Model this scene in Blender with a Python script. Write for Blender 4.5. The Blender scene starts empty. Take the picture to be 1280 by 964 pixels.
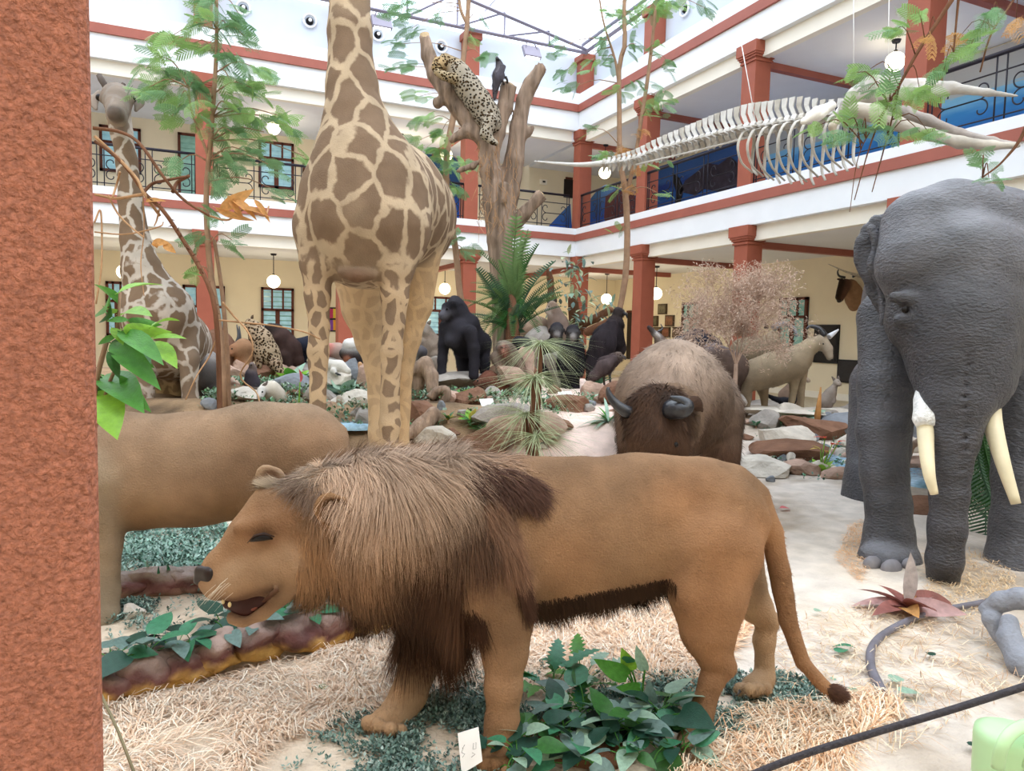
import bpy, math, random
import numpy as np
from mathutils import Matrix, Vector
rng = np.random.default_rng(7); random.seed(7)
SC = bpy.context.scene; COLL = SC.collection
def A(*v): return np.array(v, float)

# ------------------------------------------------------------------ camera
S = 1.07; EYE = 1.45; FPX = 897.73
_y, _p, _r = math.radians(23.905), math.radians(-4.104), math.radians(-1.285)
FW = A(math.sin(_y)*math.cos(_p), math.cos(_y)*math.cos(_p), math.sin(_p))
_rt = A(math.cos(_y), -math.sin(_y), 0); _up = np.cross(_rt, FW)
RT = math.cos(_r)*_rt - math.sin(_r)*_up; UP = math.sin(_r)*_rt + math.cos(_r)*_up
CAM = A(0, 0, EYE)
cd = bpy.data.cameras.new('camera'); cam = bpy.data.objects.new('camera', cd); COLL.objects.link(cam)
cd.sensor_fit = 'HORIZONTAL'; cd.sensor_width = 36; cd.lens = FPX/1280*36; cd.clip_start = .05
cam.matrix_world = Matrix([[RT[i], UP[i], -FW[i], CAM[i]] for i in range(3)] + [[0, 0, 0, 1]])
SC.camera = cam
def ray(px, py): return FW + RT*(px-640)/FPX - UP*(py-482)/FPX
def P(px, py, d): return CAM + ray(px, py)*d                     # real point seen at a pixel, d metres away
def camc(p):
    q = np.asarray(p) - CAM
    return q@RT, q@UP, q@FW

# ------------------------------------------------------------------ sky and exposure
w = bpy.data.worlds.new('overcast_sky'); SC.world = w; w.use_nodes = True
nt = w.node_tree; bg = nt.nodes['Background']
tc = nt.nodes.new('ShaderNodeTexCoord'); sx = nt.nodes.new('ShaderNodeSeparateXYZ'); rp = nt.nodes.new('ShaderNodeValToRGB')
nt.links.new(tc.outputs['Generated'], sx.inputs[0]); nt.links.new(sx.outputs[2], rp.inputs[0])
rp.color_ramp.elements[0].color = (.74, .84, 1.0, 1); rp.color_ramp.elements[1].color = (.84, .92, 1.0, 1)
nt.links.new(rp.outputs[0], bg.inputs[0]); bg.inputs[1].default_value = 3.0
sun = bpy.data.lights.new('sun', 'SUN'); sun.energy = 2.3; sun.angle = math.radians(40); sun.color = (1, .97, .95)
so = bpy.data.objects.new('sun', sun); COLL.objects.link(so)
so.rotation_euler = (math.radians(32), 0, math.radians(20))
SC.view_settings.view_transform = 'Standard'; SC.view_settings.look = 'None'
SC.view_settings.exposure = 0.0; SC.view_settings.gamma = 1; SC.view_settings.use_curve_mapping = False

# ------------------------------------------------------------------ colour and materials
def lin(c):
    if isinstance(c, str):
        c = [int(c[i:i+2], 16)/255 for i in (0, 2, 4)]
    return A(*[x/12.92 if x <= .04045 else ((x+.055)/1.055)**2.4 for x in c])
def nd(nt, t, **kw):
    n = nt.nodes.new('ShaderNode'+t)
    for k, v in kw.items(): setattr(n, k, v)
    return n
def mat(name, color, rough=.7, var=.15, nscale=8, bump=.0, bscale=60, spec=.3, vcol=False, metal=0, stretch=None, emit=None, detail=4, trans=0):
    m = bpy.data.materials.new(name); m.use_nodes = True; nt = m.node_tree
    b = nt.nodes['Principled BSDF']; b.inputs['Roughness'].default_value = rough
    b.inputs['Specular IOR Level'].default_value = spec; b.inputs['Metallic'].default_value = metal
    L = nt.links.new
    tc = nd(nt, 'TexCoord'); mp = nd(nt, 'Mapping'); L(tc.outputs['Object'], mp.inputs[0])
    if stretch: mp.inputs['Scale'].default_value = stretch
    no = nd(nt, 'TexNoise'); L(mp.outputs[0], no.inputs['Vector']); no.inputs['Scale'].default_value = nscale; no.inputs['Detail'].default_value = detail
    rg = nd(nt, 'MapRange'); L(no.outputs[0], rg.inputs[0]); rg.inputs[1].default_value = .25; rg.inputs[2].default_value = .75
    rg.inputs[3].default_value = 1-var; rg.inputs[4].default_value = 1+var
    mx = nd(nt, 'Mix', data_type='RGBA', blend_type='MULTIPLY'); mx.inputs[0].default_value = 1
    if vcol:
        at = nd(nt, 'Attribute', attribute_name='Col'); L(at.outputs[0], mx.inputs[6])
    else:
        mx.inputs[6].default_value = (*lin(color), 1)
    cb = nd(nt, 'CombineColor'); [L(rg.outputs[0], cb.inputs[i]) for i in range(3)]
    L(cb.outputs[0], mx.inputs[7]); L(mx.outputs[2], b.inputs['Base Color'])
    if bump:
        n2 = nd(nt, 'TexNoise'); L(mp.outputs[0], n2.inputs['Vector']); n2.inputs['Scale'].default_value = bscale; n2.inputs['Detail'].default_value = 5
        bp = nd(nt, 'Bump'); bp.inputs['Strength'].default_value = bump; bp.inputs['Distance'].default_value = .02
        L(n2.outputs[0], bp.inputs['Height']); L(bp.outputs[0], b.inputs['Normal'])
    if emit:
        b.inputs['Emission Color'].default_value = (*lin(emit[0]), 1); b.inputs['Emission Strength'].default_value = emit[1]
    if trans:                                                        # thin leaves: some light comes through
        tl = nd(nt, 'BsdfTranslucent'); L(mx.outputs[2], tl.inputs[0]); ms = nd(nt, 'MixShader'); ms.inputs[0].default_value = trans
        L(b.outputs[0], ms.inputs[1]); L(tl.outputs[0], ms.inputs[2]); L(ms.outputs[0], nt.nodes['Material Output'].inputs[0])
    m['mix'] = mx.name
    return m

# ------------------------------------------------------------------ objects
ORI = {}
def put(o, label=None, cat=None, group=None, kind=None):
    if label: o['label'] = label
    if cat: o['category'] = cat
    if group: o['group'] = group
    if kind: o['kind'] = kind
    return o
def thing(name, loc, label, cat, group=None, kind=None):
    o = bpy.data.objects.new(name, None); o.empty_display_size = .1; COLL.objects.link(o)
    o.location = loc; ORI[o] = np.array(loc, float)
    return put(o, label, cat, group, kind)
def mesh_data(name, V, F, col=None, smooth=True, nrm=None):
    me = bpy.data.meshes.new(name)
    Fs = [x for x in ([F] if isinstance(F, np.ndarray) else F) if x is not None and len(x)]
    li = np.concatenate([x.ravel() for x in Fs]).astype(np.int32)
    tot = np.concatenate([np.full(len(x), x.shape[1]) for x in Fs]); st = np.concatenate([[0], np.cumsum(tot)[:-1]]).astype(np.int32)
    me.vertices.add(len(V)); me.vertices.foreach_set('co', np.ascontiguousarray(V, np.float32).ravel())
    me.loops.add(len(li)); me.loops.foreach_set('vertex_index', li)
    me.polygons.add(len(st)); me.polygons.foreach_set('loop_start', st)
    me.update(calc_edges=True)
    me.polygons.foreach_set('use_smooth', np.full(len(st), bool(smooth)))
    if col is not None:
        a = me.color_attributes.new('Col', 'FLOAT_COLOR', 'POINT')
        c = np.ones((len(V), 4), np.float32); col = np.asarray(col); c[:, :col.shape[-1]] = col
        a.data.foreach_set('color', c.ravel())
    if nrm is not None: me.normals_split_custom_set_from_vertices(nrm.tolist())
    return me
def mk(name, V, F, m, parent=None, col=None, smooth=True, nrm=None, kind=None):
    V = np.asarray(V, float).reshape(-1, 3)
    if parent is not None: org = ORI[parent]
    else: org = A((V[:, 0].min()+V[:, 0].max())/2, (V[:, 1].min()+V[:, 1].max())/2, V[:, 2].min())
    me = mesh_data(name, V-org, F, col, smooth, nrm)
    if m: me.materials.append(m)
    o = bpy.data.objects.new(name, me); COLL.objects.link(o); ORI[o] = org
    if parent is not None: o.parent = parent
    else: o.location = org
    if kind: o['kind'] = kind
    return o
def inst(name, me, parent, loc, rot=None, scale=1.0):
    """a piece that shares its mesh with its like; loc in world"""
    o = bpy.data.objects.new(name, me); COLL.objects.link(o); o.parent = parent
    M = Matrix.Translation(Vector(np.asarray(loc)-(ORI[parent] if parent is not None else 0)))
    if rot is not None: M = M @ rot.to_4x4()
    s = (scale,)*3 if np.isscalar(scale) else scale
    o.matrix_local = M @ Matrix.Diagonal((*s, 1)); ORI[o] = np.array(loc, float)
    return o
def copy_tree(o, off, label=None, par=None):
    c = o.copy(); COLL.objects.link(c)
    if par is None:
        c.location = Vector(o.location)+Vector(off); ORI[c] = ORI[o]+np.asarray(off)
    else: c.parent = par; ORI[c] = ORI[par]
    if label: c['label'] = label
    for ch in list(o.children): copy_tree(ch, off, None, c)
    return c
def frame(d, roll=0, up=(0, 0, 1)):
    """rotation whose X axis runs along d"""
    x = Vector(d).normalized(); u = Vector(up)
    if abs(x.dot(u)) > .98: u = Vector((0, 1, 0))
    y = u.cross(x).normalized(); z = x.cross(y)
    return Matrix([[x[i], y[i], z[i]] for i in range(3)]) @ Matrix.Rotation(roll, 3, 'X')
def nrmz(v): v = np.asarray(v, float); return v/(np.linalg.norm(v)+1e-12)

class MB:
    def __init__(s): s.v = []; s.q = []; s.t = []; s.c = []; s.n = 0
    def add(s, V, q=None, t=None, col=None):
        V = np.asarray(V, float)
        if q is not None and len(q): s.q.append(np.asarray(q)+s.n)
        if t is not None and len(t): s.t.append(np.asarray(t)+s.n)
        s.c.append(np.tile(np.ones(3) if col is None else col, (len(V), 1)) if col is None or np.ndim(col) == 1 else col)
        s.v.append(V); s.n += len(V); return s
    BQ = [[0, 1, 3, 2], [4, 6, 7, 5], [0, 4, 5, 1], [2, 3, 7, 6], [0, 2, 6, 4], [1, 5, 7, 3]]
    def box(s, lo, hi, col=None):
        lo, hi = np.minimum(lo, hi), np.maximum(lo, hi)
        V = [[(lo, hi)[i][0], (lo, hi)[j][1], (lo, hi)[k][2]] for i in (0, 1) for j in (0, 1) for k in (0, 1)]
        return s.add(V, MB.BQ, col=col)
    def obox(s, c, ax, h, col=None):
        """oriented box: centre, 3 axes, half sizes"""
        ax = np.asarray(ax); V = [c+ax[0]*h[0]*i+ax[1]*h[1]*j+ax[2]*h[2]*k for i in (-1, 1) for j in (-1, 1) for k in (-1, 1)]
        return s.add(V, MB.BQ, col=col)
    def tube(s, pts, rad, n=8, col=None, cap=True, flat=None):
        pts = np.asarray(pts, float); m = len(pts); rad = np.broadcast_to(np.asarray(rad, float), (m,))
        T = np.gradient(pts, axis=0); T /= np.linalg.norm(T, axis=1)[:, None]+1e-12
        u = np.cross(T[0], (0, 0, 1)); u = u if np.linalg.norm(u) > .1 else np.cross(T[0], (0, 1, 0)); u = nrmz(u)
        a = np.arange(n)*2*math.pi/n; R = []
        for i in range(m):
            u = nrmz(u-T[i]*(u@T[i])); v = np.cross(T[i], u)*(flat or 1)
            R.append(pts[i]+rad[i]*(np.cos(a)[:, None]*u+np.sin(a)[:, None]*v))
        V = np.concatenate(R); i = np.arange(n); j = (i+1) % n
        Q = np.concatenate([np.stack([k*n+i, k*n+j, (k+1)*n+j, (k+1)*n+i], 1) for k in range(m-1)])
        t = None
        if cap:
            V = np.vstack([V, pts[0], pts[-1]]); e = (m-1)*n
            t = np.concatenate([np.stack([j, i, np.full(n, m*n)], 1), np.stack([e+i, e+j, np.full(n, m*n+1)], 1)])
        return s.add(V, Q, t, col)
    def ball(s, c, r, n=12, col=None):
        r = np.broadcast_to(np.asarray(r, float), (3,)); th = np.linspace(0, math.pi, n//2+1); ph = np.arange(n)*2*math.pi/n
        V = np.array([[math.sin(t)*math.cos(p), math.sin(t)*math.sin(p), math.cos(t)] for t in th for p in ph])*r+c
        i = np.arange(n); j = (i+1) % n
        Q = np.concatenate([np.stack([k*n+i, (k+1)*n+i, (k+1)*n+j, k*n+j], 1) for k in range(n//2)])
        return s.add(V, Q, None, col)
    def build(s, name, m, parent=None, vc=False, smooth=False, kind=None):
        F = ([np.concatenate(s.q)] if s.q else [])+([np.concatenate(s.t)] if s.t else [])
        return mk(name, np.concatenate(s.v), F, m, parent, np.concatenate(s.c) if vc else None, smooth, None, kind)
    def data(s, name, m, vc=False, smooth=False):
        F = ([np.concatenate(s.q)] if s.q else [])+([np.concatenate(s.t)] if s.t else [])
        me = mesh_data(name, np.concatenate(s.v), F, np.concatenate(s.c) if vc else None, smooth); me.materials.append(m); return me
def box(name, lo, hi, m, parent=None, kind=None): return MB().box(lo, hi).build(name, m, parent, kind=kind)
def tube(name, pts, rad, m, parent=None, n=8, smooth=True, kind=None, flat=None): return MB().tube(pts, rad, n, flat=flat).build(name, m, parent, smooth=smooth, kind=kind)
def ball(name, c, r, m, parent=None, n=12): return MB().ball(c, r, n).build(name, m, parent, smooth=True)
def spline(pts, n=24):
    """Catmull-Rom through points (any width)"""
    p = np.asarray(pts, float); p = np.vstack([2*p[0]-p[1], p, 2*p[-1]-p[-2]]); m = len(p)-3
    out = []
    for t in np.linspace(0, m-1e-6, n):
        i = int(t); u = t-i; a, b, c, d = p[i:i+4]
        out.append(.5*(2*b+(c-a)*u+(2*a-5*b+4*c-d)*u*u+(3*b-a-3*c+d)*u**3))
    return np.array(out)

# ------------------------------------------------------------------ value noise
_T = rng.random((32, 32, 32))
def vnoise(p, sc):
    q = np.asarray(p)*sc; i = np.floor(q).astype(int); f = q-i; f = f*f*(3-2*f); r = 0
    for a in (0, 1):
        for b in (0, 1):
            for c in (0, 1):
                wt = (f[..., 0] if a else 1-f[..., 0])*(f[..., 1] if b else 1-f[..., 1])*(f[..., 2] if c else 1-f[..., 2])
                r = r+wt*_T[(i[..., 0]+a) % 32, (i[..., 1]+b) % 32, (i[..., 2]+c) % 32]
    return r-.5
def fbm(p, sc, o=3): return sum(vnoise(p, sc*2**k)/2**k for k in range(o))
def sstep(x, a, b): t = np.clip((x-a)/(b-a), 0, 1); return t*t*(3-2*t)

# ------------------------------------------------------------------ blended-volume modelling (one continuous skin)
class Pr:
    """tapered limb p0-p1 of radii r0,r1; sq squashes it along axis n"""
    def __init__(s, p0, p1, r0, r1, col, sq=1, n=None, k=None, sub=False, pat=0):
        s.p0 = np.asarray(p0, float); s.p1 = np.asarray(p1, float); s.r0 = r0; s.r1 = r1; s.col = np.append(lin(col), pat)
        s.sq = sq; s.n = None if n is None else nrmz(n); s.k = k; s.sub = sub
    def d(s, p):
        p0, p1 = s.p0, s.p1
        if s.n is not None and s.sq != 1:
            w = 1/s.sq-1; p = p+((p-p0)@s.n)[..., None]*s.n*w; p1 = p1+((p1-p0)@s.n)*s.n*w
        ba = p1-p0; bb = ba@ba; pa = p-p0
        h = np.clip((pa@ba)/bb, 0, 1) if bb > 1e-12 else np.zeros(p.shape[:-1])
        dd = np.linalg.norm(pa-h[..., None]*ba, axis=-1)-(s.r0+(s.r1-s.r0)*h)
        return dd*min(1, s.sq) if s.sq != 1 else dd
def sdf(prims, vox, k=.03, noise=None):
    lo = np.min([np.minimum(q.p0-max(q.r0, q.r1)*max(1, q.sq), q.p1-max(q.r0, q.r1)*max(1, q.sq)) for q in prims if not q.sub], 0)-3*vox
    hi = np.max([np.maximum(q.p0+max(q.r0, q.r1)*max(1, q.sq), q.p1+max(q.r0, q.r1)*max(1, q.sq)) for q in prims if not q.sub], 0)+3*vox
    n = np.ceil((hi-lo)/vox).astype(int)+1
    D = np.full(n, 1.0, np.float32); ax = [lo[i]+np.arange(n[i])*vox for i in range(3)]
    for q in prims:
        kk = k if q.k is None else q.k; R = max(q.r0, q.r1)*max(1, q.sq)+kk*1.2+3*vox
        a = np.clip(np.floor((np.minimum(q.p0, q.p1)-R-lo)/vox).astype(int), 0, n); b = np.clip(np.ceil((np.maximum(q.p0, q.p1)+R-lo)/vox).astype(int)+1, 0, n)
        if np.any(b <= a): continue
        sl = tuple(slice(a[i], b[i]) for i in range(3))
        G = np.stack(np.meshgrid(*[ax[i][sl[i]] for i in range(3)], indexing='ij'), -1)
        e = q.d(G); o = D[sl]
        if q.sub:
            e = -e; h = np.maximum(kk-np.abs(o-e), 0)/kk; D[sl] = np.maximum(o, e)+h*h*kk*.25
        else:
            h = np.maximum(kk-np.abs(o-e), 0)/kk; D[sl] = np.minimum(o, e)-h*h*kk*.25
    if noise is not None:
        m = np.abs(D) < 4*vox; idx = np.argwhere(m); D[m] += noise(lo+idx*vox)
    # surface nets
    s = D < 0; c = [slice(None, -1), slice(1, None)]
    cnt = np.zeros(n-1, np.float32); pos = np.zeros((*(n-1), 3), np.float32)
    for axis in range(3):
        o1, o2 = [i for i in range(3) if i != axis]
        for u in (0, 1):
            for v in (0, 1):
                s0 = [None]*3; s1 = [None]*3; s0[axis] = c[0]; s1[axis] = c[1]; s0[o1] = s1[o1] = c[u]; s0[o2] = s1[o2] = c[v]
                a = D[tuple(s0)]; b = D[tuple(s1)]; x = (a < 0) != (b < 0)
                t = np.where(x, a/np.where(x, a-b, 1), 0); cnt += x
                pos[..., axis] += t; pos[..., o1] += x*u; pos[..., o2] += x*v
    cell = cnt > 0; ids = np.full(n-1, -1, np.int64); ids[cell] = np.arange(cell.sum())
    V = lo+(np.argwhere(cell)+pos[cell]/cnt[cell][:, None])*vox
    Q = []
    for axis in range(3):
        o1, o2 = (axis+1) % 3, (axis+2) % 3
        sa = [slice(1, -1)]*3; sb = [slice(1, -1)]*3; sa[axis] = slice(0, -1); sb[axis] = slice(1, None)
        a = s[tuple(sa)]; b = s[tuple(sb)]
        for flip in (0, 1):
            e = np.argwhere(a & ~b if not flip else ~a & b)
            if not len(e): continue
            e[:, o1] += 1; e[:, o2] += 1
            q = []
            for d1, d2 in ((-1, -1), (0, -1), (0, 0), (-1, 0)):
                g = e.copy(); g[:, o1] += d1; g[:, o2] += d2; q.append(ids[g[:, 0], g[:, 1], g[:, 2]])
            q = np.stack(q, 1); Q.append(q[:, ::-1] if flip else q)
    Q = np.concatenate(Q); Q = Q[(Q >= 0).all(1)]
    # relax once
    for _ in range(2):
        acc = np.zeros_like(V); ct = np.zeros(len(V))
        for i in range(4):
            np.add.at(acc, Q[:, i], V[Q[:, (i+1) % 4]]+V[Q[:, (i+3) % 4]]); np.add.at(ct, Q[:, i], 2)
        V = V*.5+acc/np.maximum(ct, 1)[:, None]*.5
    return V, Q
def paint(prims, V, sig=.02):
    Wt = np.zeros(len(V)); C = np.zeros((len(V), 4))
    for q in prims:
        d = np.abs(q.d(V)) if q.sub else np.maximum(q.d(V), -.02*0); wt = np.exp(-np.clip(d, -1, 1)/sig)*(3 if q.sub else 1)
        Wt += wt; C += wt[:, None]*q.col
    return C/Wt[:, None]
def normals(V, Q):
    n = np.cross(V[Q[:, 2]]-V[Q[:, 0]], V[Q[:, 3]]-V[Q[:, 1]]) if Q.shape[1] == 4 else np.cross(V[Q[:, 1]]-V[Q[:, 0]], V[Q[:, 2]]-V[Q[:, 0]])
    N = np.zeros_like(V)
    for i in range(Q.shape[1]): np.add.at(N, Q[:, i], n)
    return N/(np.linalg.norm(N, axis=1)[:, None]+1e-12)
class Skin:
    def __init__(s, name, prims, vox, m, parent, k=.03, noise=None, sig=.02, colfn=None, kind=None):
        s.V, s.Q = sdf(prims, vox, k, noise); s.C = paint(prims, s.V, sig); s.N = normals(s.V, s.Q)
        if colfn: s.C = colfn(s.V, s.N, s.C)
        s.o = mk(name, s.V, s.Q, m, parent, s.C, True, None, kind)
def fur(name, sk, n, length, flow, m, parent, width=.002, seg=2, lift=.35, mask=None, dark=.25, droop=0., curl=.15, shade=None, tipcol=None):
    """short ribbons rooted on a skin; flow(V,N)->direction along the coat"""
    V, Q, N, C = sk.V, sk.Q, sk.N, sk.C
    ar = np.linalg.norm(np.cross(V[Q[:, 2]]-V[Q[:, 0]], V[Q[:, 3]]-V[Q[:, 1]]), axis=1)
    cen = V[Q].mean(1)
    if mask is not None: ar = ar*mask(cen)
    if ar.sum() <= 0: return
    f = rng.choice(len(Q), n, p=ar/ar.sum()); u, v = rng.random(n)[:, None], rng.random(n)[:, None]
    bl = lambda X: (X[Q[f, 0]]*(1-u)+X[Q[f, 1]]*u)*(1-v)+(X[Q[f, 3]]*(1-u)+X[Q[f, 2]]*u)*v
    p = bl(V); nn = bl(N); cc = bl(C)[:, :3]
    d = flow(p, nn); d = d-nn*(d*nn).sum(1)[:, None]; d /= np.linalg.norm(d, axis=1)[:, None]+1e-9
    d = d+nn*lift+rng.normal(0, curl, (n, 3)); d /= np.linalg.norm(d, axis=1)[:, None]
    Ln = (length(p) if callable(length) else length)*rng.uniform(.6, 1.15, n)
    side = np.cross(d, nn)+rng.normal(0, .25, (n, 3)); side /= np.linalg.norm(side, axis=1)[:, None]+1e-9
    wd = width*rng.uniform(.6, 1.3, n)
    clump = (vnoise(p, 18)[:, None]*1.2+rng.normal(0, .35, (n, 1)))*dark
    cc = np.clip(cc*(1+clump), 0.003, 1)
    pts = []; cols = []; q = p-nn*.004; dirn = d.copy()
    for i in range(seg+1):
        t = i/seg; ww = wd*(1-t*.85)
        pts += [q-side*ww[:, None]*.5, q+side*ww[:, None]*.5]
        k = cc*(.8+.3*t) if tipcol is None else cc*(1-t)+tipcol*t
        cols += [k, k]
        dirn = dirn+A(0, 0, -1)*droop/seg; dirn /= np.linalg.norm(dirn, axis=1)[:, None]
        q = q+dirn*(Ln/seg)[:, None]
    W = np.stack(pts, 1).reshape(-1, 3); CC = np.stack(cols, 1).reshape(-1, 3); M = 2*(seg+1)
    b = (np.arange(n)*M)[:, None]; QQ = np.concatenate([b+np.array([2*i, 2*i+1, 2*i+3, 2*i+2]) for i in range(seg)])
    NN = np.repeat(nn, M, 0)
    mk(name, W, QQ, m, parent, CC, True, NN, 'stuff')
# ================================================================== building (measured in storeys; far wing faces -Y, right wing faces -X)
XC, YC = 10.0015*S, 18.3045*S
def Z(z): return z*S+EYE
M_white = mat('white_plaster', 'E6E9EC', .8, .03, 2)
M_cream = mat('cream_wall', 'E8DCC0', .85, .04, 1.5)
M_soffit = mat('soffit_paint', 'ECE6D8', .85, .04, 1.5)
M_ceil = mat('ceiling_paint', 'E2E2E4', .85, .03, 1.5)
M_brown = mat('red_brown_paint', '9C5A4C', .55, .08, 3, .1, 80)
M_column = mat('terracotta_column', '995440', .6, .08, 4, .15, 120)
M_rough = mat('roughcast_terracotta', 'B4735A', .9, .38, 120, 1.0, 110, detail=6)
M_steel = mat('grey_steel', '8C8794', .5, .05, 5, metal=.3)
M_iron = mat('dark_iron', '2C2A33', .5, .1, 5, metal=.4)
M_frame = mat('brown_window_frame', '5A2C1C', .5, .15, 8)
M_glass = mat('louvre_glass', '9FC6CF', .12, .25, 6, spec=.7, emit=('8FC4D6', .25))  # emission stands in for daylight coming through the louvres
M_glassg = mat('green_louvre_glass', '86B0A4', .15, .25, 6, spec=.7, emit=('86B8AC', .12))  # weaker glow, also in place of daylight from outside
M_lamp = mat('lamp_globe', 'FFFFFF', .4, 0, emit=('FFF0C8', 6))
M_dark = mat('dark_paint', '17171A', .5, .1)
M_clere = mat('clerestory_paint', 'CDD4DE', .8, .03, 2)
M_white2 = mat('white_enamel', 'F2F2F2', .4, .02)
class Wing:
    def __init__(s, o, u, n): s.o, s.u, s.n = A(*o), A(*u), A(*n)
    def pt(s, u, n, z): return s.o+s.u*u*S+s.n*n*S+A(0, 0, Z(z))
    def bx(s, mb, u0, u1, n0, n1, z0, z1): return mb.box(s.pt(u0, n0, z0), s.pt(u1, n1, z1))
    def hit(s, px, py, off):
        d = ray(px, py); t = ((s.o+s.n*off*S-CAM)@s.n)/(d@s.n); p = CAM+d*t-s.o
        return (p@s.u)/S, (p[2]-EYE)/S
WR = Wing((XC, YC, 0), (0, -1, 0), (1, 0, 0)); WF = Wing((XC, YC, 0), (-1, 0, 0), (0, 1, 0))
LX, LY = 18.6, 19.6            # wing lengths
OFF = 3.6
def strip(name, w, u0, u1, n0, n1, z0, z1, m): return put(w.bx(MB(), u0, u1, n0, n1, z0, z1).build(name, m), kind='structure')
tn = 0
GZ = -EYE/S
for w, L, nm, e in ((WR, LY, 'right', .0), (WF, LX, 'far', .0)):
    a0 = 0
    strip('floor_gallery_%s' % nm, w, -OFF if w is WR else 0, L, .15, OFF, 1.97, 2.86, M_ceil)
    strip('ceiling_%s' % nm, w, -OFF if w is WR else 0, L, .15, OFF+.2, 5.5, 6.3, M_ceil)
    strip('wall_%s' % nm, w, -OFF, L, OFF, OFF+.25, GZ-.3, 6.3, M_cream)
    for (n0, n1, z0, z1, m) in ((0, .15, 2.24, 2.68, M_white), (-.05, .15, 2.68, 2.86, M_brown), (0, .15, 2.86, 3.04, M_white),
                                (.14, .3, 1.95, 2.26, M_soffit), (0, .15, 5.77, 6.28, M_white), (-.06, .15, 6.28, 6.48, M_brown),
                                (0, .15, 6.48, 6.8, M_white), (.14, .3, 5.48, 5.78, M_soffit)):
        tn += 1
        strip('trim_%d' % tn, w, (n0 if n0 < 0 else (0 if w is WR else -n0)) if w is WR else n0, L, n0, n1, z0, z1, m)
    strip('wall_clerestory_%s' % nm, w, -.6, L, .45, .6, 6.3, 8.0, M_clere)
    strip('trim_gutter_%s' % nm, w, -.5, L, .15, .46, 6.5, 6.62, M_white)
    strip('baseboard_%s' % nm, w, -OFF, L, OFF-.04, OFF, GZ, GZ+.15, M_soffit)
# walls that close the courtyard beside and behind the camera
put(box('wall_left', (-9.4, -4.5, -.3), (-9.1, YC+4, Z(8.0)), M_cream), kind='structure')
put(box('wall_near', (-9.4, -4.8, -.3), (XC+4, -4.5, Z(8.0)), M_cream), kind='structure')
put(box('floor_gallery_left', (-9.1, -4.5, Z(1.97)), (-7.9, YC, Z(2.86)), M_ceil), kind='structure')

# columns: shaft, stepped capital
def column(w, u, n, z0, z1, label, hw=.19):
    p = w.pt(u, n, z0); t = thing('column', p, label, 'column', 'square terracotta columns of the galleries')
    c = lambda h, a, b: MB().box(p+A(-h*S, -h*S, (a-z0)*S), p+A(h*S, h*S, (b-z0)*S))
    c(hw, z0, z1-.3).build('shaft', M_column, t)
    mb = MB()
    for h, a, b in ((hw+.03, .36, .32), (hw+.02, .31, .29), (hw+.045, .29, .25), (hw+.07, .25, .21), (hw+.09, .21, 0)): mb.box(p+A(-h*S, -h*S, (z1-a-z0)*S), p+A(h*S, h*S, (z1-b-z0)*S))
    mb.build('capital', M_column, t); return t
nth = ['corner', 'second', 'third', 'fourth', 'fifth']
for i, u in enumerate((-.08, 3.2, 6.85, 10.5, 14.1)):
    column(WR, u, .2, GZ, 2.24, 'ground floor column of the right gallery, %s from the inner corner' % nth[i] if i else 'ground floor column at the inner corner of the two galleries')
    column(WR, u, .2, 3.04 if i else 3.04, 5.77, 'upper floor column of the right gallery, %s from the inner corner' % nth[i] if i else 'upper floor column at the inner corner of the two galleries')
    WRt = thing('tie_beam', WR.pt(u, .3, 1.86), 'red brown ceiling beam behind the %s ground floor column, right gallery' % nth[i], 'beam')
    WR.bx(MB(), u-.07, u+.07, .3, OFF-.25, 1.84, 1.98).build('beam', M_brown, WRt)
    WRt = thing('tie_beam', WR.pt(u, .3, 5.4), 'red brown ceiling beam behind the %s upper column, right gallery' % nth[i], 'beam')
    WR.bx(MB(), u-.07, u+.07, .3, OFF-.25, 5.37, 5.52).build('beam', M_brown, WRt)
for i, u in enumerate((3.2, 6.5, 9.75, 13.0)):
    column(WF, u, .2, GZ, 2.24, 'ground floor column of the far gallery, %s from the inner corner' % nth[i+1])
    column(WF, u, .2, 3.04, 5.77, 'upper floor column of the far gallery, %s from the inner corner' % nth[i+1])
    for zz, fl in ((1.84, 'ground floor'), (5.37, 'upper')):
        t = thing('tie_beam', WF.pt(u, .3, zz), 'red brown ceiling beam behind the %s %s column, far gallery' % (nth[i+1], fl), 'beam')
        WF.bx(MB(), u-.07, u+.07, .3, OFF-.25, zz, zz+.14).build('beam', M_brown, t)
t = thing('tie_beam', WF.pt(0, .3, 1.84), 'red brown ceiling beam running back from the inner corner column over the far gallery', 'beam')
WF.bx(MB(), -.07, .07, .3, OFF-.25, 1.84, 1.98).build('beam', M_brown, t)
# clerestory piers
def pier(w, u, label, hw=.2):
    p = w.pt(u, .3, 6.62); t = thing('pier', p, label, 'pier', 'red brown piers of the clerestory')
    w.bx(MB(), u-hw, u+hw, .1, .44, 6.63, 7.75).build('shaft', M_column, t); w.bx(MB(), u-hw-.05, u+hw+.05, .04, .445, 7.75, 7.92).build('capital', M_column, t)
pier(WR, -.2, 'red brown clerestory pier at the inner corner under the roof truss')
for i, u in enumerate((3.2, 6.85)): pier(WR, u, 'red brown clerestory pier above the %s right gallery column' % nth[i+1])
for i, u in enumerate((3.2, 6.5, 9.75)): pier(WF, u, 'red brown clerestory pier above the %s far gallery column' % nth[i+1])
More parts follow.
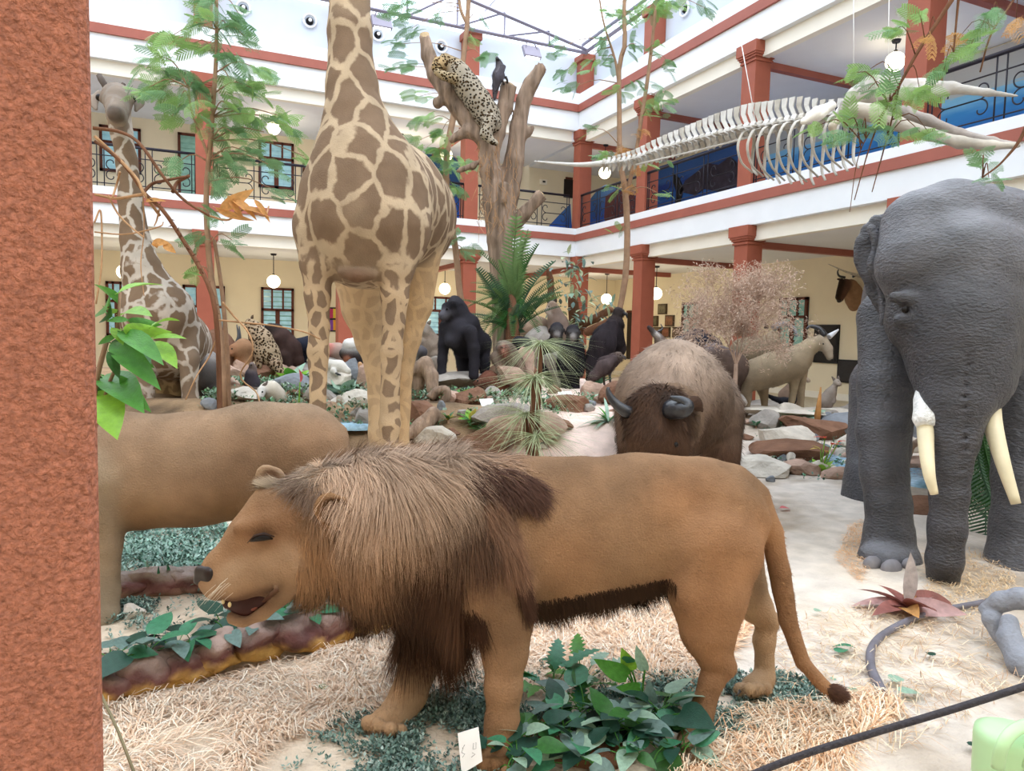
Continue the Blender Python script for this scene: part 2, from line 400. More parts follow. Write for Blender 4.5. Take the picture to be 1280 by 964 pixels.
# near pillar
_a = math.radians(9); _ax = A(math.cos(_a), math.sin(_a), 0), A(-math.sin(_a), math.cos(_a), 0), A(0, 0, 1)
pe0 = P(131, 964, 1.0); pe = P(122, 482, 1.0); c0 = A(pe[0], pe[1], 0)-_ax[0]*.27+_ax[1]*.27
t = thing('pillar', A(c0[0], c0[1], -.02), 'rough terracotta roughcast pillar close up at the left edge', 'pillar')
bm_ = MB(); bm_.obox(A(c0[0], c0[1], 2.0), _ax, (.27, .27, 2.02)); pl = bm_.build('shaft', M_rough, t)
bv = pl.modifiers.new('b', 'BEVEL'); bv.width = .03; bv.segments = 3

# ------------------------------------------------------------------ openings
wn = 0
def window(w, rect, off=OFF, door=False, m=M_glass, m2=None, top=.36, tri=3):
    global wn
    wn += 1
    x0, y0, x1, y1 = rect; u0, z1 = w.hit(x0, y0, off); u1, _ = w.hit(x1, y0, off); um = (x0+x1)/2
    z0 = w.hit(um, y1, off)[1]; z1 = w.hit(um, y0, off)[1]
    if u1 < u0: u0, u1 = u1, u0
    t = thing('%s_%d' % ('door' if door else 'window', wn), w.pt((u0+u1)/2, off, z0), None, None, None, 'structure')
    fw = .07; mb = MB(); n0, n1 = off-.08, off+.02
    w.bx(mb, u0, u0+fw, n0, n1, z0, z1); w.bx(mb, u1-fw, u1, n0, n1, z0, z1); w.bx(mb, u0, u1, n0, n1, z1-fw, z1); w.bx(mb, u0, u1, n0, n1, z0, z0+fw)
    fr = mb.build('frame', M_frame, t)
    zt = z1-(z1-z0)*top
    if not door:
        w.bx(MB(), u0, u1, n0, n1, zt-fw/2, zt+fw/2).build('transom', M_frame, fr)
        for i in range(1, tri):
            uu = u0+(u1-u0)*i/tri; w.bx(MB(), uu-.025, uu+.025, n0, n1, zt, z1).build('mullion', M_frame, fr)
        uu = (u0+u1)/2; w.bx(MB(), uu-.06, uu+.06, n0, n1, z0, zt).build('mullion', M_frame, fr)
    pn = w.bx(MB(), u0, u1, off-.02, off+.01, z0, z1).build('pane', m2 or m, t)
    k = int((z1-z0)/.14)
    for i in range(k+1):
        zz = z0+(z1-z0)*(i+.5)/(k+1)
        V = [w.pt(u, n, z) for u, n, z in ((u0+.06, off-.065, zz-.045), (u1-.06, off-.065, zz-.045), (u1-.06, off-.03, zz+.06), (u0+.06, off-.03, zz+.06))]
        V += [v+w.n*.008 for v in V]; MB().add(V, [[0, 1, 2, 3], [7, 6, 5, 4], [0, 4, 5, 1], [2, 6, 7, 3]]).build('slat', m, pn)
window(WF, (323, 178, 367, 236)); window(WF, (124, 159, 176, 216)); window(WF, (378, 201, 415, 245)); window(WF, (222, 168, 260, 246), door=True, m=M_glassg)
window(WF, (326, 360, 367, 436), m2=M_glassg); window(WF, (228, 357, 281, 430)); window(WF, (530, 371, 570, 420)); window(WF, (132, 352, 160, 420))
window(WR, (977, 372, 1012, 440), m=M_glassg); window(WR, (855, 378, 879, 434), m=M_glassg)
M_doordark = mat('dark_doorway', '2A211B', .7, .2)
for w, r in ((WR, (786, 391, 800, 450)), (WF, (705, 224, 716, 248))):
    wn += 1; u0, z1 = w.hit(r[0], r[1], OFF); u1, z0 = w.hit(r[2], r[3], OFF); z1 = w.hit(r[0], r[1], OFF)[1]
    t = thing('door_%d' % wn, w.pt((u0+u1)/2, OFF, z0), None, None, None, 'structure')
    w.bx(MB(), u0, u1, OFF-.05, OFF+.02, z0, z1).build('door_leaf', M_doordark, t); w.bx(MB(), u0-.05, u1+.05, OFF-.06, OFF+.02, z1, z1+.07).build('frame', M_frame, t)

# ------------------------------------------------------------------ round air jets on the clerestory
for (x, y, w) in ((304, 11, WF), (387, 27, WF), (472, 44, WF), (551, 59, WF), (858, 12, WR)):
    u, z = w.hit(x, y, .45); p = w.pt(u, .45, z); t = thing('air_nozzle', p, 'white air nozzle on the %s clerestory, %s' % (('far', {304: 'leftmost of four', 387: 'second from left of four', 472: 'third from left, beside the giraffe neck', 551: 'rightmost, above the leopard'}.get(x, '')) if w is WF else ('right', 'near the top edge of the photo')), 'air nozzle', 'round air nozzles')
    n = w.n; u3 = w.u
    r = [p-n*.0+.0*n]; ring = [p-n*.06+(.15*S)*(math.cos(a)*u3+math.sin(a)*A(0, 0, 1)) for a in np.linspace(0, 2*math.pi, 25)]
    tube('ring', ring, .028, M_white2, t, 6); MB().ball(p-n*.02, (.1, .1, .1), 14).build('nozzle', M_dark, t, smooth=True)
    tube('outlet', [p-n*.06, p-n*.13], .045, M_white2, t, 12)

# ------------------------------------------------------------------ globe lamps
def lamp(w, x, y, n, ceil, where, r=.17):
    u, z = w.hit(x, y, n); p = w.pt(u, n, z); t = thing('globe_lamp', w.pt(u, n, ceil), 'white globe pendant lamp '+where, 'lamp', 'white globe pendant lamps')
    ball('globe', p, r*S, M_lamp, t, 20); top = w.pt(u, n, ceil)
    tube('cord', [top, p+A(0, 0, r*S*.95)], .012, M_iron, t, 6); tube('canopy', [top, top-A(0, 0, .05)], [.09, .07], M_iron, t, 12); tube('cap', [p+A(0, 0, r*S*.9), p+A(0, 0, r*S*1.2)], .035, M_iron, t, 10)
    l = bpy.data.lights.new('globe_light', 'POINT'); l.energy = 24; l.color = (1, .86, .66); l.shadow_soft_size = .25
    lo = bpy.data.objects.new('globe_light', l); COLL.objects.link(lo); lo.location = p-A(0, 0, r*S*1.5)
for args in ((WF, 342, 352, 1.75, 1.97, 'over the ground floor window, left of the big giraffe'), (WF, 155, 340, 1.75, 1.97, 'behind the young giraffe neck, ground floor'), (WF, 556, 361, 2.6, 1.97, 'right above the gorilla, far gallery'),
             (WF, 724, 366, 1.75, 1.97, 'behind the leafy stump, left of the corner lamp'), (WR, 758, 374, 1.9, 1.97, 'left of the second column, by the inner corner'), (WR, 820, 367, 1.75, 1.97, 'right of the second column above the framed pictures'),
             (WF, 342, 160, 1.75, 5.5, 'upper floor, over the window left of the giraffe'), (WF, 501, 183, 1.75, 5.5, 'upper floor, just right of the giraffe neck'), (WF, 558, 194, 1.75, 5.5, 'upper floor, in front of the blue painted mountain'),
             (WR, 756, 216, .9, 5.5, 'upper floor, just right of the corner column'), (WR, 1119, 77, 1.75, 5.5, 'upper floor, above the whale skull')): lamp(*args)

# ------------------------------------------------------------------ wrought iron railings
def railing(w, u0, u1, where):
    t = thing('railing', w.pt((u0+u1)/2, .08, 3.04), 'dark wrought iron scroll railing '+where, 'railing', 'wrought iron railings of the upper floor')
    tb = lambda nm, p, r, n=5: tube(nm, p, r, M_iron, t, n)
    tb('handrail', [w.pt(u0, .08, 3.96), w.pt(u1, .08, 3.96)], .035, 6)
    for z in (3.12, 3.72): tb('rail', [w.pt(u0, .08, z), w.pt(u1, .08, z)], .013)
    k = max(1, round((u1-u0)/1.1)); cw = (u1-u0)/k
    for i in range(k+1):
        for e in (-.07, .07):
            uu = min(max(u0+i*cw+e, u0), u1); tb('baluster', [w.pt(uu, .08, 3.04), w.pt(uu, .08, 3.96)], .013)
    a = np.linspace(0, 1, 22)
    for i in range(k):
        c = u0+(i+.5)*cw
        for sgn in (-1, 1):
            # S scroll: spiral, diagonal, spiral
            th = a*1.5*math.pi; r = .03+.11*a
            s1 = [(c+sgn*(.26-r[j]*math.cos(th[j])*1.0-.0), 3.56-r[j]*math.sin(th[j])*-1) for j in range(22)]
            s2 = [(c-sgn*(.26-r[j]*math.cos(th[j])), 3.28-r[j]*math.sin(th[j])) for j in range(22)]
            pts = s1+s2[::-1]
            tb('scroll', [w.pt(min(max(x, u0), u1), .08, z) for x, z in pts], .012, 4)
cu = (-.08, 3.2, 6.85, 10.5, 14.1)
for i in range(4): railing(WR, cu[i]+.2, cu[i+1]-.2, 'in the right gallery, %s bay from the corner' % ['first', 'second', 'third', 'fourth'][i])
cf = (0, 3.2, 6.5, 9.75, 13.0)
for i in range(4): railing(WF, cf[i]+.2, cf[i+1]-.2, 'in the far gallery, %s bay from the corner' % ['first', 'second', 'third', 'fourth'][i])

# ------------------------------------------------------------------ murals on the upper back wall
def mural_mat(name, stops, sc=1.2, st=(.4, .4, 3)):
    m = bpy.data.materials.new(name); m.use_nodes = True; nt = m.node_tree; b = nt.nodes['Principled BSDF']; b.inputs['Roughness'].default_value = .7; b.inputs['Specular IOR Level'].default_value = .15
    tc = nd(nt, 'TexCoord'); mp = nd(nt, 'Mapping'); mp.inputs['Scale'].default_value = st; no = nd(nt, 'TexNoise'); no.inputs['Scale'].default_value = 2.4; no.inputs['Detail'].default_value = 6
    sp = nd(nt, 'SeparateXYZ'); ad = nd(nt, 'Math', operation='MULTIPLY_ADD'); rp = nd(nt, 'ValToRGB'); L = nt.links.new
    L(tc.outputs['Generated'], sp.inputs[0]); L(tc.outputs['Object'], mp.inputs[0]); L(mp.outputs[0], no.inputs[0])
    L(no.outputs[0], ad.inputs[0]); ad.inputs[1].default_value = sc*.3; L(sp.outputs[2], ad.inputs[2]); L(ad.outputs[0], rp.inputs[0])
    e = rp.color_ramp.elements
    while len(e) < len(stops): e.new(.5)
    for i, (p, c) in enumerate(stops): e[i].position = p; e[i].color = (*lin(c), 1)
    L(rp.outputs[0], b.inputs['Base Color']); return m
M_sea = mural_mat('painted_sea', [(0, '1C3A9A'), (.5, '2A62B4'), (.66, '3C86CC'), (.785, '7FBCE6'), (.80, 'A9B4BE'), (1, 'B0B2B8')], .5)
M_deep = mural_mat('painted_deep_sea', [(0, '22307E'), (.6, '24388C'), (.75, '2E5FA6'), (.88, '2A3F86'), (1, '3C5F9E')])
M_mtn = mural_mat('painted_mountain', [(0, '1E3E86'), (.4, '24489A'), (.7, '2A4A80'), (1, '38587E')])
M_mark = mat('painted_rock', '3A3440', .8, .5, 4); M_mbrown = mat('painted_brown', '4A2420', .8, .3, 5)
def panel(w, u0, u1, z0, z1, n0, n1, m, name, label):
    t = put(w.bx(MB(), u0, u1, n0, n1, z0, z1).build(name, m), label, 'mural'); return t
panel(WR, 3.0, 15, 2.87, 5.47, OFF-.05, OFF-.01, M_sea, 'mural', 'pale blue painted sea mural behind the whale skull')
panel(WR, -2.2, 2.95, 2.87, 5.4, OFF-.05, OFF-.01, M_deep, 'mural', 'deep blue painted sea mural between second and third upper columns')
# rocky outcrop, stag-like dark strokes and mountain painted on relief boards
def board(w, pts, off, m, name, label=None, cat=None, parent=None, th=.03):
    q = [w.hit(x, y, off) for x, y in pts]; n = len(q)
    V = np.array([w.pt(u, off, z) for u, z in q]+[w.pt(u, off+th, z) for u, z in q]); c0 = V[:n].mean(0); c1 = V[n:].mean(0); V = np.vstack([V, c0, c1])
    i = np.arange(n); j = (i+1) % n
    o = mk(name, V, [np.stack([i, j, j+n, i+n], 1), np.concatenate([np.stack([j, i, np.full(n, 2*n)], 1), np.stack([i+n, j+n, np.full(n, 2*n+1)], 1)])], m, parent, None, False)
    return put(o, label, cat) if label else o
board(WR, [(850, 240), (856, 226), (872, 214), (884, 204), (898, 206), (912, 196), (922, 204), (922, 232), (898, 240), (880, 236), (868, 244)], OFF-.09, M_mark, 'painted_outcrop', 'dark painted rock on the deep blue mural, between upper columns', 'mural')
board(WR, [(840, 216), (848, 222), (854, 236), (850, 252), (844, 262), (847, 245), (842, 230)], OFF-.09, M_dark, 'painted_stroke', 'curved black painted stroke on the deep blue mural', 'mural')
board(WF, [(510, 286), (509, 196), (520, 191), (535, 190), (552, 200), (566, 190), (576, 196), (582, 206), (582, 290)], OFF-.05, M_mtn, 'painted_mountain', 'blue painted mountain on the upper back wall right of the giraffe', 'mural')
board(WR, [(733, 286), (733, 255), (748, 236), (757, 231), (770, 234), (800, 240), (800, 286)], .9, M_mtn, 'painted_mountain', 'dark blue painted mountain panel right of the inner corner column', 'mural')
board(WF, [(672, 298), (700, 268), (713, 255), (716, 300)], .9, M_mtn, 'painted_mountain', 'dark blue painted slope left of the inner corner column', 'mural')
board(WR, [(755, 272), (757, 245), (770, 238), (790, 240), (800, 262), (800, 290), (760, 290)], .8, M_mbrown, 'painted_cliff', 'brown painted cliff by the inner corner on the upper floor', 'mural')

# ------------------------------------------------------------------ pictures and panels on the ground floor walls
M_photo = [mat('print_%d' % i, c, .4, .6, 9) for i, c in enumerate(('6E6650', '5E5A44', '80563C', '75614A', '7A4A35', '6A5442'))]
M_pf = mat('picture_edge', '4A3A28', .5, .1)
def picture(w, rect, m, label, cat='picture', group=None, fm=None):
    x0, y0, x1, y1 = rect; u0, z1 = w.hit(x0, (y0), OFF); u1, z0 = w.hit(x1, y1, OFF); z0, z1 = w.hit((x0+x1)/2, y1, OFF)[1], w.hit((x0+x1)/2, y0, OFF)[1]
    u0, u1 = min(u0, u1), max(u0, u1)
    t = thing('framed_picture' if cat == 'picture' else 'wall_panel', w.pt((u0+u1)/2, OFF, z0), label, cat, group)
    w.bx(MB(), u0, u1, OFF-.05, OFF, z0, z1).build('frame', fm or M_pf, t); e = .04
    w.bx(MB(), u0+e, u1-e, OFF-.06, OFF-.049, z0+e, z1-e).build('print', m, t); return t
for i, (r, lb) in enumerate((((824, 380, 834, 393), 'small framed photo, topmost of the cluster beside the second column'), ((815, 395, 823, 408), 'small framed photo, middle row left, against the second column'), ((833, 394, 843, 408), 'small framed photo, middle row right of the cluster'),
        ((818, 409, 827, 421), 'small framed photo, bottom row left of the cluster'), ((829, 409, 838, 422), 'small reddish framed photo, bottom row middle'), ((842, 409, 852, 422), 'small framed photo, bottom row right of the cluster'))):
    picture(WR, r, M_photo[i], lb, group='framed photos beside the second column')
picture(WR, (1020, 406, 1048, 454), M_dark, 'tall black display panel behind the goat head', 'panel', fm=M_dark)
tp = picture(WR, (1049, 450, 1079, 479), mat('slate_panel', '2B2A2C', .5, .3, 10), 'low black panel of dark tiles left of the elephant leg', 'panel', fm=M_dark)
# a bright coloured window-like picture behind the giraffe legs
t = thing('colour_panel', WF.pt(*WF.hit(416, 416, OFF)[:1], OFF, WF.hit(416, 416, OFF)[1]), 'yellow and orange stained panel behind the giraffe left leg', 'panel')
for i, (r, c) in enumerate((((410, 386, 416, 398), 'B0305A'), ((416, 386, 424, 398), 'D8BE3C'), ((410, 400, 416, 413), '7A3E9A'), ((416, 400, 424, 413), 'D89A28'), ((424, 386, 431, 413), 'D8BE3C'))):
    u0, z1 = WF.hit(r[0], r[1], OFF); u1, z0 = WF.hit(r[2], r[3], OFF); WF.bx(MB(), u0, u1, OFF-.05, OFF-.03, z0, z1).build('coloured_pane', mat('stained_%d' % i, c, .4, .1), t)
u0, z1 = WF.hit(408, 384, OFF); u1, z0 = WF.hit(433, 415, OFF); WF.bx(MB(), u0, u1, OFF-.04, OFF-.01, z0, z1).build('frame', M_dark, t)
p = WF.pt(*[WF.hit(741, 366, OFF)[0]], OFF-.1, WF.hit(741, 366, OFF)[1])
u, z = WF.hit(678, 228, OFF); t = thing('speaker_box', WF.pt(u, OFF, z), 'small grey speaker box on the upper back wall left of the corner column', 'speaker')
WF.bx(MB(), u-.12, u+.12, OFF-.12, OFF, z-.08, z+.08).build('case', M_soffit, t); WF.bx(MB(), u-.05, u+.05, OFF-.13, OFF-.11, z-.03, z+.03).build('grille', M_dark, t)

# ------------------------------------------------------------------ roof: translucent sheets on steel trusses
m = bpy.data.materials.new('translucent_sheet'); m.use_nodes = True; nt = m.node_tree; nt.nodes.remove(nt.nodes['Principled BSDF'])
t1 = nd(nt, 'BsdfTransparent'); t1.inputs[0].default_value = (.93, .95, .97, 1); t2 = nd(nt, 'BsdfTranslucent'); t2.inputs[0].default_value = (.9, .92, .94, 1); ms = nd(nt, 'MixShader'); ms.inputs[0].default_value = .35
nt.links.new(t1.outputs[0], ms.inputs[1]); nt.links.new(t2.outputs[0], ms.inputs[2]); nt.links.new(ms.outputs[0], nt.nodes['Material Output'].inputs[0]); M_sheet = m
XR, XL = XC+.5, -9.1; XM = (XR+XL)/2; ZE = Z(8.0); SL = .175; ZR = ZE+.25+(XR-XM)*SL; Y0, Y1 = -4.6, YC+.6
roof = thing('roof', (XM, 8, ZE), None, None, None, 'structure'); roof.name = 'ceiling_roof'
ys = np.linspace(Y0, Y1, 10)
for sx, xe in ((1, XR), (-1, XL)):
    for i in range(9):
        for k in range(3):
            xa, xb = xe+(XM-xe)*k/3, xe+(XM-xe)*(k+1)/3; za, zb = ZE+.25+abs(xa-xe)*SL, ZE+.25+abs(xb-xe)*SL
            q = .01; V = [(xa, ys[i]+q, za), (xb, ys[i]+q, zb), (xb, ys[i+1]-q, zb), (xa, ys[i+1]-q, za)]
            mk('roof_sheet', np.array(V), np.array([[0, 1, 2, 3]]), M_sheet, roof, None, False)
    for k in range(1, 4):
        xa = xe+(XM-xe)*k/3; za = ZE+.2+abs(xa-xe)*SL; tube('purlin', [(xa, Y0, za), (xa, Y1, za)], .022, M_steel, roof, 4)
def truss(y, label):
    t = thing('roof_truss', (XM, y, ZE), label, 'truss', 'steel roof trusses'); zb = ZE-.08
    bar = lambda nm, a, b, r=.05: tube(nm, [a, b], r, M_steel, t, 4, False)
    bar('bottom_chord', (XL+.3, y, zb), (XR-.3, y, zb), .055)
    for sx, xe in ((1, XR), (-1, XL)):
        top = lambda x: zb+.12+abs(x-xe)*SL
        bar('top_chord', (xe-sx*.3, y, zb+.08), (XM, y, top(XM)), .055)
        xs = np.linspace(xe-sx*1.6, XM, 7)
        for i, x in enumerate(xs):
            bar('web', (x, y, zb), (x, y, top(x)), .03)
            if i: bar('web', (xs[i-1], y, top(xs[i-1])), (x, y, zb), .03)
    return t
truss(YC-.05, 'grey steel roof truss along the far wall'); truss(YC-8.0, 'grey steel roof truss across the courtyard middle'); truss(2.0, 'grey steel roof truss overhead by the camera')
t = thing('eave_beam', (XR-.4, 8, ZE), 'grey steel eave beam running from the corner pier along the right wall', 'beam'); tube('beam', [(XC+.15, Y0, ZE-.05), (XC+.15, YC, ZE-.05)], .07, M_steel, t, 4, False); tube('pipe', [(XC+.05, Y0, ZE+.15), (XC+.05, YC, ZE+.15)], .05, M_steel, t, 6)
for x, y, lb in ((477, 12, 'floodlight hung from the truss right of the giraffe neck'), (665, 46, 'floodlight hung from the truss near the corner pier')):
    d = ray(x, y); p = CAM+d*((YC-.12)/d[1]); p[2] = ZE-.40
    t = thing('floodlight', p, 'white glowing '+lb, 'floodlight', 'floodlights on the truss')
    MB().obox(p, (A(1, 0, 0), nrmz(A(0, .5, .85)), nrmz(A(0, -.85, .5))), (.26, .2, .05)).build('housing', M_steel, t)
    MB().obox(p-nrmz(A(0, -.85, .5))*-.0-A(0, .0, .055), (A(1, 0, 0), nrmz(A(0, .5, .85)), nrmz(A(0, -.85, .5))), (.22, .16, .04)).build('lens', mat('flood_lens', 'FFFFFF', .3, 0, emit=('F4FBFF', 4)), t)
    tube('bracket', [p+A(-.2, 0, .05), p+A(-.1, .1, .35), p+A(.1, .1, .35), p+A(.2, 0, .05)], .02, M_steel, t, 6)

# ================================================================== ground
def hz(X, Y):
    X = np.asarray(X, float); Y = np.asarray(Y, float)
    px = X*_rt[0]+Y*_rt[1]; d = X*math.sin(_y)+Y*math.cos(_y)
    mound = .70*sstep(d, 4.9, 7.0)*(1-sstep(px-.17*d, -.15, .85))*(1-sstep(d, 13, 15.5))
    mound *= .45+.55*sstep(d+.25*np.abs(px+.4), 5.3, 7.2)
    back = .22*sstep(d, 10, 11.5)*(1-sstep(d, 14, 15))*(1-sstep(px, 4.5, 6.5))
    line = 3.28+(px+.7)*.55+.05*np.sin(px*7)
    bed = .13*sstep(d-line, 0, .14)*(1-sstep(px, -.75, -.35))*(1-sstep(d, 4.6, 6))
    q = np.stack([X, Y, X*0], -1)
    amp = .02+.10*sstep(mound, .05, .5)
    inside = (X < XC-.2) & (Y < YC-.2)
    return np.where(inside, np.maximum(np.maximum(mound, bed), back)+amp*fbm(q, 1.3, 3)+.012*fbm(q, 7, 2), 0)
def G(px, py):
    """where a pixel's ray meets the ground"""
    d = ray(px, py); t = np.linspace(1.2, 26, 1600); p = CAM+d*t[:, None]; h = p[:, 2]-hz(p[:, 0], p[:, 1])
    i = int(np.argmax(h < 0)) if (h < 0).any() else len(t)-1
    q = p[i]; return A(q[0], q[1], float(hz(q[0], q[1])))
def on(p, dz=0): return A(p[0], p[1], float(hz(p[0], p[1]))+dz)
m = mat('sandy_ground', 'D8C2A2', .95, .16, 7, .7, 38, detail=8); M_sand = m
nt = m.node_tree; L = nt.links.new; b = nt.nodes['Principled BSDF']; mixn = nt.nodes[m['mix']]
at = nd(nt, 'Attribute', attribute_name='Col'); L(at.outputs[0], mixn.inputs[6])
gx = np.concatenate([np.arange(-9.2, -3, .25), np.arange(-3, 6, .06), np.arange(6, XC+4.2, .2)]); gy = np.concatenate([np.arange(-4.6, .8, .3), np.arange(.8, 9, .06), np.arange(9, YC+4.2, .14)])
GX, GY = np.meshgrid(gx, gy, indexing='ij'); GZh = hz(GX, GY); V = np.stack([GX, GY, GZh], -1).reshape(-1, 3)
i, j = np.meshgrid(np.arange(len(gx)-1), np.arange(len(gy)-1), indexing='ij'); n1 = len(gy); a = (i*n1+j).ravel(); Q = np.stack([a, a+n1, a+n1+1, a+1], 1)
pxl = V[:, 0]*_rt[0]+V[:, 1]*_rt[1]; dd = V[:, 0]*math.sin(_y)+V[:, 1]*math.cos(_y)
sand, straw, pink, soil, tile = lin('E2DAD2'), lin('E2CFB8'), lin('E0C8BC'), lin('8C7358'), lin('C8BBA0')
hay = (1-sstep(pxl-(.15*dd+.25), -.2, .5)+fbm(V, 1.6, 3)*.9)*(1-sstep(dd, 4.2, 6)); hay = np.clip(hay, 0, 1)[:, None]
mo = sstep(V[:, 2], .18, .4)[:, None]; pathm = ((1-sstep(np.abs(pxl-.075*dd), .45, .9))*sstep(dd, 5, 6))[:, None]
sv = np.clip(.5+fbm(V, .9, 4)*1.5+fbm(V, 6, 3)*.8, 0, 1)[:, None]; sand = lin('AC9C8A')*(1-sv)+lin('D6CBC0')*sv; C = sand*(1-hay)+straw*hay; C = C*(1-mo)+(soil*(.9+fbm(V, 3)[:, None]))*mo; C = C*(1-pathm*mo)+pink*pathm*mo
inn = ((V[:, 0] > XC-.25) | (V[:, 1] > YC-.25))[:, None]; C = np.where(inn, tile, C)
ground = put(mk('floor', V, Q, M_sand, None, np.clip(C, 0, 1)), kind='structure')
# ================================================================== animals, modelled as one blended skin each
M_fur = mat('short_fur', 'FFFFFF', .85, .16, 9, .35, 140, .15, vcol=True, detail=6)
M_hair = mat('hair_strands', 'FFFFFF', .75, .05, 4, 0, 60, .2, vcol=True)
M_hide = mat('wrinkled_hide', 'FFFFFF', .44, .35, 4, 1.0, 34, .5, vcol=True, stretch=(1, 1, 2.2), detail=8)
M_eye = mat('glass_eye', '120A06', .45, 0, spec=.3); M_nose = mat('dark_nose', '2A1E1A', .35, .2, 20); M_claw = mat('claw_horn', '3A332E', .4, .2, 12)
M_mouth = mat('mouth_lining', '3A1A14', .5, .3, 12); M_teeth = mat('ivory_teeth', 'D9C48E', .4, .1)
class AN:
    def __init__(s, D): s.D = D; s.pr = []
    def p(s, x, y, dd=0): return P(x, y, s.D+dd)
    def r(s, px, dd=0): return px*(s.D+dd)/FPX
    def ch(s, pts, col, sq=1, n=None, k=None, sub=False, pat=0):
        for a, b in zip(pts[:-1], pts[1:]): s.pr.append(Pr(s.p(*a[:3]), s.p(*b[:3]), s.r(a[3], a[2]), s.r(b[3], b[2]), col, sq, n, k, sub, pat))
        return s
    def bl(s, x, y, dd, r, col, sq=1, n=None, k=None, sub=False, pat=0):
        q = s.p(x, y, dd); s.pr.append(Pr(q, q, s.r(r, dd), s.r(r, dd), col, sq, n, k, sub, pat)); return s
def base(an, x, y, dd=0):
    q = an.p(x, y, dd); return A(q[0], q[1], float(hz(q[0], q[1])))
SIDE = RT; VIEW = FW

# ---------------------------------------------------------------- the lion
LI = AN(2.62); tan, dtan, lt, dk = '8C694C', '7C5B3E', 'A5896C', '4A2E1E'
li = thing('lion', base(LI, 720, 930), 'maned male lion standing in profile in the foreground, head left, mouth open', 'lion')
V1 = nrmz(A(FW[0], FW[1], 0))
LI.ch([(575, 672, 0, 96), (640, 668, .02, 94), (720, 664, .04, 88), (800, 652, .08, 81), (868, 650, .1, 80)], tan, .72, V1, .05)
LI.ch([(700, 705, .04, 62), (770, 690, .06, 54)], dtan, .8, V1, .05)
LI.ch([(885, 660, .08, 74), (888, 690, .03, 62)], tan, .8, V1, .05)
LI.ch([(888, 690, -.02, 62), (886, 745, -.04, 47), (886, 788, -.05, 33), (893, 820, -.05, 23)], tan, .75, V1, .03)       # near hind thigh
LI.ch([(895, 818, -.05, 20), (908, 834, -.05, 12), (890, 850, -.05, 14.5), (877, 890, -.06, 14), (872, 915, -.07, 16)], tan, k=.02)
LI.ch([(872, 916, -.08, 16), (858, 926, -.11, 12)], tan, k=.02)
for dx, dz in ((-10, -.14), (-2, -.15), (7, -.13)): LI.bl(862+dx, 930, dz, 8, lt, k=.012)
LI.ch([(905, 690, .24, 52), (924, 728, .26, 32), (944, 758, .27, 20), (960, 776, .28, 12), (955, 800, .28, 12), (956, 840, .28, 12.5)], lt, .9, V1, .03)   # far hind
LI.ch([(955, 850, .26, 14), (940, 858, .22, 13)], lt, k=.02)
for dx, dz in ((-15, .20), (-4, .165), (8, .17), (18, .20)): LI.bl(940+dx, 861, dz, 7.8, lt, k=.006)
LI.ch([(600, 690, -.10, 66), (612, 735, -.13, 52), (630, 780, -.14, 34), (631, 815, -.14, 27), (629, 860, -.15, 21.5), (628, 905, -.16, 20), (624, 935, -.17, 22)], tan, .8, V1, .03)    # near fore
LI.ch([(622, 942, -.18, 22), (606, 950, -.22, 17)], tan, k=.02)
for dx, dz in ((-20, -.22), (-8, -.27), (6, -.27), (18, -.25)): LI.bl(612+dx, 955, dz, 9.5, dtan, k=.007)
LI.ch([(560, 740, .12, 55), (534, 800, .10, 31), (524, 830, .09, 23), (511, 868, .07, 21), (496, 893, .04, 22)], lt, .85, V1, .03)   # far fore
LI.ch([(496, 895, .03, 21), (480, 903, -.02, 18)], lt, k=.02)
for dx, dz in ((-21, -.03), (-8, -.07), (7, -.09), (20, -.06)): LI.bl(481+dx, 909+dx*.25, dz, 9.5, lt, k=.007)
LI.ch([(560, 655, 0, 92), (470, 655, -.02, 82), (420, 650, -.04, 68)], tan, .8, V1, .05)          # neck
LI.ch([(395, 640, -.06, 54), (352, 652, -.08, 44), (330, 668, -.09, 38)], tan, .85, V1, .04)      # skull
LI.ch([(345, 640, -.08, 33), (310, 672, -.10, 25), (275, 708, -.11, 19), (262, 720, -.12, 16)], '9C7858', .9, V1, .025)   # bridge
LI.ch([(335, 700, -.1, 36), (300, 722, -.11, 28), (272, 732, -.12, 19)], lt, .9, V1, .025)
LI.ch([(370, 700, -.09, 45), (345, 712, -.1, 36)], lt, .85, V1, .03)
LI.ch([(352, 732, -.08, 24), (326, 762, -.09, 14), (304, 773, -.1, 10.5), (292, 772, -.1, 9)], lt, .9, V1, .015)   # jaw
LI.ch([(278, 757, -.16, 4), (304, 760, -.16, 9.5), (334, 747, -.17, 6)], '3A1A14', 1, None, .012, True)          # mouth
LI.ch([(276, 758, -.11, 5), (306, 760, -.11, 9.5), (332, 747, -.11, 6)], '3A1A14', 1, None, .012, True)
LI.ch([(308, 675, -.235, 4), (340, 668, -.235, 6)], '2A1A12', k=.01, sub=True)
LI.ch([(330, 752, -.185, 3), (346, 738, -.19, 4)], '5A3E2C', k=.012)
LI.ch([(300, 660, -.17, 9), (338, 652, -.17, 12)], tan, k=.02)
LI.ch([(918, 604, .1, 22), (944, 620, .1, 18)], tan, k=.03); LI.ch([(946, 622, .1, 16), (964, 665, .11, 14), (974, 714, .11, 13), (985, 776, .1, 11.5), (1003, 828, .08, 9.5), (1030, 858, .05, 8), (1046, 868, .04, 7)], tan, k=.008)  # tail
def lioncol(V, N, C):
    n = fbm(V, 4, 4)[:, None]; C[:, :3] *= 1+.55*n; g = np.clip(fbm(V, 2.2, 2)[:, None]*2.2, -.5, .5); C[:, :3] *= 1+g*A(.10, -.02, -.12)
    return C
ls = Skin('body', LI.pr, .0085, M_fur, li, .03, lambda p: .004*fbm(p, 14, 2), .012, lioncol)
hd = LI
back = -RT
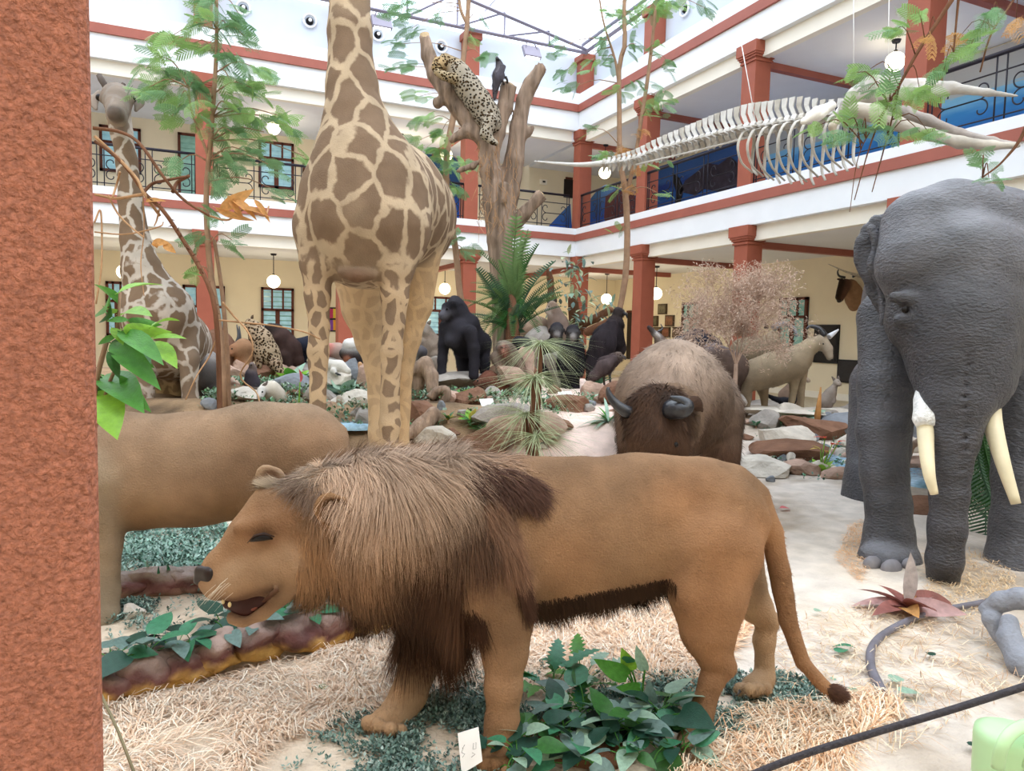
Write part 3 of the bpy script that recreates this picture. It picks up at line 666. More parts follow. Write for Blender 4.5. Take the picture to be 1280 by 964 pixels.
pxc = lambda V: (640+FPX*((V-CAM)@RT)/((V-CAM)@FW), 482-FPX*((V-CAM)@UP)/((V-CAM)@FW))
def lflow(p, n):
    x, y = pxc(p); d = np.tile(RT*1.0-A(0, 0, .35), (len(p), 1)); leg = (y > 790)[:, None]; d = np.where(leg, A(0, 0, -1.0), d)
    return d
fur('coat', ls, 110000, lambda p: np.where(pxc(p)[0] < 400, .010, .024), lflow, M_hair, li, .0030, 2, .16, None, .5, .1, .14)
# mane: cheeks, neck, chest and shoulders
def mane_mask(p):
    x, y = pxc(p); m = (x > 362+.28*np.abs(y-640)*(y < 640)) & (x < 640) & (y < 800) & ~((x > 560) & (y > 745) & (x > 640-(800-y)))
    m &= ~((x > 575) & (y > 690)); m &= ((x-417)**2+(y-634)**2 > 23**2); m &= ~((x < 405) & (y > 690) & (x < 372)); return m.astype(float)
def mane_flow(p, n):
    x, y = pxc(p); t = np.clip((y-580)/160, 0, 1)[:, None]
    wv = np.stack([vnoise(p, 7), vnoise(p+5, 7), vnoise(p+9, 7)], 1)*1.5+np.stack([vnoise(p, 22), vnoise(p+5, 22), vnoise(p+9, 22)], 1)*.9
    return RT*(.75-.5*t)+A(0, 0, -1)*(.55+1.0*t)-V1*.05+wv
def mane_len(p):
    x, y = pxc(p); return .02+.155*sstep(x, 358, 450)+.05*sstep(y, 680, 760)-.09*sstep(x, 520, 640)*(y < 660)
class Sub: pass
ms_ = Sub(); ms_.V, ms_.Q, ms_.N = ls.V, ls.Q, ls.N; x_, y_ = pxc(ls.V); cc = np.zeros((len(ls.V), 4))
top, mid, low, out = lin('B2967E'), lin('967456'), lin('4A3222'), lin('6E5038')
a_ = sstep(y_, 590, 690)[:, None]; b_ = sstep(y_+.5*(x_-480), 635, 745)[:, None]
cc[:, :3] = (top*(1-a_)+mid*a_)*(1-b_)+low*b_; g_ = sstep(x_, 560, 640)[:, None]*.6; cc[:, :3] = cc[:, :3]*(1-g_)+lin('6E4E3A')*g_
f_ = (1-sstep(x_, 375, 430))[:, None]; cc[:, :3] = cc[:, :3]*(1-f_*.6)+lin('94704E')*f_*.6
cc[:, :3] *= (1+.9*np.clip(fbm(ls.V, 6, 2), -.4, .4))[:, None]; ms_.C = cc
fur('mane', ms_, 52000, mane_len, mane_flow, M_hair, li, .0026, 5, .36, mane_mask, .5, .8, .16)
def patch(name, n, x0, y0, x1, y1, wpx, L, col, dirv, droop=.5, lift=.3):
    """a tuft rooted along a line on the coat"""
    s = Sub(); s.V, s.Q, s.N = ls.V, ls.Q, ls.N; s.C = np.tile(np.append(lin(col), 1), (len(ls.V), 1))
    a = A(x0, y0); b = A(x1, y1); ab = b-a
    def mk_(p):
        x, y = pxc(p); q = np.stack([x, y], -1); h = np.clip((q-a)@ab/(ab@ab), 0, 1)[:, None]; return (np.linalg.norm(q-a-h*ab, axis=1) < wpx).astype(float)*(np.asarray(p-CAM)@FW < 2.75)
    fur(name, s, n, L, lambda p, nn: np.tile(dirv, (len(p), 1)), M_hair, li, .0028, 4, lift, mk_, .4, droop, .2)
patch('shoulder_tuft', 5200, 585, 590, 655, 608, 15, .11, '4E3428', RT*.8-A(0, 0, .9), .5)
patch('shoulder_tuft', 2600, 560, 570, 630, 585, 12, .09, '9A7A60', RT*.9-A(0, 0, .5), .5)
patch('shoulder_tuft', 3600, 612, 625, 640, 700, 12, .10, '7A5A44', RT*.35-A(0, 0, 1), .4)
patch('elbow_fringe', 2200, 645, 700, 660, 755, 8, .075, '4A3022', RT*.25-A(0, 0, 1), .4)
patch('belly_fringe', 6500, 660, 759, 838, 727, 7, lambda p: .03+.11*np.clip(vnoise(p, 16)+.35, 0, 1), '3E2A1C', A(0, 0, -1)+RT*.3, .4, .2)
patch('chest_fringe', 4200, 500, 755, 590, 778, 18, .11, '4A3020', A(0, 0, -1)+RT*.3, .4)
patch('tail_tuft', 2200, 1044, 864, 1056, 870, 11, .04, '5C4034', RT-A(0, 0, .2), .1, .8)
# crest on the far side of the mane and brow
patch('forelock', 2600, 352, 596, 415, 584, 16, .045, 'A08A74', -RT*.25-A(0, 0, .5), .3, .5)
patch('brow_tuft', 900, 336, 600, 344, 594, 12, .055, 'A08A70', -RT*.7+A(0, 0, .6), .2, .7)
patch('ear_lock', 1800, 372, 602, 400, 618, 14, .07, '7E6858', -RT*.25-A(0, 0, 1), .4, .4)
patch('crest', 3600, 400, 572, 560, 570, 14, .08, 'AC9480', RT*.4+A(0, 0, .5), .3, .9)
# ears, eye, nose, teeth
def ear(an, x, y, dd, rx, ry, col, inner, parent, vox=.006, tilt=0):
    e = AN(an.D); c, s_ = math.cos(tilt), math.sin(tilt)
    e.ch([(x-rx*.3*c, y-ry*.3*s_, dd, rx*.75), (x+rx*.25*c, y+ry*.25, dd, rx*.8)], col, .45, FW); e.bl(x-rx*.15, y+ry*.25, dd-.045, rx*.72, inner, 1, FW, .006, True)
    return Skin('ear', e.pr, vox, M_fur, parent, .01, None, .006)
ek = ear(LI, 420, 636, -.21, 27, 25, '94704E', '3A261C', li); ear(LI, 338, 594, .05, 18, 16, 'A08468', '5A3E2E', li)
fur('ear_fringe', ek, 1100, .014, lambda p, n: np.tile(-RT*.3+A(0, 0, .7), (len(p), 1)), M_hair, ek.o, .0022, 3, .5, lambda p: ((pxc(p)[1] < 640) | (pxc(p)[0] > 424)).astype(float), .4, .3, .3)
tube('eye', [LI.p(313, 677, -.196), LI.p(320, 674, -.206), LI.p(328, 672, -.208), LI.p(336, 672, -.203), LI.p(341, 674, -.196)], [.002, .009, .012, .009, .002], M_eye, li, 10)
tube('eyelid', [LI.p(309, 679, -.200), LI.p(318, 670, -.212), LI.p(330, 667.5, -.214), LI.p(343, 671, -.203)], [.001, .004, .005, .002], mat('eye_rim', '2C1A12', .6, .1), li, 8)
NS = AN(2.62); NS.ch([(252, 715, -.13, 9), (262, 716, -.15, 9)], '2E2420'); NS.ch([(250, 724, -.13, 8), (262, 722, -.15, 7)], '2E2420'); Skin('nose', NS.pr, .004, M_nose, li, .008)
ML_ = AN(2.62); ML_.ch([(284, 755, -.1, 7), (306, 758, -.1, 14), (338, 745, -.1, 12)], '24100C', .45, V1); mlo = Skin('mouth_lining', ML_.pr, .006, M_mouth, li, .01).o
TG = AN(2.62); TG.ch([(298, 768, -.1, 4), (318, 760, -.1, 5), (332, 750, -.1, 4)], 'A05A48', .6, UP); Skin('tongue', TG.pr, .005, mat('tongue', '7A4436', .4, .2, 20), mlo, .01)
for x, y, dz in ((287, 757, -.155), (279, 753, -.14)): MB().ball(LI.p(x, y-1, dz), (.006, .006, .010), 10).build('tooth', M_teeth, mlo, smooth=True)
for i in range(14):
    x, y = 268+rng.random()*32, 718+rng.random()*22
    tube('whisker', [LI.p(x, y, -.165), LI.p(x-12, y+10, -.21), LI.p(x-26, y+26, -.22)], [.0008, .0006, .0003], mat('whisker', 'E8DCC8', .5, 0) if i == 0 else bpy.data.materials['whisker'], li, 3)
for cx, cy, dz in ((468, 917, -.05), (480, 921, -.1), (600, 961, -.26), (925, 868, .15), (851, 936, -.17)):
    tube('claw', [LI.p(cx, cy-4, dz), LI.p(cx-4, cy+2, dz-.02)], [.007, .002], M_claw, li, 6)

# ---------------------------------------------------------------- the lioness behind him
LO = AN(3.35); lo = thing('lioness', base(LO, 190, 690), 'lioness standing behind the lion, headless from here as the pillar hides her front', 'lion')
lo['label'] = 'tan maneless lioness behind the lion, her front hidden by the pillar'
LO.ch([(60, 590, 0, 74), (150, 588, 0, 70), (240, 586, .02, 67), (320, 572, .05, 66), (372, 566, .08, 62)], '846C56', .72, V1, .05)
LO.ch([(180, 612, 0, 46), (290, 606, .03, 42)], '8A6A48', .9, V1, .05)
LO.ch([(376, 568, .05, 60), (400, 640, .03, 44), (425, 690, .03, 32), (450, 735, .05, 16), (450, 780, .06, 15), (446, 800, .06, 17)], '846C56', .8, V1, .03)
LO.ch([(385, 590, .25, 52), (425, 650, .26, 32), (470, 710, .27, 18), (470, 760, .27, 16)], '9C8266', .9, V1, .03)
LO.ch([(120, 600, -.12, 44), (128, 680, -.10, 22), (130, 740, -.10, 18), (128, 775, -.12, 20), (112, 782, -.15, 17)], '948068', .85, V1, .03)
LO.ch([(90, 600, .2, 44), (95, 690, .2, 22), (98, 760, .2, 18)], '948068', .85, V1, .03)
LO.ch([(60, 580, 0, 62), (-10, 570, 0, 46), (-60, 570, 0, 42), (-105, 592, 0, 26)], '846C56', .85, V1, .04)
LO.ch([(424, 540, .1, 9), (432, 575, .12, 8), (436, 640, .12, 7), (430, 700, .12, 7)], '8A6A48', k=.02)
los = Skin('body', LO.pr, .012, M_fur, lo, .03, lambda p: .004*fbm(p, 12, 2), .015, lioncol)
fur('coat', los, 45000, .026, lambda p, n: np.tile(RT-A(0, 0, .5), (len(p), 1)), M_hair, lo, .0026, 1, .16, lambda p: (pxc(p)[0] > 90).astype(float), .4)

# ---------------------------------------------------------------- giraffes
def giraffe_mat(name, scale, zl):
    m = mat(name, 'FFFFFF', .85, .12, 9, .3, 110, .12, vcol=True); nt = m.node_tree; L = nt.links.new; mx = nt.nodes[m['mix']]; b = nt.nodes['Principled BSDF']
    at = nd(nt, 'Attribute', attribute_name='Col'); sp = nd(nt, 'TexCoord'); no = nd(nt, 'TexNoise'); no.inputs['Scale'].default_value = scale*.9; no.inputs['Detail'].default_value = 2
    ad = nd(nt, 'VectorMath', operation='MULTIPLY_ADD'); ad.inputs[1].default_value = (.16, .16, .16); mp = nd(nt, 'Mapping'); mp.inputs['Scale'].default_value = (1, 1, .72)
    L(sp.outputs['Object'], no.inputs['Vector']); L(no.outputs['Color'], ad.inputs[0]); L(sp.outputs['Object'], mp.inputs[0]); L(mp.outputs[0], ad.inputs[2])
    vo = nd(nt, 'TexVoronoi', feature='DISTANCE_TO_EDGE'); vo.inputs['Scale'].default_value = scale; vo.inputs['Randomness'].default_value = .85; L(ad.outputs[0], vo.inputs['Vector'])
    v2 = nd(nt, 'TexVoronoi', feature='DISTANCE_TO_EDGE'); v2.inputs['Scale'].default_value = scale*2.1; v2.inputs['Randomness'].default_value = .9; L(ad.outputs[0], v2.inputs['Vector'])
    sz = nd(nt, 'SeparateXYZ'); L(sp.outputs['Object'], sz.inputs[0]); zr = nd(nt, 'MapRange'); L(sz.outputs[2], zr.inputs[0]); zr.inputs[1].default_value = zl; zr.inputs[2].default_value = zl+.25; vm = nd(nt, 'Mix'); L(zr.outputs[0], vm.inputs[0]); s2 = nd(nt, 'Math', operation='SUBTRACT'); s2.inputs[1].default_value = .07; L(v2.outputs['Distance'], s2.inputs[0]); L(s2.outputs[0], vm.inputs[2]); L(vo.outputs['Distance'], vm.inputs[3])
    th = nd(nt, 'MapRange'); th.inputs[1].default_value = .09; th.inputs[2].default_value = .15
    n2 = nd(nt, 'TexNoise'); n2.inputs['Scale'].default_value = scale*6; L(sp.outputs['Object'], n2.inputs['Vector'])
    sb = nd(nt, 'Math', operation='MULTIPLY_ADD'); sb.inputs[1].default_value = -.10; L(n2.outputs[0], sb.inputs[0]); L(vm.outputs[0], sb.inputs[2]); L(sb.outputs[0], th.inputs[0]); th.inputs[1].default_value = .005; th.inputs[2].default_value = .06
    ml = nd(nt, 'Math', operation='MULTIPLY'); L(th.outputs[0], ml.inputs[0]); L(at.outputs['Alpha'], ml.inputs[1])
    m2 = nd(nt, 'Mix', data_type='RGBA'); L(ml.outputs[0], m2.inputs[0]); L(mx.outputs[2], m2.inputs[6])
    br = nd(nt, 'Mix', data_type='RGBA', blend_type='MULTIPLY'); br.inputs[0].default_value = 1; br.inputs[7].default_value = (*lin('7A6552'), 1)
    cb = [x for x in nt.nodes if x.bl_idname == 'ShaderNodeCombineColor'][0]; L(cb.outputs[0], br.inputs[6]); L(br.outputs[2], m2.inputs[7]); L(m2.outputs[2], b.inputs['Base Color']); return m
M_gir = giraffe_mat('giraffe_hide', 4.6, 1.65); M_gir2 = giraffe_mat('young_giraffe_hide', 5.2, -.1)
GI = AN(5.0); gi = thing('giraffe', base(GI, 450, 660, .5), 'huge giraffe facing the camera, its head beyond the top of the photo', 'giraffe'); cr = 'B4A086'; CR2 = 'BCA282'
GI.ch([(440, -420, .3, 19), (438, -250, .25, 22), (437, -100, .2, 24), (437, 40, .12, 26), (440, 110, .08, 31), (445, 150, .05, 38), (450, 185, .05, 50)], cr, 1, None, .05, pat=1)
GI.ch([(450, 185, .05, 46), (455, 225, .05, 66), (456, 270, .05, 72), (455, 300, .1, 62)], cr, .9, FW, .1, pat=1)
GI.ch([(408, 235, .1, 26), (398, 285, .05, 27), (396, 330, .0, 21)], cr, 1, None, .09, pat=1)           # left shoulder
GI.ch([(500, 240, .1, 30), (502, 290, .05, 32), (496, 335, .0, 23)], cr, 1, None, .09, pat=1)          # right shoulder
GI.ch([(462, 250, .3, 80), (478, 258, .8, 80), (495, 270, 1.3, 76)], cr, 1, None, .1, pat=1)           # barrel
GI.ch([(500, 262, .95, 52), (512, 290, 1.1, 40)], cr, 1, None, .1, pat=1)
GI.ch([(396, 330, 0, 20), (397, 370, 0, 15.5), (399, 410, 0, 12.5), (398, 440, 0, 13), (398, 455, 0, 11.5), (397, 520, 0, 11), (396, 600, 0, 9.5), (396, 645, 0, 11)], CR2, 1, None, .03, pat=.95)
GI.ch([(396, 645, 0, 12), (395, 662, -.03, 13)], '5A4636', k=.02)
GI.ch([(495, 335, 0, 22), (493, 370, 0, 17), (492, 405, 0, 13.5), (490, 440, 0, 14), (488, 460, 0, 12), (487, 530, 0, 12.5), (486, 600, 0, 11), (486, 645, 0, 12)], CR2, 1, None, .03, pat=.95)
GI.ch([(486, 645, 0, 13), (485, 662, -.03, 14)], '5A4636', k=.02)
GI.ch([(452, 330, .75, 40), (455, 385, .85, 27), (462, 425, .9, 17), (470, 460, .9, 12.5), (471, 540, .9, 10), (471, 620, .9, 10)], 'BFA482', 1, None, .05, pat=.25)
GI.ch([(518, 320, 1.1, 33), (516, 380, 1.2, 24), (510, 425, 1.2, 15), (504, 470, 1.2, 11), (502, 560, 1.2, 9), (502, 610, 1.2, 9)], 'BFA07A', 1, None, .05, pat=.25)
GI.ch([(430, 341, -.12, 9), (446, 345, -.16, 11), (463, 344, -.12, 9)], '6A503E', .8, UP, .02)           # sternum pad
GI.ch([(441, 262, -.41, 4), (442, 300, -.42, 7), (444, 328, -.36, 9)], '4A382C', k=.07, sub=True)
GI.ch([(440, -420, .25, 19), (440, -462, .05, 22), (440, -440, -.25, 15), (440, -425, -.42, 13)], cr, 1, None, .04, pat=.6)
def gcol(V, N, C):
    x, y = pxc(V); C[:, :3] *= (1+.25*fbm(V, 4, 2))[:, None]; inn = sstep(fbm(V, 2.2, 2), -.1, .12)
    C[:, 3] *= np.clip(.8+.5*sstep(y, 0, 60), 0, 1); return np.clip(C, 0, 1)
gs = Skin('body', GI.pr, .020, M_gir, gi, .05, lambda p: .012*fbm(p, 5, 3), .03, gcol)
fur('mane_ridge', gs, 2500, .08, lambda p, n: np.tile(FW+A(0, 0, .3), (len(p), 1)), M_hair, gi, .006, 2, .5, lambda p: ((pxc(p)[1] < 150) & ((p-CAM)@FW > 5.2)).astype(float), .3)
for sx in (-1, 1): tube('ossicone', [GI.p(440+sx*9, -475, .1), GI.p(440+sx*11, -505, .12)], [.03, .04], M_nose, gi)
for sx in (-1, 1): MB().ball(GI.p(440+sx*19, -452, -.0), .03, 10).build('eye', M_eye, gi, smooth=True)
for sx in (-1, 1): MB().ball(GI.p(440+sx*36, -462, .1), (.10, .03, .05), 10).build('ear', M_fur, gi, smooth=True)

YG = AN(7.2); yg = thing('giraffe', base(YG, 205, 560, .3), 'smaller giraffe at the left, looking straight out over the dry branches', 'giraffe'); c2 = 'BDB2A6'
YG.ch([(152, 165, .1, 12), (158, 200, .1, 12.5), (163, 250, .08, 14), (169, 300, .06, 17), (178, 340, .05, 24), (196, 385, .1, 40)], c2, 1, None, .04, pat=1)
YG.ch([(198, 395, .1, 44), (205, 425, .3, 47), (216, 430, .8, 46)], c2, 1, None, .06, pat=1)
YG.ch([(178, 420, 0, 18), (180, 470, 0, 13), (182, 510, 0, 10), (183, 560, 0, 8), (183, 600, 0, 9)], c2, 1, None, .04, pat=.9)
YG.ch([(232, 410, .2, 16), (236, 450, .1, 12), (238, 500, .1, 9.5), (238, 560, .1, 8), (238, 600, .1, 9)], c2, 1, None, .04, pat=.9)
YG.ch([(200, 450, .9, 22), (208, 500, 1, 10), (208, 560, 1, 8), (208, 600, 1, 8)], 'C9AE84', 1, None, .04, pat=.6)
YG.ch([(222, 450, .9, 20), (226, 500, 1, 9), (226, 590, 1, 8)], 'C9AE84', 1, None, .04, pat=.6)
YG.ch([(146, 122, .08, 18), (147, 128, -.02, 16), (146, 139, -.18, 12.5), (145, 143, -.3, 10.5)], '8A7E74', 1, None, .03, pat=.35)
YG.ch([(142, 148, -.2, 9), (150, 150, -.2, 9)], 'A8998A', 1, None, .03)
YG.ch([(148, 140, .05, 14), (152, 168, .1, 13)], c2, 1, None, .03, pat=.7)
YG.ch([(138, 134, -.36, 2.2), (140, 138, -.38, 1.6)], '3A302A', k=.008, sub=True); YG.ch([(150, 134, -.36, 2.2), (149, 138, -.38, 1.6)], '3A302A', k=.008, sub=True); YG.ch([(136, 147, -.36, 1), (144, 150, -.42, 1.2), (153, 147, -.36, 1)], '4A3E36', k=.008, sub=True); YG.ch([(128, 124, -.0, 5), (164, 125, .0, 5)], '6A5C50', k=.03)
Skin('body', YG.pr, .022, M_gir2, yg, .04, lambda p: .006*fbm(p, 8, 2), .03, gcol)
tube('ossicone', [YG.p(134, 112, .12), YG.p(127, 100, .12), YG.p(124, 94, .12)], [.03, .035, .03], mat('ossicone_fur', '5E544E', .9, .2, 20), yg); tube('ossicone', [YG.p(153, 108, .12), YG.p(155, 104, .12)], [.03, .02], bpy.data.materials['ossicone_fur'], yg)
for x, y, sx in ((124, 122, -1), (166, 124, 1)):
    MB().ball(YG.p(x, y, .02), (.035, .05, .035), 10).build('eye', M_eye, yg, smooth=True)
    Skin('ear', AN(7.2).ch([(x+sx*0, y-6, .1, 4), (x+sx*8, y+4, .12, 6), (x+sx*4, y+14, .1, 3)], '9A8E84', .5, FW).pr, .012, M_fur, yg, .02)

# ---------------------------------------------------------------- the elephant
EL = AN(4.5); el = thing('elephant', base(EL, 1190, 715, .5), 'large dark grey elephant facing out at the right with pale tusks', 'elephant'); g1, g2, g3 = '48474B', '3C3A3E', '58575C'
EL.ch([(1152, 285, .25, 48), (1190, 276, .3, 46), (1232, 282, .25, 46)], g3, 1, None, .12)            # crown domes
EL.ch([(1150, 330, .15, 52), (1200, 335, .1, 62), (1255, 335, .15, 50)], g3, 1, None, .12)
EL.ch([(1150, 400, .15, 40), (1195, 405, .02, 62), (1245, 400, .15, 42)], g2, 1, None, .12)
EL.ch([(1172, 455, .1, 34), (1205, 470, -.02, 52), (1238, 455, .1, 34)], g2, 1, None, .1)
EL.ch([(1200, 440, -.05, 60), (1196, 500, -.12, 40), (1191, 550, -.16, 29), (1188, 585, -.18, 23), (1187, 620, -.18, 21.5), (1184, 660, -.18, 20.5), (1180, 700, -.16, 20.5), (1178, 722, -.1, 19)], g2, 1, None, .05)
EL.ch([(1160, 462, .06, 16), (1158, 490, .03, 12)], g2, k=.04); EL.ch([(1236, 470, .06, 18), (1237, 500, .03, 13)], g2, k=.04)     # tusk sheaths
EL.ch([(1215, 345, 1.1, 112), (1228, 385, 1.9, 135), (1238, 395, 2.8, 135)], g1, .95, FW, .15)
EL.ch([(1116, 400, .75, 42), (1108, 480, .6, 33), (1103, 540, .5, 29), (1105, 590, .45, 27), (1110, 630, .42, 26), (1111, 668, .4, 28), (1110, 697, .38, 36)], g1, 1, None, .05)
EL.ch([(1092, 700, .3, 22), (1110, 706, .25, 24), (1128, 702, .3, 22)], g3, 1, None, .04)
EL.ch([(1282, 430, .6, 50), (1282, 520, .5, 38), (1280, 600, .4, 34), (1278, 660, .35, 34), (1274, 712, .3, 40)], g1, 1, None, .05)
EL.ch([(1250, 730, .25, 24), (1275, 735, .22, 26)], g3, 1, None, .04)
EL.ch([(1105, 480, 2.4, 40), (1098, 560, 2.3, 36), (1094, 600, 2.2, 36), (1092, 622, 2.2, 38)], g1, 1, None, .05)
EL.ch([(1290, 480, 2.4, 40), (1290, 600, 2.2, 36), (1290, 630, 2.2, 38)], g1, 1, None, .05)
EL.ch([(1118, 372, .02, 8), (1140, 374, -.03, 8)], g2, k=.04); EL.ch([(1122, 400, .02, 7), (1140, 400, -.03, 7)], g2, k=.04)
for y in range(430, 720, 13):     # trunk rings
    t_ = (y-430)/290; EL.ch([(1168, y+3, -.28-.02*t_, 1.2), (1192-8*t_, y+7, -.40+.10*t_, 1.5), (1212-14*t_, y, -.28, 1.2)], g2, k=.03, sub=True)
def wrk(p):
    x, y = pxc(p); q = p.copy(); q[:, 2] *= 3.2; leg = sstep(y, 480, 560)
    return .012*fbm(p, 3, 3)+(.004+.008*leg)*np.abs(fbm(q, 14, 2))+.006*vnoise(p, 30)
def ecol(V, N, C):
    C[:, :3] *= (1+.35*fbm(V, 2.5, 4))[:, None]; upface = sstep(N[:, 2], .3, .95)[:, None]*.5; C[:, :3] = C[:, :3]*(1-upface)+lin('86868C')*upface; return C  # blends to a paler grey where the hide faces up
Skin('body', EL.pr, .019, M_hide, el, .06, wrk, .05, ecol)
ER = AN(4.5)
ER.ch([(1128, 262, .45, 13), (1100, 290, .5, 16), (1090, 320, .5, 17), (1100, 355, .48, 15), (1112, 395, .45, 10)], g2, .35, FW, .05); ER.ch([(1120, 290, .45, 16), (1115, 340, .45, 18), (1125, 370, .4, 12)], g2, .35, FW, .05); ER.ch([(1090, 285, .42, 8), (1098, 300, .40, 7), (1090, 330, .4, 7), (1106, 380, .4, 7), (1104, 402, .38, 4)], g3, .6, FW, .03)
Skin('ear', ER.pr, .014, M_hide, el, .04, lambda p: .02*fbm(p, 6, 3), .03, ecol)
E2 = AN(4.5); E2.ch([(1275, 270, .4, 20), (1300, 310, .45, 40), (1310, 370, .45, 40), (1295, 420, .42, 20)], g2, .3, FW, .05); Skin('ear', E2.pr, .018, M_hide, el, .04, lambda p: .02*fbm(p, 6, 3), .03, ecol)
M_ivory = mat('ivory', 'E3D6B4', .35, .12, 6, .05, 30); M_foil = mat('white_bandage', 'F0F0EE', .5, .25, 30, .8, 60)
sp = spline([EL.p(1158, 500, -.0), EL.p(1157, 545, -.18), EL.p(1161, 590, -.3), EL.p(1168, 618, -.32)], 16); tk = tube('tusk', sp, np.linspace(.058, .022, 16), M_ivory, el, 14)
sp = [EL.p(1157, 488, .02), EL.p(1156, 500, -.05), EL.p(1155, 512, -.1), EL.p(1156, 524, -.14), EL.p(1157, 533, -.17)]; MBt = MB().tube(sp, [.055, .064, .058, .07, .05], 14); MBt.build('tusk_wrapping', M_foil, tk, smooth=True)['label'] = 'white crumpled wrapping round the left tusk'
sp = spline([EL.p(1235, 485, .0), EL.p(1241, 530, -.18), EL.p(1254, 580, -.32), EL.p(1270, 630, -.4)], 16); tube('tusk', sp, np.linspace(.066, .026, 16), M_ivory, el, 14)
MB().ball(EL.p(1131, 387, -.025), .022, 12).build('eye', M_eye, el, smooth=True); MB().ball(EL.p(1268, 388, .06), .024, 12).build('eye', M_eye, el, smooth=True)
M_nail = mat('toenail', '8A868A', .5, .2, 15, .2, 40)
for x, y, dd, rr in ((1090, 705, .1, 13), (1114, 711, .07, 15), (1136, 705, .12, 10), (1250, 738, .03, 14), (1276, 742, .0, 15), (1088, 628, 1.72, 9)): MB().ball(EL.p(x, y, dd), A(rr*1.1, rr*.6, rr*.8)*4.6/FPX, 12).build('toenail', M_nail, el, smooth=True)

# ---------------------------------------------------------------- brown wild ox
OX = AN(5.3); ox = thing('wild_ox', base(OX, 845, 690, .5), 'shaggy brown wild ox with lowered horned head behind the lion', 'ox'); o1, o2, o3 = '7A6452', '4C3628', '948070'
OX.ch([(842, 500, .25, 72), (848, 520, 1.0, 76), (852, 530, 1.7, 70)], o1, .95, FW, .1)
OX.ch([(842, 462, .25, 34), (850, 472, .9, 36)], o3, 1, None, .1)
OX.ch([(838, 505, .05, 54), (828, 530, -.2, 46)], o1, 1, None, .08)
OX.ch([(822, 522, -.35, 42), (822, 558, -.48, 38), (814, 605, -.5, 27), (808, 635, -.48, 22)], o2, 1, None, .05)    # head, lowered
OX.ch([(800, 516, -.38, 13), (786, 520, -.38, 10)], '2E2624', k=.02); OX.ch([(838, 508, -.5, 16), (848, 512, -.5, 13)], '2A2422', k=.02)
OX.ch([(895, 520, .3, 34), (898, 600, .25, 24), (896, 680, .25, 16), (896, 700, .25, 18)], o2, 1, None, .05)
OX.ch([(800, 540, .3, 30), (796, 610, .3, 20), (795, 690, .3, 15), (795, 705, .3, 17)], o2, 1, None, .05)
OX.ch([(890, 560, 1.6, 34), (890, 650, 1.6, 16), (890, 690, 1.6, 16)], o2, 1, None, .05); OX.ch([(815, 560, 1.6, 34), (815, 650, 1.6, 16), (815, 690, 1.6, 16)], o2, 1, None, .05)
def oxcol(V, N, C):
    x, y = pxc(V); h = (1-sstep(y+60*fbm(V, 3, 3), 430, 590))[:, None]; hd_ = ((V-CAM)@FW < 5.05)[:, None]
    c = lin('4E3628')*(1-h)+lin('9C8878')*h; C[:, :3] = np.where(hd_, C[:, :3], c)*(1+.4*fbm(V, 4, 3))[:, None]; return np.clip(C, 0, 1)
oxs = Skin('body', OX.pr, .019, M_fur, ox, .06, lambda p: .012*fbm(p, 6, 3), .03, oxcol)
fur('coat', oxs, 60000, .06, lambda p, n: np.tile(A(0, 0, -1)+FW*.3, (len(p), 1)), M_hair, ox, .0045, 2, .25, None, .7, .3, .3)
fur('forelock', oxs, 5000, .07, lambda p, n: np.tile(A(0, 0, -1)-RT*.2, (len(p), 1)), M_hair, ox, .005, 3, .4, lambda p: (((p-CAM)@FW < 5.0) & (pxc(p)[1] < 545)).astype(float), .4, .4, .3)
M_horn = mat('black_horn', '26272C', .3, .3, 14, .2, 50, .6, stretch=(1, 1, 4))
sp = spline([OX.p(800, 519, -.4), OX.p(782, 514, -.45), OX.p(768, 503, -.45), OX.p(761, 492, -.45), OX.p(760, 484, -.45)], 16); tube('horn', sp, np.linspace(.052, .010, 16)**1, M_horn, ox, 14)
sp = spline([OX.p(838, 512, -.6), OX.p(853, 513, -.72), OX.p(860, 507, -.74), OX.p(852, 500, -.72), OX.p(838, 497, -.68)], 18); tube('horn', sp, np.linspace(.066, .012, 18), M_horn, ox, 14)
for sx, x, y in ((1, 868, 505), (-1, 797, 535)): Skin('ear', AN(5.3).ch([(x-sx*10, y+3, -.4, 6), (x, y, -.38, 9), (x+sx*10, y+8, -.36, 3)], '46342A', .5, FW).pr, .012, M_fur, ox, .02)
for x in (845,): MB().ball(OX.p(x, 556, -.675), .018, 10).build('eye', M_eye, ox, smooth=True)
MB().ball(OX.p(806, 640, -.62), (.09, .09, .05), 12).build('muzzle', M_nose, ox, smooth=True)
# ================================================================== the smaller mounts on the mound
def DG(px, py): return camc(G(px, py))[2]
def animal(name, D, foot, label, cat, parts, vox=.02, k=.03, m=None, noise=.006, furn=0, furl=.03, fd=.3, eyes=(), eyer=.015, vary=.3, skinfn=None, fw=.006, part='body'):
    an = AN(D); t = thing(name, base(an, *foot), label, cat)
    for p in parts: an.ch(p[0], p[1], *p[2:]) if len(p[0]) > 1 else an.bl(*p[0][0], p[1], *p[2:])
    def cf(V, N, C):
        C[:, :3] *= (1+vary*fbm(V, 5, 3))[:, None]; return np.clip(skinfn(V, N, C) if skinfn else C, 0, 1)
    s = Skin(part, an.pr, vox, m or M_fur, t, k, (lambda p: noise*fbm(p, 9, 2)) if noise else None, .02, cf)
    if furn: fur('coat', s, furn, furl, lambda p, n: np.tile(A(0, 0, -1.)+RT*.1, (len(p), 1)), M_hair, t, fw, 2, .3, None, fd, .3, .2)
    for x, y, dd in eyes: MB().ball(an.p(x, y, dd), eyer, 8).build('eye', M_eye, t, smooth=True)
    return an, t, s
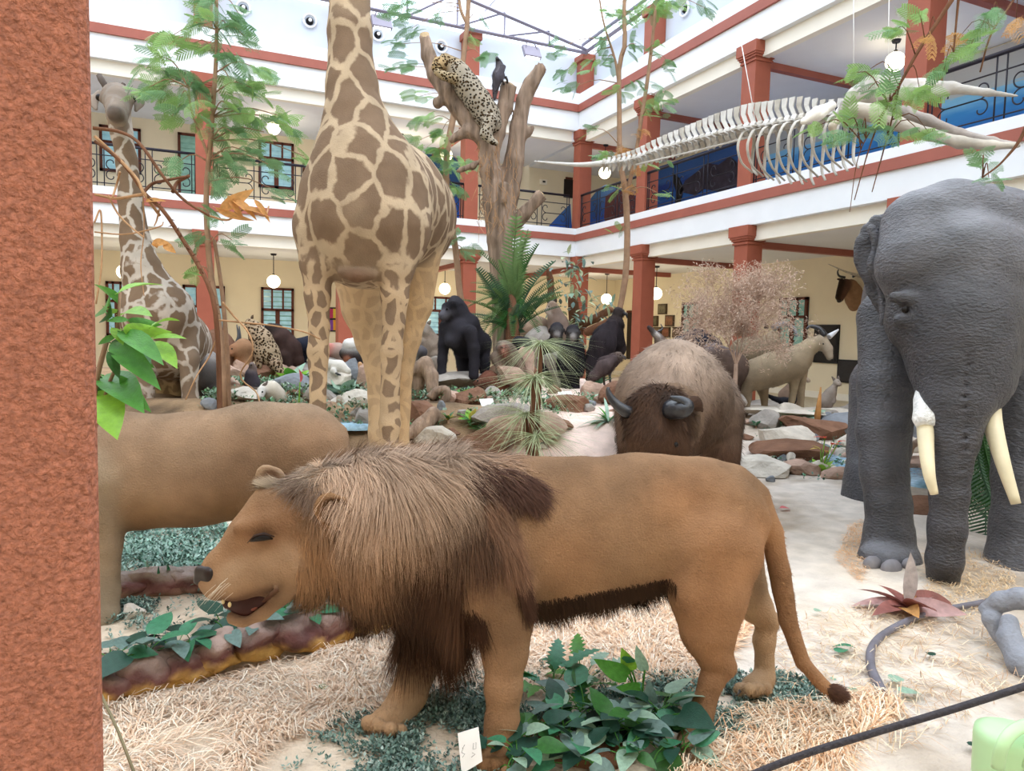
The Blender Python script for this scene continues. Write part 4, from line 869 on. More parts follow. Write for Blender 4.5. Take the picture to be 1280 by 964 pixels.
def horn(t, an, pts, r0, r1, m=None, n=14): tube('horn', spline([an.p(*q) for q in pts], n), np.linspace(r0, r1, n), m or M_horn, t, 8)
def ears(t, an, L, col, vox=.012):
    for a, b, r in L: Skin('ear', AN(an.D).ch([(*a, r), (*b, r*.5)], col, .5, FW).pr, vox, M_fur, t, .01)
B1, B2 = '2C2A30', '1E1C20'
# gorilla
D = 8.5
an, t, s = animal('gorilla', D, (560, 478), 'black gorilla standing on its knuckles beside the cycad, face turned left', 'gorilla', [
    ([(570, 384, 0, 12), (566, 390, -.05, 12)], B1), ([(568, 376, .02, 7), (576, 386, .05, 8)], B1), ([(557, 383, -.12, 5), (566, 380, -.14, 5)], B2), ([(558, 391, -.14, 7), (554, 395, -.18, 6)], '5A5860'),
    ([(576, 396, .02, 12), (582, 406, .05, 18)], B1, 1, None, .06), ([(572, 415, 0, 19), (584, 425, .15, 21), (598, 430, .35, 17)], B1, 1, None, .06), ([(576, 408, -.08, 8), (566, 425, -.1, 10)], '3C3A42'),
    ([(558, 408, 0, 9), (555, 430, -.02, 7), (553, 450, -.04, 6), (552, 468, -.06, 5.5), (551, 476, -.08, 6)], B1, 1, None, .03), ([(588, 415, -.15, 9), (592, 435, -.15, 7.5), (593, 455, -.15, 6.5), (592, 470, -.17, 6.5)], B1, 1, None, .03),
    ([(600, 432, .35, 13), (605, 450, .3, 8), (606, 468, .28, 6)], B1, 1, None, .03), ([(578, 435, .4, 12), (580, 455, .4, 9), (580, 472, .38, 7)], B1, 1, None, .03),
    ([(561, 386.5, -.2, 2), (563, 386, -.2, 2)], '0E0C0E', 1, None, .01, True)], .017, .04, None, .006, 9000, .05, .4, ((559, 386, -.205),), .014)
Skin('ear', AN(D).ch([(575, 387, -.08, 2.5), (576, 390, -.08, 2)], B1).pr, .012, M_fur, t, .01)
# two chimpanzees
for (hx, hy, dd), lab in (((696, 414, .35), 'black chimpanzee, the one half hidden behind its neighbour'), ((716, 417, 0), 'black chimpanzee standing upright, in front of the leafy stump')):
    ox_ = hx-716; oy = hy-417; D = 9.6+dd
    an, t, s = animal('chimpanzee', D, (712+ox_, 488), lab, 'chimpanzee', [
        ([(hx, hy-3, 0, 8.5), (hx, hy, -.03, 8.5)], B1), ([(hx-5, hy-2, -.09, 2.5), (hx+5, hy-2, -.09, 2.5)], '3A3838', 1, None, .01), ([(hx, hy+3, -.09, 5), (hx, hy+5, -.11, 4.2)], 'A09A98', 1, None, .015),
        ([(hx-1, hy+10, .02, 8), (hx-3, hy+22, .05, 13), (hx-5, hy+40, .1, 13), (hx-5, hy+50, .1, 11)], B2, 1, None, .05), ([(hx-12, hy+18, 0, 5.5), (hx-16, hy+36, -.03, 4.5), (hx-15, hy+52, -.08, 4)], B2), ([(hx+9, hy+18, 0, 5.5), (hx+12, hy+34, -.03, 4.5), (hx+10, hy+50, -.06, 4)], B2),
        ([(hx-10, hy+52, .05, 7), (hx-9, hy+68, .05, 5), (hx-9, hy+72, .0, 5)], B2), ([(hx+2, hy+52, .05, 7), (hx+3, hy+66, .05, 5), (hx+3, hy+70, .0, 5)], B2)], .015, .03, None, .005, 6000, .045, .4,
        ((hx-2.5, hy-.5, -.115), (hx+2.5, hy-.5, -.115)), .010)
    for sx in (-1, 1): MB().ball(an.p(hx+sx*9, hy-1, -.0), (.02, .012, .03), 8).build('ear', M_nose, t, smooth=True)
# grey-brown baboon, sitting
D = 8.4
an, t, s = animal('baboon', D, (632, 470), 'grey brown baboon with a reddish face sitting right of the gorilla', 'baboon', [
    ([(630, 434, 0, 9), (630, 436, -.04, 8.5)], '8A7C70'), ([(630, 437, -.1, 5), (630, 441, -.16, 4)], '8E5A4A', 1, None, .015), ([(627, 434.5, -.12, 2), (633, 434.5, -.12, 2)], '6A4438'),
    ([(633, 443, .08, 14), (640, 456, .12, 14)], '857468', 1, None, .05), ([(622, 447, 0, 9), (625, 460, -.06, 5), (626, 470, -.1, 4)], '8C7A6C'), ([(645, 452, .05, 9), (652, 464, 0, 6)], '7A6658')], .016, .03, None, .006, 7000, .06, .35, ((627.5, 434.5, -.145), (632.5, 434.5, -.145)), .010)
# brown hunched monkey on the pale driftwood
D = 8.4
an, t, s = animal('marmot', D, (620, 500), 'reddish brown hunched furry animal on the grey driftwood below the gorilla', 'marmot', [
    ([(603, 477, -.05, 8), (597, 480, -.1, 5.5)], '6A4638'), ([(612, 475, 0, 12), (624, 478, .05, 15), (634, 486, .1, 12)], '7A4E40', 1, None, .04), ([(622, 488, -.02, 9), (625, 500, -.05, 5), (624, 506, -.06, 4)], '84563E'), ([(606, 484, -.05, 5), (603, 492, -.08, 4)], '6A4638'), ([(636, 492, .1, 7), (640, 500, .1, 5)], '6A4638')], .013, .03, None, .006, 6000, .045, .35, ((597, 476, -.16),), .012)
ears(t, an, [((607, 470, -.06), (608, 467, -.05), 2.5)], '5A3A2E')
# shaggy grey animal left of the gorilla
D = 11
an, t, s = animal('wombat', D, (535, 452), 'grey shaggy animal rearing up between the giraffe leg and the gorilla', 'wombat', [([(530, 411, -.05, 8), (527, 414, -.12, 5)], '9A9086'), ([(533, 420, 0, 11), (539, 432, .05, 14), (545, 444, .1, 13)], '98897C', 1, None, .05), ([(527, 428, -.1, 6), (530, 445, -.1, 5)], '8C7E72'), ([(545, 445, -.05, 8), (548, 455, -.05, 5)], '8C7E72')], .017, .04, None, .008, 5000, .05, .35, ((527, 410, -.15),), .012)
ears(t, an, [((536, 404, -.02), (538, 401, 0), 3)], '7A6E64')
# vulture and smaller hawk
def bird(name, D, foot, label, body, wing, legs, beak, eye, col, ruff=None, n=7000, tail=None):
    an, t, s = animal(name, D, foot, label, 'bird', body, .013, .03, None, .004, n, .05, .5, (eye,), .010, .3, None, .011)
    for wpts in wing: Skin('wing', AN(D).ch(wpts, col, .5, nrmz(FW+RT*.2)).pr, .013, M_fur, t, .03, lambda p: .008*fbm(p*A(3, 3, 1), 9, 2), .02, lambda V, N, C: np.clip(C*(1+.5*fbm(V*A(4, 4, 1), 8, 2))[:, None], 0, 1))
    for a in legs: tube('leg', [an.p(*q) for q in a], [.02, .014, .016], M_claw, t, 8)
    tube('beak', [an.p(*q) for q in beak], [.028, .020, .005], M_horn, t, 8); return an, t
bird('vulture', 9.7, (752, 492), 'big black vulture with hunched wings standing behind the ox', [([(772, 389, 0, 5.5), (776, 391, -.02, 5)], '3A3232'), ([(771, 394, 0, 5), (769, 402, .02, 8)], '4A3E3C'), ([(769, 406, .02, 11), (760, 424, .05, 19), (750, 448, .08, 17), (745, 465, .1, 10)], '2A2428', 1, None, .05)],
     [[(764, 408, -.2, 9), (754, 430, -.24, 16), (743, 458, -.2, 11), (737, 474, -.12, 5)], [(772, 412, .1, 8), (772, 435, .15, 10), (768, 455, .15, 5)]], [[(748, 468, 0), (748, 482, 0), (747, 490, -.05)], [(762, 466, .05), (763, 480, .05), (763, 488, 0)]], [(778, 391, -.04), (783, 393, -.05), (784, 398, -.05)], (776, 389, -.075), '2C262A')
bird('hawk', 8.8, (758, 492), 'smaller dark brown bird of prey perched in front of the vulture', [([(773, 444, 0, 4.5), (776, 446, -.02, 4)], '6A5A50'), ([(768, 448, 0, 7), (757, 456, .02, 10), (746, 466, .05, 7)], '544646', 1, None, .04), ([(744, 467, .05, 5), (737, 480, .1, 3)], '3A3236')],
     [[(766, 450, -.1, 6), (754, 459, -.13, 8), (742, 470, -.1, 5), (735, 477, -.06, 3)]], [[(755, 464, 0), (755, 476, 0), (756, 490, 0)], [(748, 468, 0), (740, 478, .05), (738, 490, .02)]], [(777, 446, -.03), (781, 447, -.03), (782, 450, -.03)], (775.5, 444.5, -.055), '4E4242', n=4000)
# leopard in the dead tree
M_leo = mat('leopard_fur', 'FFFFFF', .85, .12, 8, .3, 120, .12, vcol=True); nt = M_leo.node_tree; mx = nt.nodes[M_leo['mix']]; b = nt.nodes['Principled BSDF']; L = nt.links.new
tcn = nd(nt, 'TexCoord'); vo = nd(nt, 'TexVoronoi'); vo.inputs['Scale'].default_value = 29; L(tcn.outputs['Object'], vo.inputs['Vector']); n2 = nd(nt, 'TexNoise'); n2.inputs['Scale'].default_value = 30; L(tcn.outputs['Object'], n2.inputs['Vector'])
ad = nd(nt, 'Math', operation='MULTIPLY_ADD'); ad.inputs[1].default_value = .28; L(n2.outputs[0], ad.inputs[0]); L(vo.outputs['Distance'], ad.inputs[2])
rp = nd(nt, 'ValToRGB'); L(ad.outputs[0], rp.inputs[0]); e = rp.color_ramp.elements; e[0].position = .0; e[0].color = (.30, .18, .08, 1); e[1].position = .36; e[1].color = (.30, .18, .08, 1)
for p_, c_ in ((.38, (.012, .009, .007, 1)), (.56, (.012, .009, .007, 1)), (.60, (1, 1, 1, 1))): z_ = e.new(p_); z_.color = c_
m2 = nd(nt, 'Mix', data_type='RGBA', blend_type='MULTIPLY'); m2.inputs[0].default_value = 1; L(mx.outputs[2], m2.inputs[6]); L(rp.outputs[0], m2.inputs[7]); L(m2.outputs[2], b.inputs['Base Color'])
D = 9.4
an, t, s = animal('leopard', D, (600, 150), 'spotted leopard sprawled along the left limb of the dead tree', 'leopard', [
    ([(549, 80, -.12, 9), (545, 84, -.2, 6)], 'AA9068'), ([(557, 76, -.06, 9), (568, 84, -.04, 12)], '9E8A6C'), ([(574, 93, -.05, 15), (586, 110, -.05, 15.5), (598, 127, -.04, 16), (608, 143, -.02, 16), (613, 154, 0, 14)], '9E9484', 1, None, .05),
    ([(566, 98, -.2, 7), (555, 95, -.28, 5), (546, 90, -.28, 4.5)], 'AA9878'), ([(612, 152, -.15, 10), (607, 168, -.18, 7), (614, 176, -.18, 4.5), (620, 179, -.18, 3.5)], '9E9484'), ([(612, 158, .1, 10), (616, 172, .1, 6)], '9E9484'),
    ([(617, 160, .1, 3), (624, 175, .1, 2.6), (622, 192, .1, 2.4)], 'BBAA90')], .014, .03, M_leo, .004, 0, eyes=((546, 79, -.24),), eyer=.012)
ears(t, an, [((553, 71, -.1), (552, 68, -.1), 3), ((546, 74, -.05), (544, 71, -.05), 3)], '7A5A3A')
bird('crow', 9.3, (622, 108), 'small dark pied bird perched on the middle limb of the dead tree', [([(623, 76, 0, 3), (624, 79, 0, 3.5)], '3A3434'), ([(625, 84, 0, 5), (623, 94, 0, 7), (620, 106, .02, 4), (618, 122, .04, 2)], '6E6A70', 1, None, .03)], [[(629, 84, -.06, 4), (624, 97, -.08, 5), (619, 112, -.04, 3)]], [[(627, 99, 0), (629, 103, 0), (630, 106, 0)], [(632, 96, .02), (634, 100, .02), (634, 104, .02)]], [(622, 75, -.02), (621, 71.5, -.03), (621, 70, -.03)], (623.5, 75.5, -.035), '4A464C', n=1500)
# goats
D = 11.6
an, t, s = animal('mountain_goat', D, (970, 515), 'tan mountain goat with swept back black horns, head in front of the black panel', 'goat', [
    ([(945, 468, 0, 20), (965, 462, .0, 21), (988, 455, 0, 21), (998, 448, 0, 17)], '8C7C66', 1, None, .05), ([(1000, 444, 0, 14), (1013, 433, -.03, 10), (1024, 427, -.05, 8.5)], '988870', 1, None, .04), ([(1026, 426, -.06, 8.5), (1034, 436, -.1, 6.5), (1037, 446, -.12, 4.5)], 'A09280', 1, None, .02),
    ([(936, 475, -.05, 13), (931, 490, -.05, 7), (934, 500, -.05, 4.5), (933, 515, -.05, 4)], '847460'), ([(952, 480, .15, 10), (955, 495, .15, 5), (956, 512, .15, 4)], '8E7C64'), ([(994, 466, -.05, 9), (992, 485, -.05, 5), (990, 500, -.05, 4), (987, 513, -.05, 4.2)], '8A7A62'), ([(1001, 462, .15, 9), (1001, 485, .15, 5), (1001, 510, .15, 4)], '94826A'), ([(926, 462, 0, 4), (924, 470, .02, 3)], '8E7C64')], .02, .03, None, .006, 9000, .04, .25, ((1029, 430, -.16),), .016)
horn(t, an, [(1031, 420, -.12), (1024, 411, -.1), (1014, 408, -.08), (1008, 411, -.06)], .055, .015); horn(t, an, [(1036, 421, -.05), (1043, 416, -.02), (1048, 412, .02)], .05, .012, mat('pale_horn', 'C8C8CC', .4, .2, 12))
ears(t, an, [((1023, 422, -.08), (1018, 418, -.06), 3)], '6A5E50')
D = 13.2
an, t, s = animal('ibex', D, (955, 505), 'goat mostly hidden behind the dry pink shrub, one big curved horn showing', 'goat', [([(930, 440, 0, 18), (960, 436, 0, 17)], '80725E', 1, None, .05), ([(960, 430, 0, 10), (966, 420, -.05, 7)], 'A09078'), ([(966, 420, -.08, 6), (972, 428, -.12, 4)], '8A7A66'), ([(935, 455, 0, 8), (936, 500, 0, 4)], '8A7A66'), ([(955, 452, 0, 8), (956, 500, 0, 4)], '8A7A66')], .026, .04, None, 0, 3000, .04)
horn(t, an, [(966, 411, -.05), (974, 406, -.05), (984, 405, -.05), (993, 412, -.05), (996, 421, -.05)], .07, .02, mat('ridged_horn', '8A8C92', .4, .4, 30, .3, 60)); ears(t, an, [((958, 409, -.1), (956, 404, -.1), 3.5)], '5A4E44', .018)
# dark animals behind the ox
D = 11.5
animal('wild_boar', D, (905, 500), 'grey backed brown boar behind the ox and the pink shrub stem', 'boar', [([(892, 452, 0, 21), (912, 462, .1, 24)], '5A4A42', 1, None, .06), ([(890, 440, 0, 12), (908, 448, .05, 12)], '7A747A', 1, None, .05), ([(905, 480, 0, 9), (906, 500, 0, 6)], '4A382E'), ([(922, 480, .1, 9), (922, 500, .1, 6)], '4A382E'), ([(884, 470, -.05, 13), (876, 480, -.1, 7)], '4A3A32')], .024, .04, None, .008, 6000, .06)
animal('black_bear', 13, (868, 470), 'black bear like back showing behind the ox hump', 'bear', [([(852, 436, 0, 16), (872, 428, .1, 18), (888, 436, .1, 16)], '34343E', 1, None, .06), ([(870, 445, .0, 14), (870, 470, 0, 9)], '2A2A32'), ([(886, 445, .1, 12), (886, 468, .1, 8)], '2A2A32')], .026, .04, None, .008, 4000, .06)
D = 10.5
an, t, s = animal('blackbuck', D, (822, 470), 'dark antelope with a white face mark peering over the ox back', 'antelope', [([(818, 417, -.05, 4.5), (823, 421, -.02, 5)], '5A4A46'), ([(815, 413, -.08, 3.5), (811, 409, -.1, 2.6)], '4A3E3C'), ([(826, 428, 0, 8), (836, 440, .1, 14), (850, 448, .2, 14)], '6A5648', 1, None, .05), ([(832, 452, .1, 7), (832, 472, .1, 4)], '5A4A40'), ([(848, 455, .2, 7), (848, 472, .2, 4)], '5A4A40'), ([(820, 418, -.1, 2.5), (823, 421, -.09, 2.5)], 'D8D4D0', 1, None, .008)], .015, .03, None, .004, 3000, .04, .3, ((819, 415.5, -.1),), .01)
horn(t, an, [(822, 415, 0), (828, 411, .02), (826, 405, .04)], .02, .006)
# small animals right of the goat
D = 13
an, t, s = animal('wallaby', D, (1033, 514), 'small grey wallaby sitting up below the low black panel', 'wallaby', [([(1046, 478, -.05, 4.5), (1049, 480, -.1, 3)], '9A8E82'), ([(1043, 483, 0, 4), (1038, 492, 0, 7), (1032, 502, .02, 10)], '8E8278', 1, None, .03), ([(1040, 494, -.05, 2.6), (1043, 500, -.08, 2), (1042, 503, -.1, 2)], '8A7E74'), ([(1034, 508, -.05, 5), (1038, 513, -.1, 3)], '6A5A50'), ([(1026, 506, .05, 4), (1020, 514, .05, 2)], '7A6E64')], .016, .03, None, .004, 2500, .03, .3, ((1048, 477, -.11),), .01)
ears(t, an, [((1043, 475, -.05), (1040, 471, -.05), 2.4), ((1048, 474, -.02), (1048, 470, 0), 2.2)], '6E625A')
D = 13.4
an, t, s = animal('muntjac', D, (992, 512), 'small brown deer under the tan goat, head showing past its forelegs', 'deer', [([(1006, 474, -.05, 3.6), (1011, 476, -.08, 2.4)], 'A08E7C'), ([(1002, 477, 0, 4), (992, 486, 0, 9), (982, 494, .05, 9)], '8A7464', 1, None, .03), ([(998, 492, 0, 4), (999, 512, 0, 2.6)], '7A6656'), ([(982, 500, .05, 4), (981, 512, .05, 2.6)], '7A6656')], .018, .03, None, .004, 2000, .03, .3, ((1007, 472.5, -.1),), .01)
animal('peafowl', 12.4, (975, 508), 'dark long tailed bird on the ground beneath the tan goat', 'bird', [([(963, 496, 0, 2.2), (970, 499, 0, 3), (980, 502, 0, 5.5), (990, 502, .02, 5)], '2A2A30', 1, None, .03), ([(957, 492, -.02, 1.4), (966, 498, 0, 2.4)], '1E1E24'), ([(992, 500, .02, 3), (998, 494, .02, 2.4)], '34343A')], .016, .03, None, 0, 1000, .03)
# mounted antelope head on the right wall
u, z = WR.hit(1062, 362, OFF); q = WR.pt(u, OFF-.05, z); D = camc(q)[2]-.35
an = AN(D); t = thing('mounted_head', q, 'horned antelope head mounted high on the right wall beside the elephant', 'mounted head')
an.ch([(1057, 356, 0, 7.5), (1052, 366, -.05, 6), (1050, 373, -.08, 4.8)], '5A4034', .9, FW).ch([(1063, 358, .08, 9), (1070, 372, .25, 13), (1078, 385, .4, 15)], '8A6A50').ch([(1052, 352, -.08, 3.5), (1047, 372, -.14, 3)], '2E221C')
Skin('head', an.pr, .02, M_fur, t, .04); horn(t, an, [(1056, 347, -.02), (1049, 345, -.04), (1047, 340, -.05), (1049, 336, -.05)], .035, .01); horn(t, an, [(1078, 346, .1), (1058, 340, -.15), (1035, 330, -.4)], .045, .006, mat('pale_straight_horn', 'B8B0A4', .4, .3, 20)); horn(t, an, [(1066, 346, .05), (1074, 342, .1), (1072, 336, .12)], .03, .008)
ears(t, an, [((1052, 350, 0), (1047, 349, .02), 2.4)], '4A362C'); MB().ball(an.p(1054, 357, -.12), .018, 8).build('eye', M_eye, t, smooth=True); MB().ball(an.p(1049, 376, -.12), (.06, .06, .05), 8).build('muzzle', M_nose, t, smooth=True)
# left group
D = 7.8
animal('tapir', D, (262, 510), 'tapir with pale grey back and dark flanks right of the smaller giraffe', 'tapir', [([(255, 470, .1, 24), (255, 462, .8, 24)], '55504E', 1, None, .06), ([(252, 456, .1, 16), (254, 452, .8, 16)], 'B0A8A4', 1, None, .05), ([(268, 490, .05, 10), (268, 515, .05, 7)], '4A4644'), ([(246, 490, .05, 10), (246, 515, .05, 7)], '4A4644')], .018, .04, None, .006, 4000, .02)
D = 10.2
an, t, s = animal('cheetah', D, (325, 468), 'fine spotted cat climbing down behind the branches under the window', 'cheetah', [([(312, 404, -.02, 6), (308, 408, -.08, 4)], '9A8468'), ([(318, 410, .0, 9), (326, 425, .02, 14), (334, 442, .05, 15), (341, 452, .05, 12)], 'A08C74', 1, None, .05), ([(316, 418, -.1, 6), (320, 440, -.12, 5), (324, 458, -.12, 4)], '8A745C'), ([(344, 456, -.05, 8), (352, 466, -.08, 5)], '96806A')], .017, .03, M_leo, .004, 0, eyes=((309, 404, -.12),), eyer=.012)
ears(t, an, [((315, 397, 0), (316, 394, 0), 2.5)], '5A4A3A')
D = 11
animal('brown_bear', D, (358, 462), 'dark brown bear like animal behind the fine spotted cat', 'bear', [([(338, 412, 0, 8), (345, 414, .0, 10)], '2E2624'), ([(352, 424, .0, 14), (362, 438, .05, 15), (370, 450, .05, 10)], '42302C', 1, None, .05), ([(356, 445, -.1, 8), (360, 462, -.1, 6)], '3A2A26'), ([(370, 452, .1, 8), (374, 464, .1, 6)], '3A2A26')], .018, .04, None, .008, 5000, .05)
animal('black_calf', 11.2, (384, 462), 'black calf sized animal just left of the giraffe leg', 'calf', [([(372, 434, 0, 11), (388, 433, .05, 13), (398, 438, .1, 12)], '222430', 1, None, .04), ([(378, 445, 0, 6), (378, 462, 0, 4)], '1E1E28'), ([(394, 446, .05, 6), (394, 462, .05, 4)], '1E1E28')], .018, .04, None, .006, 3000, .03)
D = 10
an, t, s = animal('gazelle', D, (302, 460), 'tan gazelle with dark upright horns behind the bare branches', 'gazelle', [([(292, 436, -.05, 6), (288, 442, -.1, 4)], '8A6248'), ([(298, 440, 0, 8), (304, 436, .05, 12), (306, 444, .1, 13)], '967256', 1, None, .04), ([(298, 450, 0, 5), (297, 466, 0, 3)], 'A06C46'), ([(308, 452, .05, 6), (309, 466, .05, 3)], 'C09A78')], .016, .03, None, .004, 3000, .03, .3, ((290, 436, -.12),), .012)
horn(t, an, [(295, 431, 0), (298, 420, .02), (296, 406, .04)], .03, .008); horn(t, an, [(299, 431, .03), (300, 420, .05), (299, 408, .08)], .03, .008)
D = 8.4
an, t, s = animal('otter', D, (315, 490), 'small dark grey animal sitting upright left of the green ferns', 'otter', [([(316, 460, 0, 5), (315, 456, -.03, 3.5)], '8A7A74'), ([(314, 468, 0, 7.5), (315, 478, .02, 9), (318, 486, .02, 8)], '4A444C', 1, None, .03)], .012, .03, None, .004, 2500, .03, .3, ((314, 456, -.06),), .009)
D = 7.4
an, t, s = animal('goat_kid', D, (335, 505), 'white long eared kid lying just above the lioness back', 'goat kid', [([(327, 489, -.08, 6), (325, 496, -.14, 4.5)], 'C4C0BC'), ([(330, 486, -.02, 6), (338, 488, .03, 12), (346, 494, .06, 11)], 'CFC6B8', 1, None, .03), ([(350, 498, .05, 6), (353, 505, .05, 3)], 'BFB4A6')], .012, .03, None, .004, 3000, .02, .2, ((328, 490, -.15),), .010)
ears(t, an, [((330, 483, -.06), (334, 477, -.04), 3.4), ((321, 486, -.08), (312, 483, -.06), 2.6)], '6A5E58')
# between the giraffe legs
D = 8.8
animal('pig', D, (415, 462), 'pinkish grey piglet like animal right of the giraffe left leg', 'pig', [([(410, 438, 0, 9), (422, 440, .05, 11), (428, 446, .08, 9)], 'A08A80', 1, None, .04), ([(412, 434, -.05, 5), (408, 444, -.08, 4)], 'C07468'), ([(424, 452, 0, 5), (425, 462, 0, 3)], '8A746A'), ([(412, 450, 0, 4), (412, 460, 0, 3)], '8A746A')], .015, .03, None, .004, 2000, .02)
D = 8.6
animal('badger', D, (442, 466), 'black and white animal with a pale back between the giraffe legs', 'badger', [([(436, 431, 0, 8), (446, 432, .05, 11)], 'D8D6D4', 1, None, .03), ([(432, 442, 0, 8), (446, 444, .05, 10), (454, 450, .05, 8)], '2A2424', 1, None, .03), ([(434, 450, -.05, 5), (433, 460, -.05, 4)], '7A4A34'), ([(448, 455, 0, 5), (448, 464, 0, 4)], '1E1A1A')], .015, .03, None, .004, 2000, .025)
an, t, s = animal('goose', 8.0, (424, 470), 'white goose lying down beside the big silver green leaves', 'goose', [([(412, 456, 0, 7), (424, 459, .02, 8.5), (434, 464, .02, 5)], 'D8D4CC', 1, None, .03), ([(416, 464, -.08, 4), (421, 468, -.1, 2.5)], 'C8C4BC')], .012, .03, None, .003, 1500, .02); tube('beak', [an.p(420, 467, -.1), an.p(426, 469, -.12)], [.02, .006], M_horn, t)
an, t, s = animal('meerkat', 7.9, (451, 468), 'tiny tan upright meerkat beside the giraffe hind leg', 'meerkat', [([(450, 455, 0, 3), (450, 458, 0, 2.8)], 'C49A74'), ([(451, 463, 0, 3.4), (451, 468, 0, 3)], 'B88A62')], .010, .02, None, 0, 600, .01)
animal('heron', 8.1, (520, 480), 'slate and white wading bird right of the giraffe hind leg', 'bird', [([(523, 432, 0, 3), (527, 440, .0, 7), (522, 450, .02, 4)], '4A484E', 1, None, .02), ([(520, 434, -.02, 2), (518, 450, 0, 2)], 'B8B0AA'), ([(526, 446, 0, 1.6), (526, 470, 0, 1.4), (526, 478, 0, 1.6)], '5A504A')], .012, .02, None, 0, 800, .02)
# behind the papyrus, left of the chimps
D = 11.4
animal('capybara', D, (668, 440), 'grey brown barrel shaped animal behind the papyrus heads', 'capybara', [([(660, 412, 0, 11), (672, 410, .05, 14), (680, 412, .08, 13)], '96806E', 1, None, .04), ([(656, 412, -.05, 8), (650, 420, -.05, 6)], '8A7462'), ([(662, 424, 0, 6), (662, 440, 0, 4)], '7A6656'), ([(680, 424, .05, 6), (680, 440, .05, 4)], '7A6656')], .018, .03, None, .005, 4000, .04)
animal('macaque', 8.7, (650, 462), 'black short backed animal left of the papyrus head', 'monkey', [([(648, 428, 0, 8), (656, 431, .03, 9), (652, 440, .03, 9)], '20202A', 1, None, .03), ([(646, 446, 0, 4), (646, 462, 0, 3)], '1C1C24'), ([(657, 446, 0, 4), (657, 462, 0, 3)], '1C1C24')], .015, .03, None, .005, 3000, .03)
animal('guinea_pig', 8.6, (655, 458), 'small sandy furry animal below the black one, left of the papyrus', 'rodent', [([(650, 449, 0, 5), (658, 449, .02, 6)], 'C2A888', 1, None, .02)], .011, .02, None, .003, 1500, .02)
D = 11.2
an, t, s = animal('lynx', D, (694, 425), 'grey brown lynx sitting on the leafy stump above the chimpanzees', 'lynx', [([(690, 383, 0, 7), (686, 388, -.08, 4.5)], '8E7A6A'), ([(694, 390, .02, 8), (698, 404, .05, 12), (702, 416, .06, 12)], '86746A', 1, None, .04), ([(688, 396, -.06, 4), (688, 414, -.06, 3)], '7A685C'), ([(683, 389, -.1, 3), (686, 392, -.1, 3)], 'C8BEB4')], .015, .03, None, .005, 3000, .03, .3, ((686, 383, -.12),), .011)
ears(t, an, [((686, 377, -.02), (683, 372, -.02), 3), ((694, 376, .02), (695, 372, .02), 3)], '4A3E38')
an, t, s = animal('hare', 8.9, (640, 470), 'small grey animal at the foot of the cycad left of the baboon', 'hare', [([(606, 462, 0, 4), (610, 466, .0, 6)], '6A605A', 1, None, .02)], .012, .02, None, 0, 600, .02)
# ================================================================== dead tree, whale, plants, rocks
M_bark = mat('grey_dead_bark', '8C7868', .9, .6, 14, 1.0, 40, .15, stretch=(1, 1, .13), detail=8); M_bark2 = mat('brown_bark', '6E4C38', .9, .3, 8, .8, 40, .15, stretch=(1, 1, .3)); M_twig = mat('dry_twig', 'A9835F', .85, .25, 14, .4, 60)
M_cut = mat('sawn_wood', 'C9B08C', .8, .15, 20); M_stemg = mat('thin_stem', '9A7B62', .8, .2, 10, .3, 50)
M_leafA = mat('feathery_leaf', '98BC74', .6, .3, 3, trans=.35); M_leafB = mat('feathery_leaf_dark', '7FA878', .6, .3, 3, trans=.3); M_leafdry = mat('dry_leaf', 'C99A62', .8, .3, 5, trans=.3)
M_bone = mat('weathered_bone', 'BAB4AA', .75, .22, 7, .35, 30); M_bone2 = mat('white_bone', 'D2CFCA', .65, .15, 6, .25, 30)
def wood(name, label, cat, limbs, vox=.02, m=None, noise=.02, k=.04, D=9, loc=None, col='8A7263', ends=(), nsc=5, group=None):
    an = AN(D)
    for L_ in limbs: an.ch(L_, col, 1, None, k)
    t = thing(name, loc if loc is not None else base(an, limbs[0][0][0], limbs[0][0][1]), label, cat, group)
    mm = m or M_bark
    def nz(p): q = p*A(1, 1, .22); return noise*(fbm(q, nsc, 2)+1.1*np.abs(fbm(q, nsc*3.2, 2)))
    for x, y, dd, r, dx, dy in ends:
        a = an.p(x, y, dd); b = nrmz(an.p(x+dx*10, y+dy*10, dd)-a); an.pr.append(Pr(a+b*.17, a+b*.17, .17, .17, 'C9B08C', 1, None, .006, True))
    s = Skin('trunk', an.pr, vox, mm, t, k, nz)
    for x, y, dd, r, dx, dy in ends:
        a = an.p(x, y, dd); b = an.p(x+dx, y+dy, dd); tube('cut_end', [a-nrmz(b-a)*.04, a+nrmz(b-a)*.025], an.r(r)*.85, M_cut, s.o, 14, False)
    return an, t
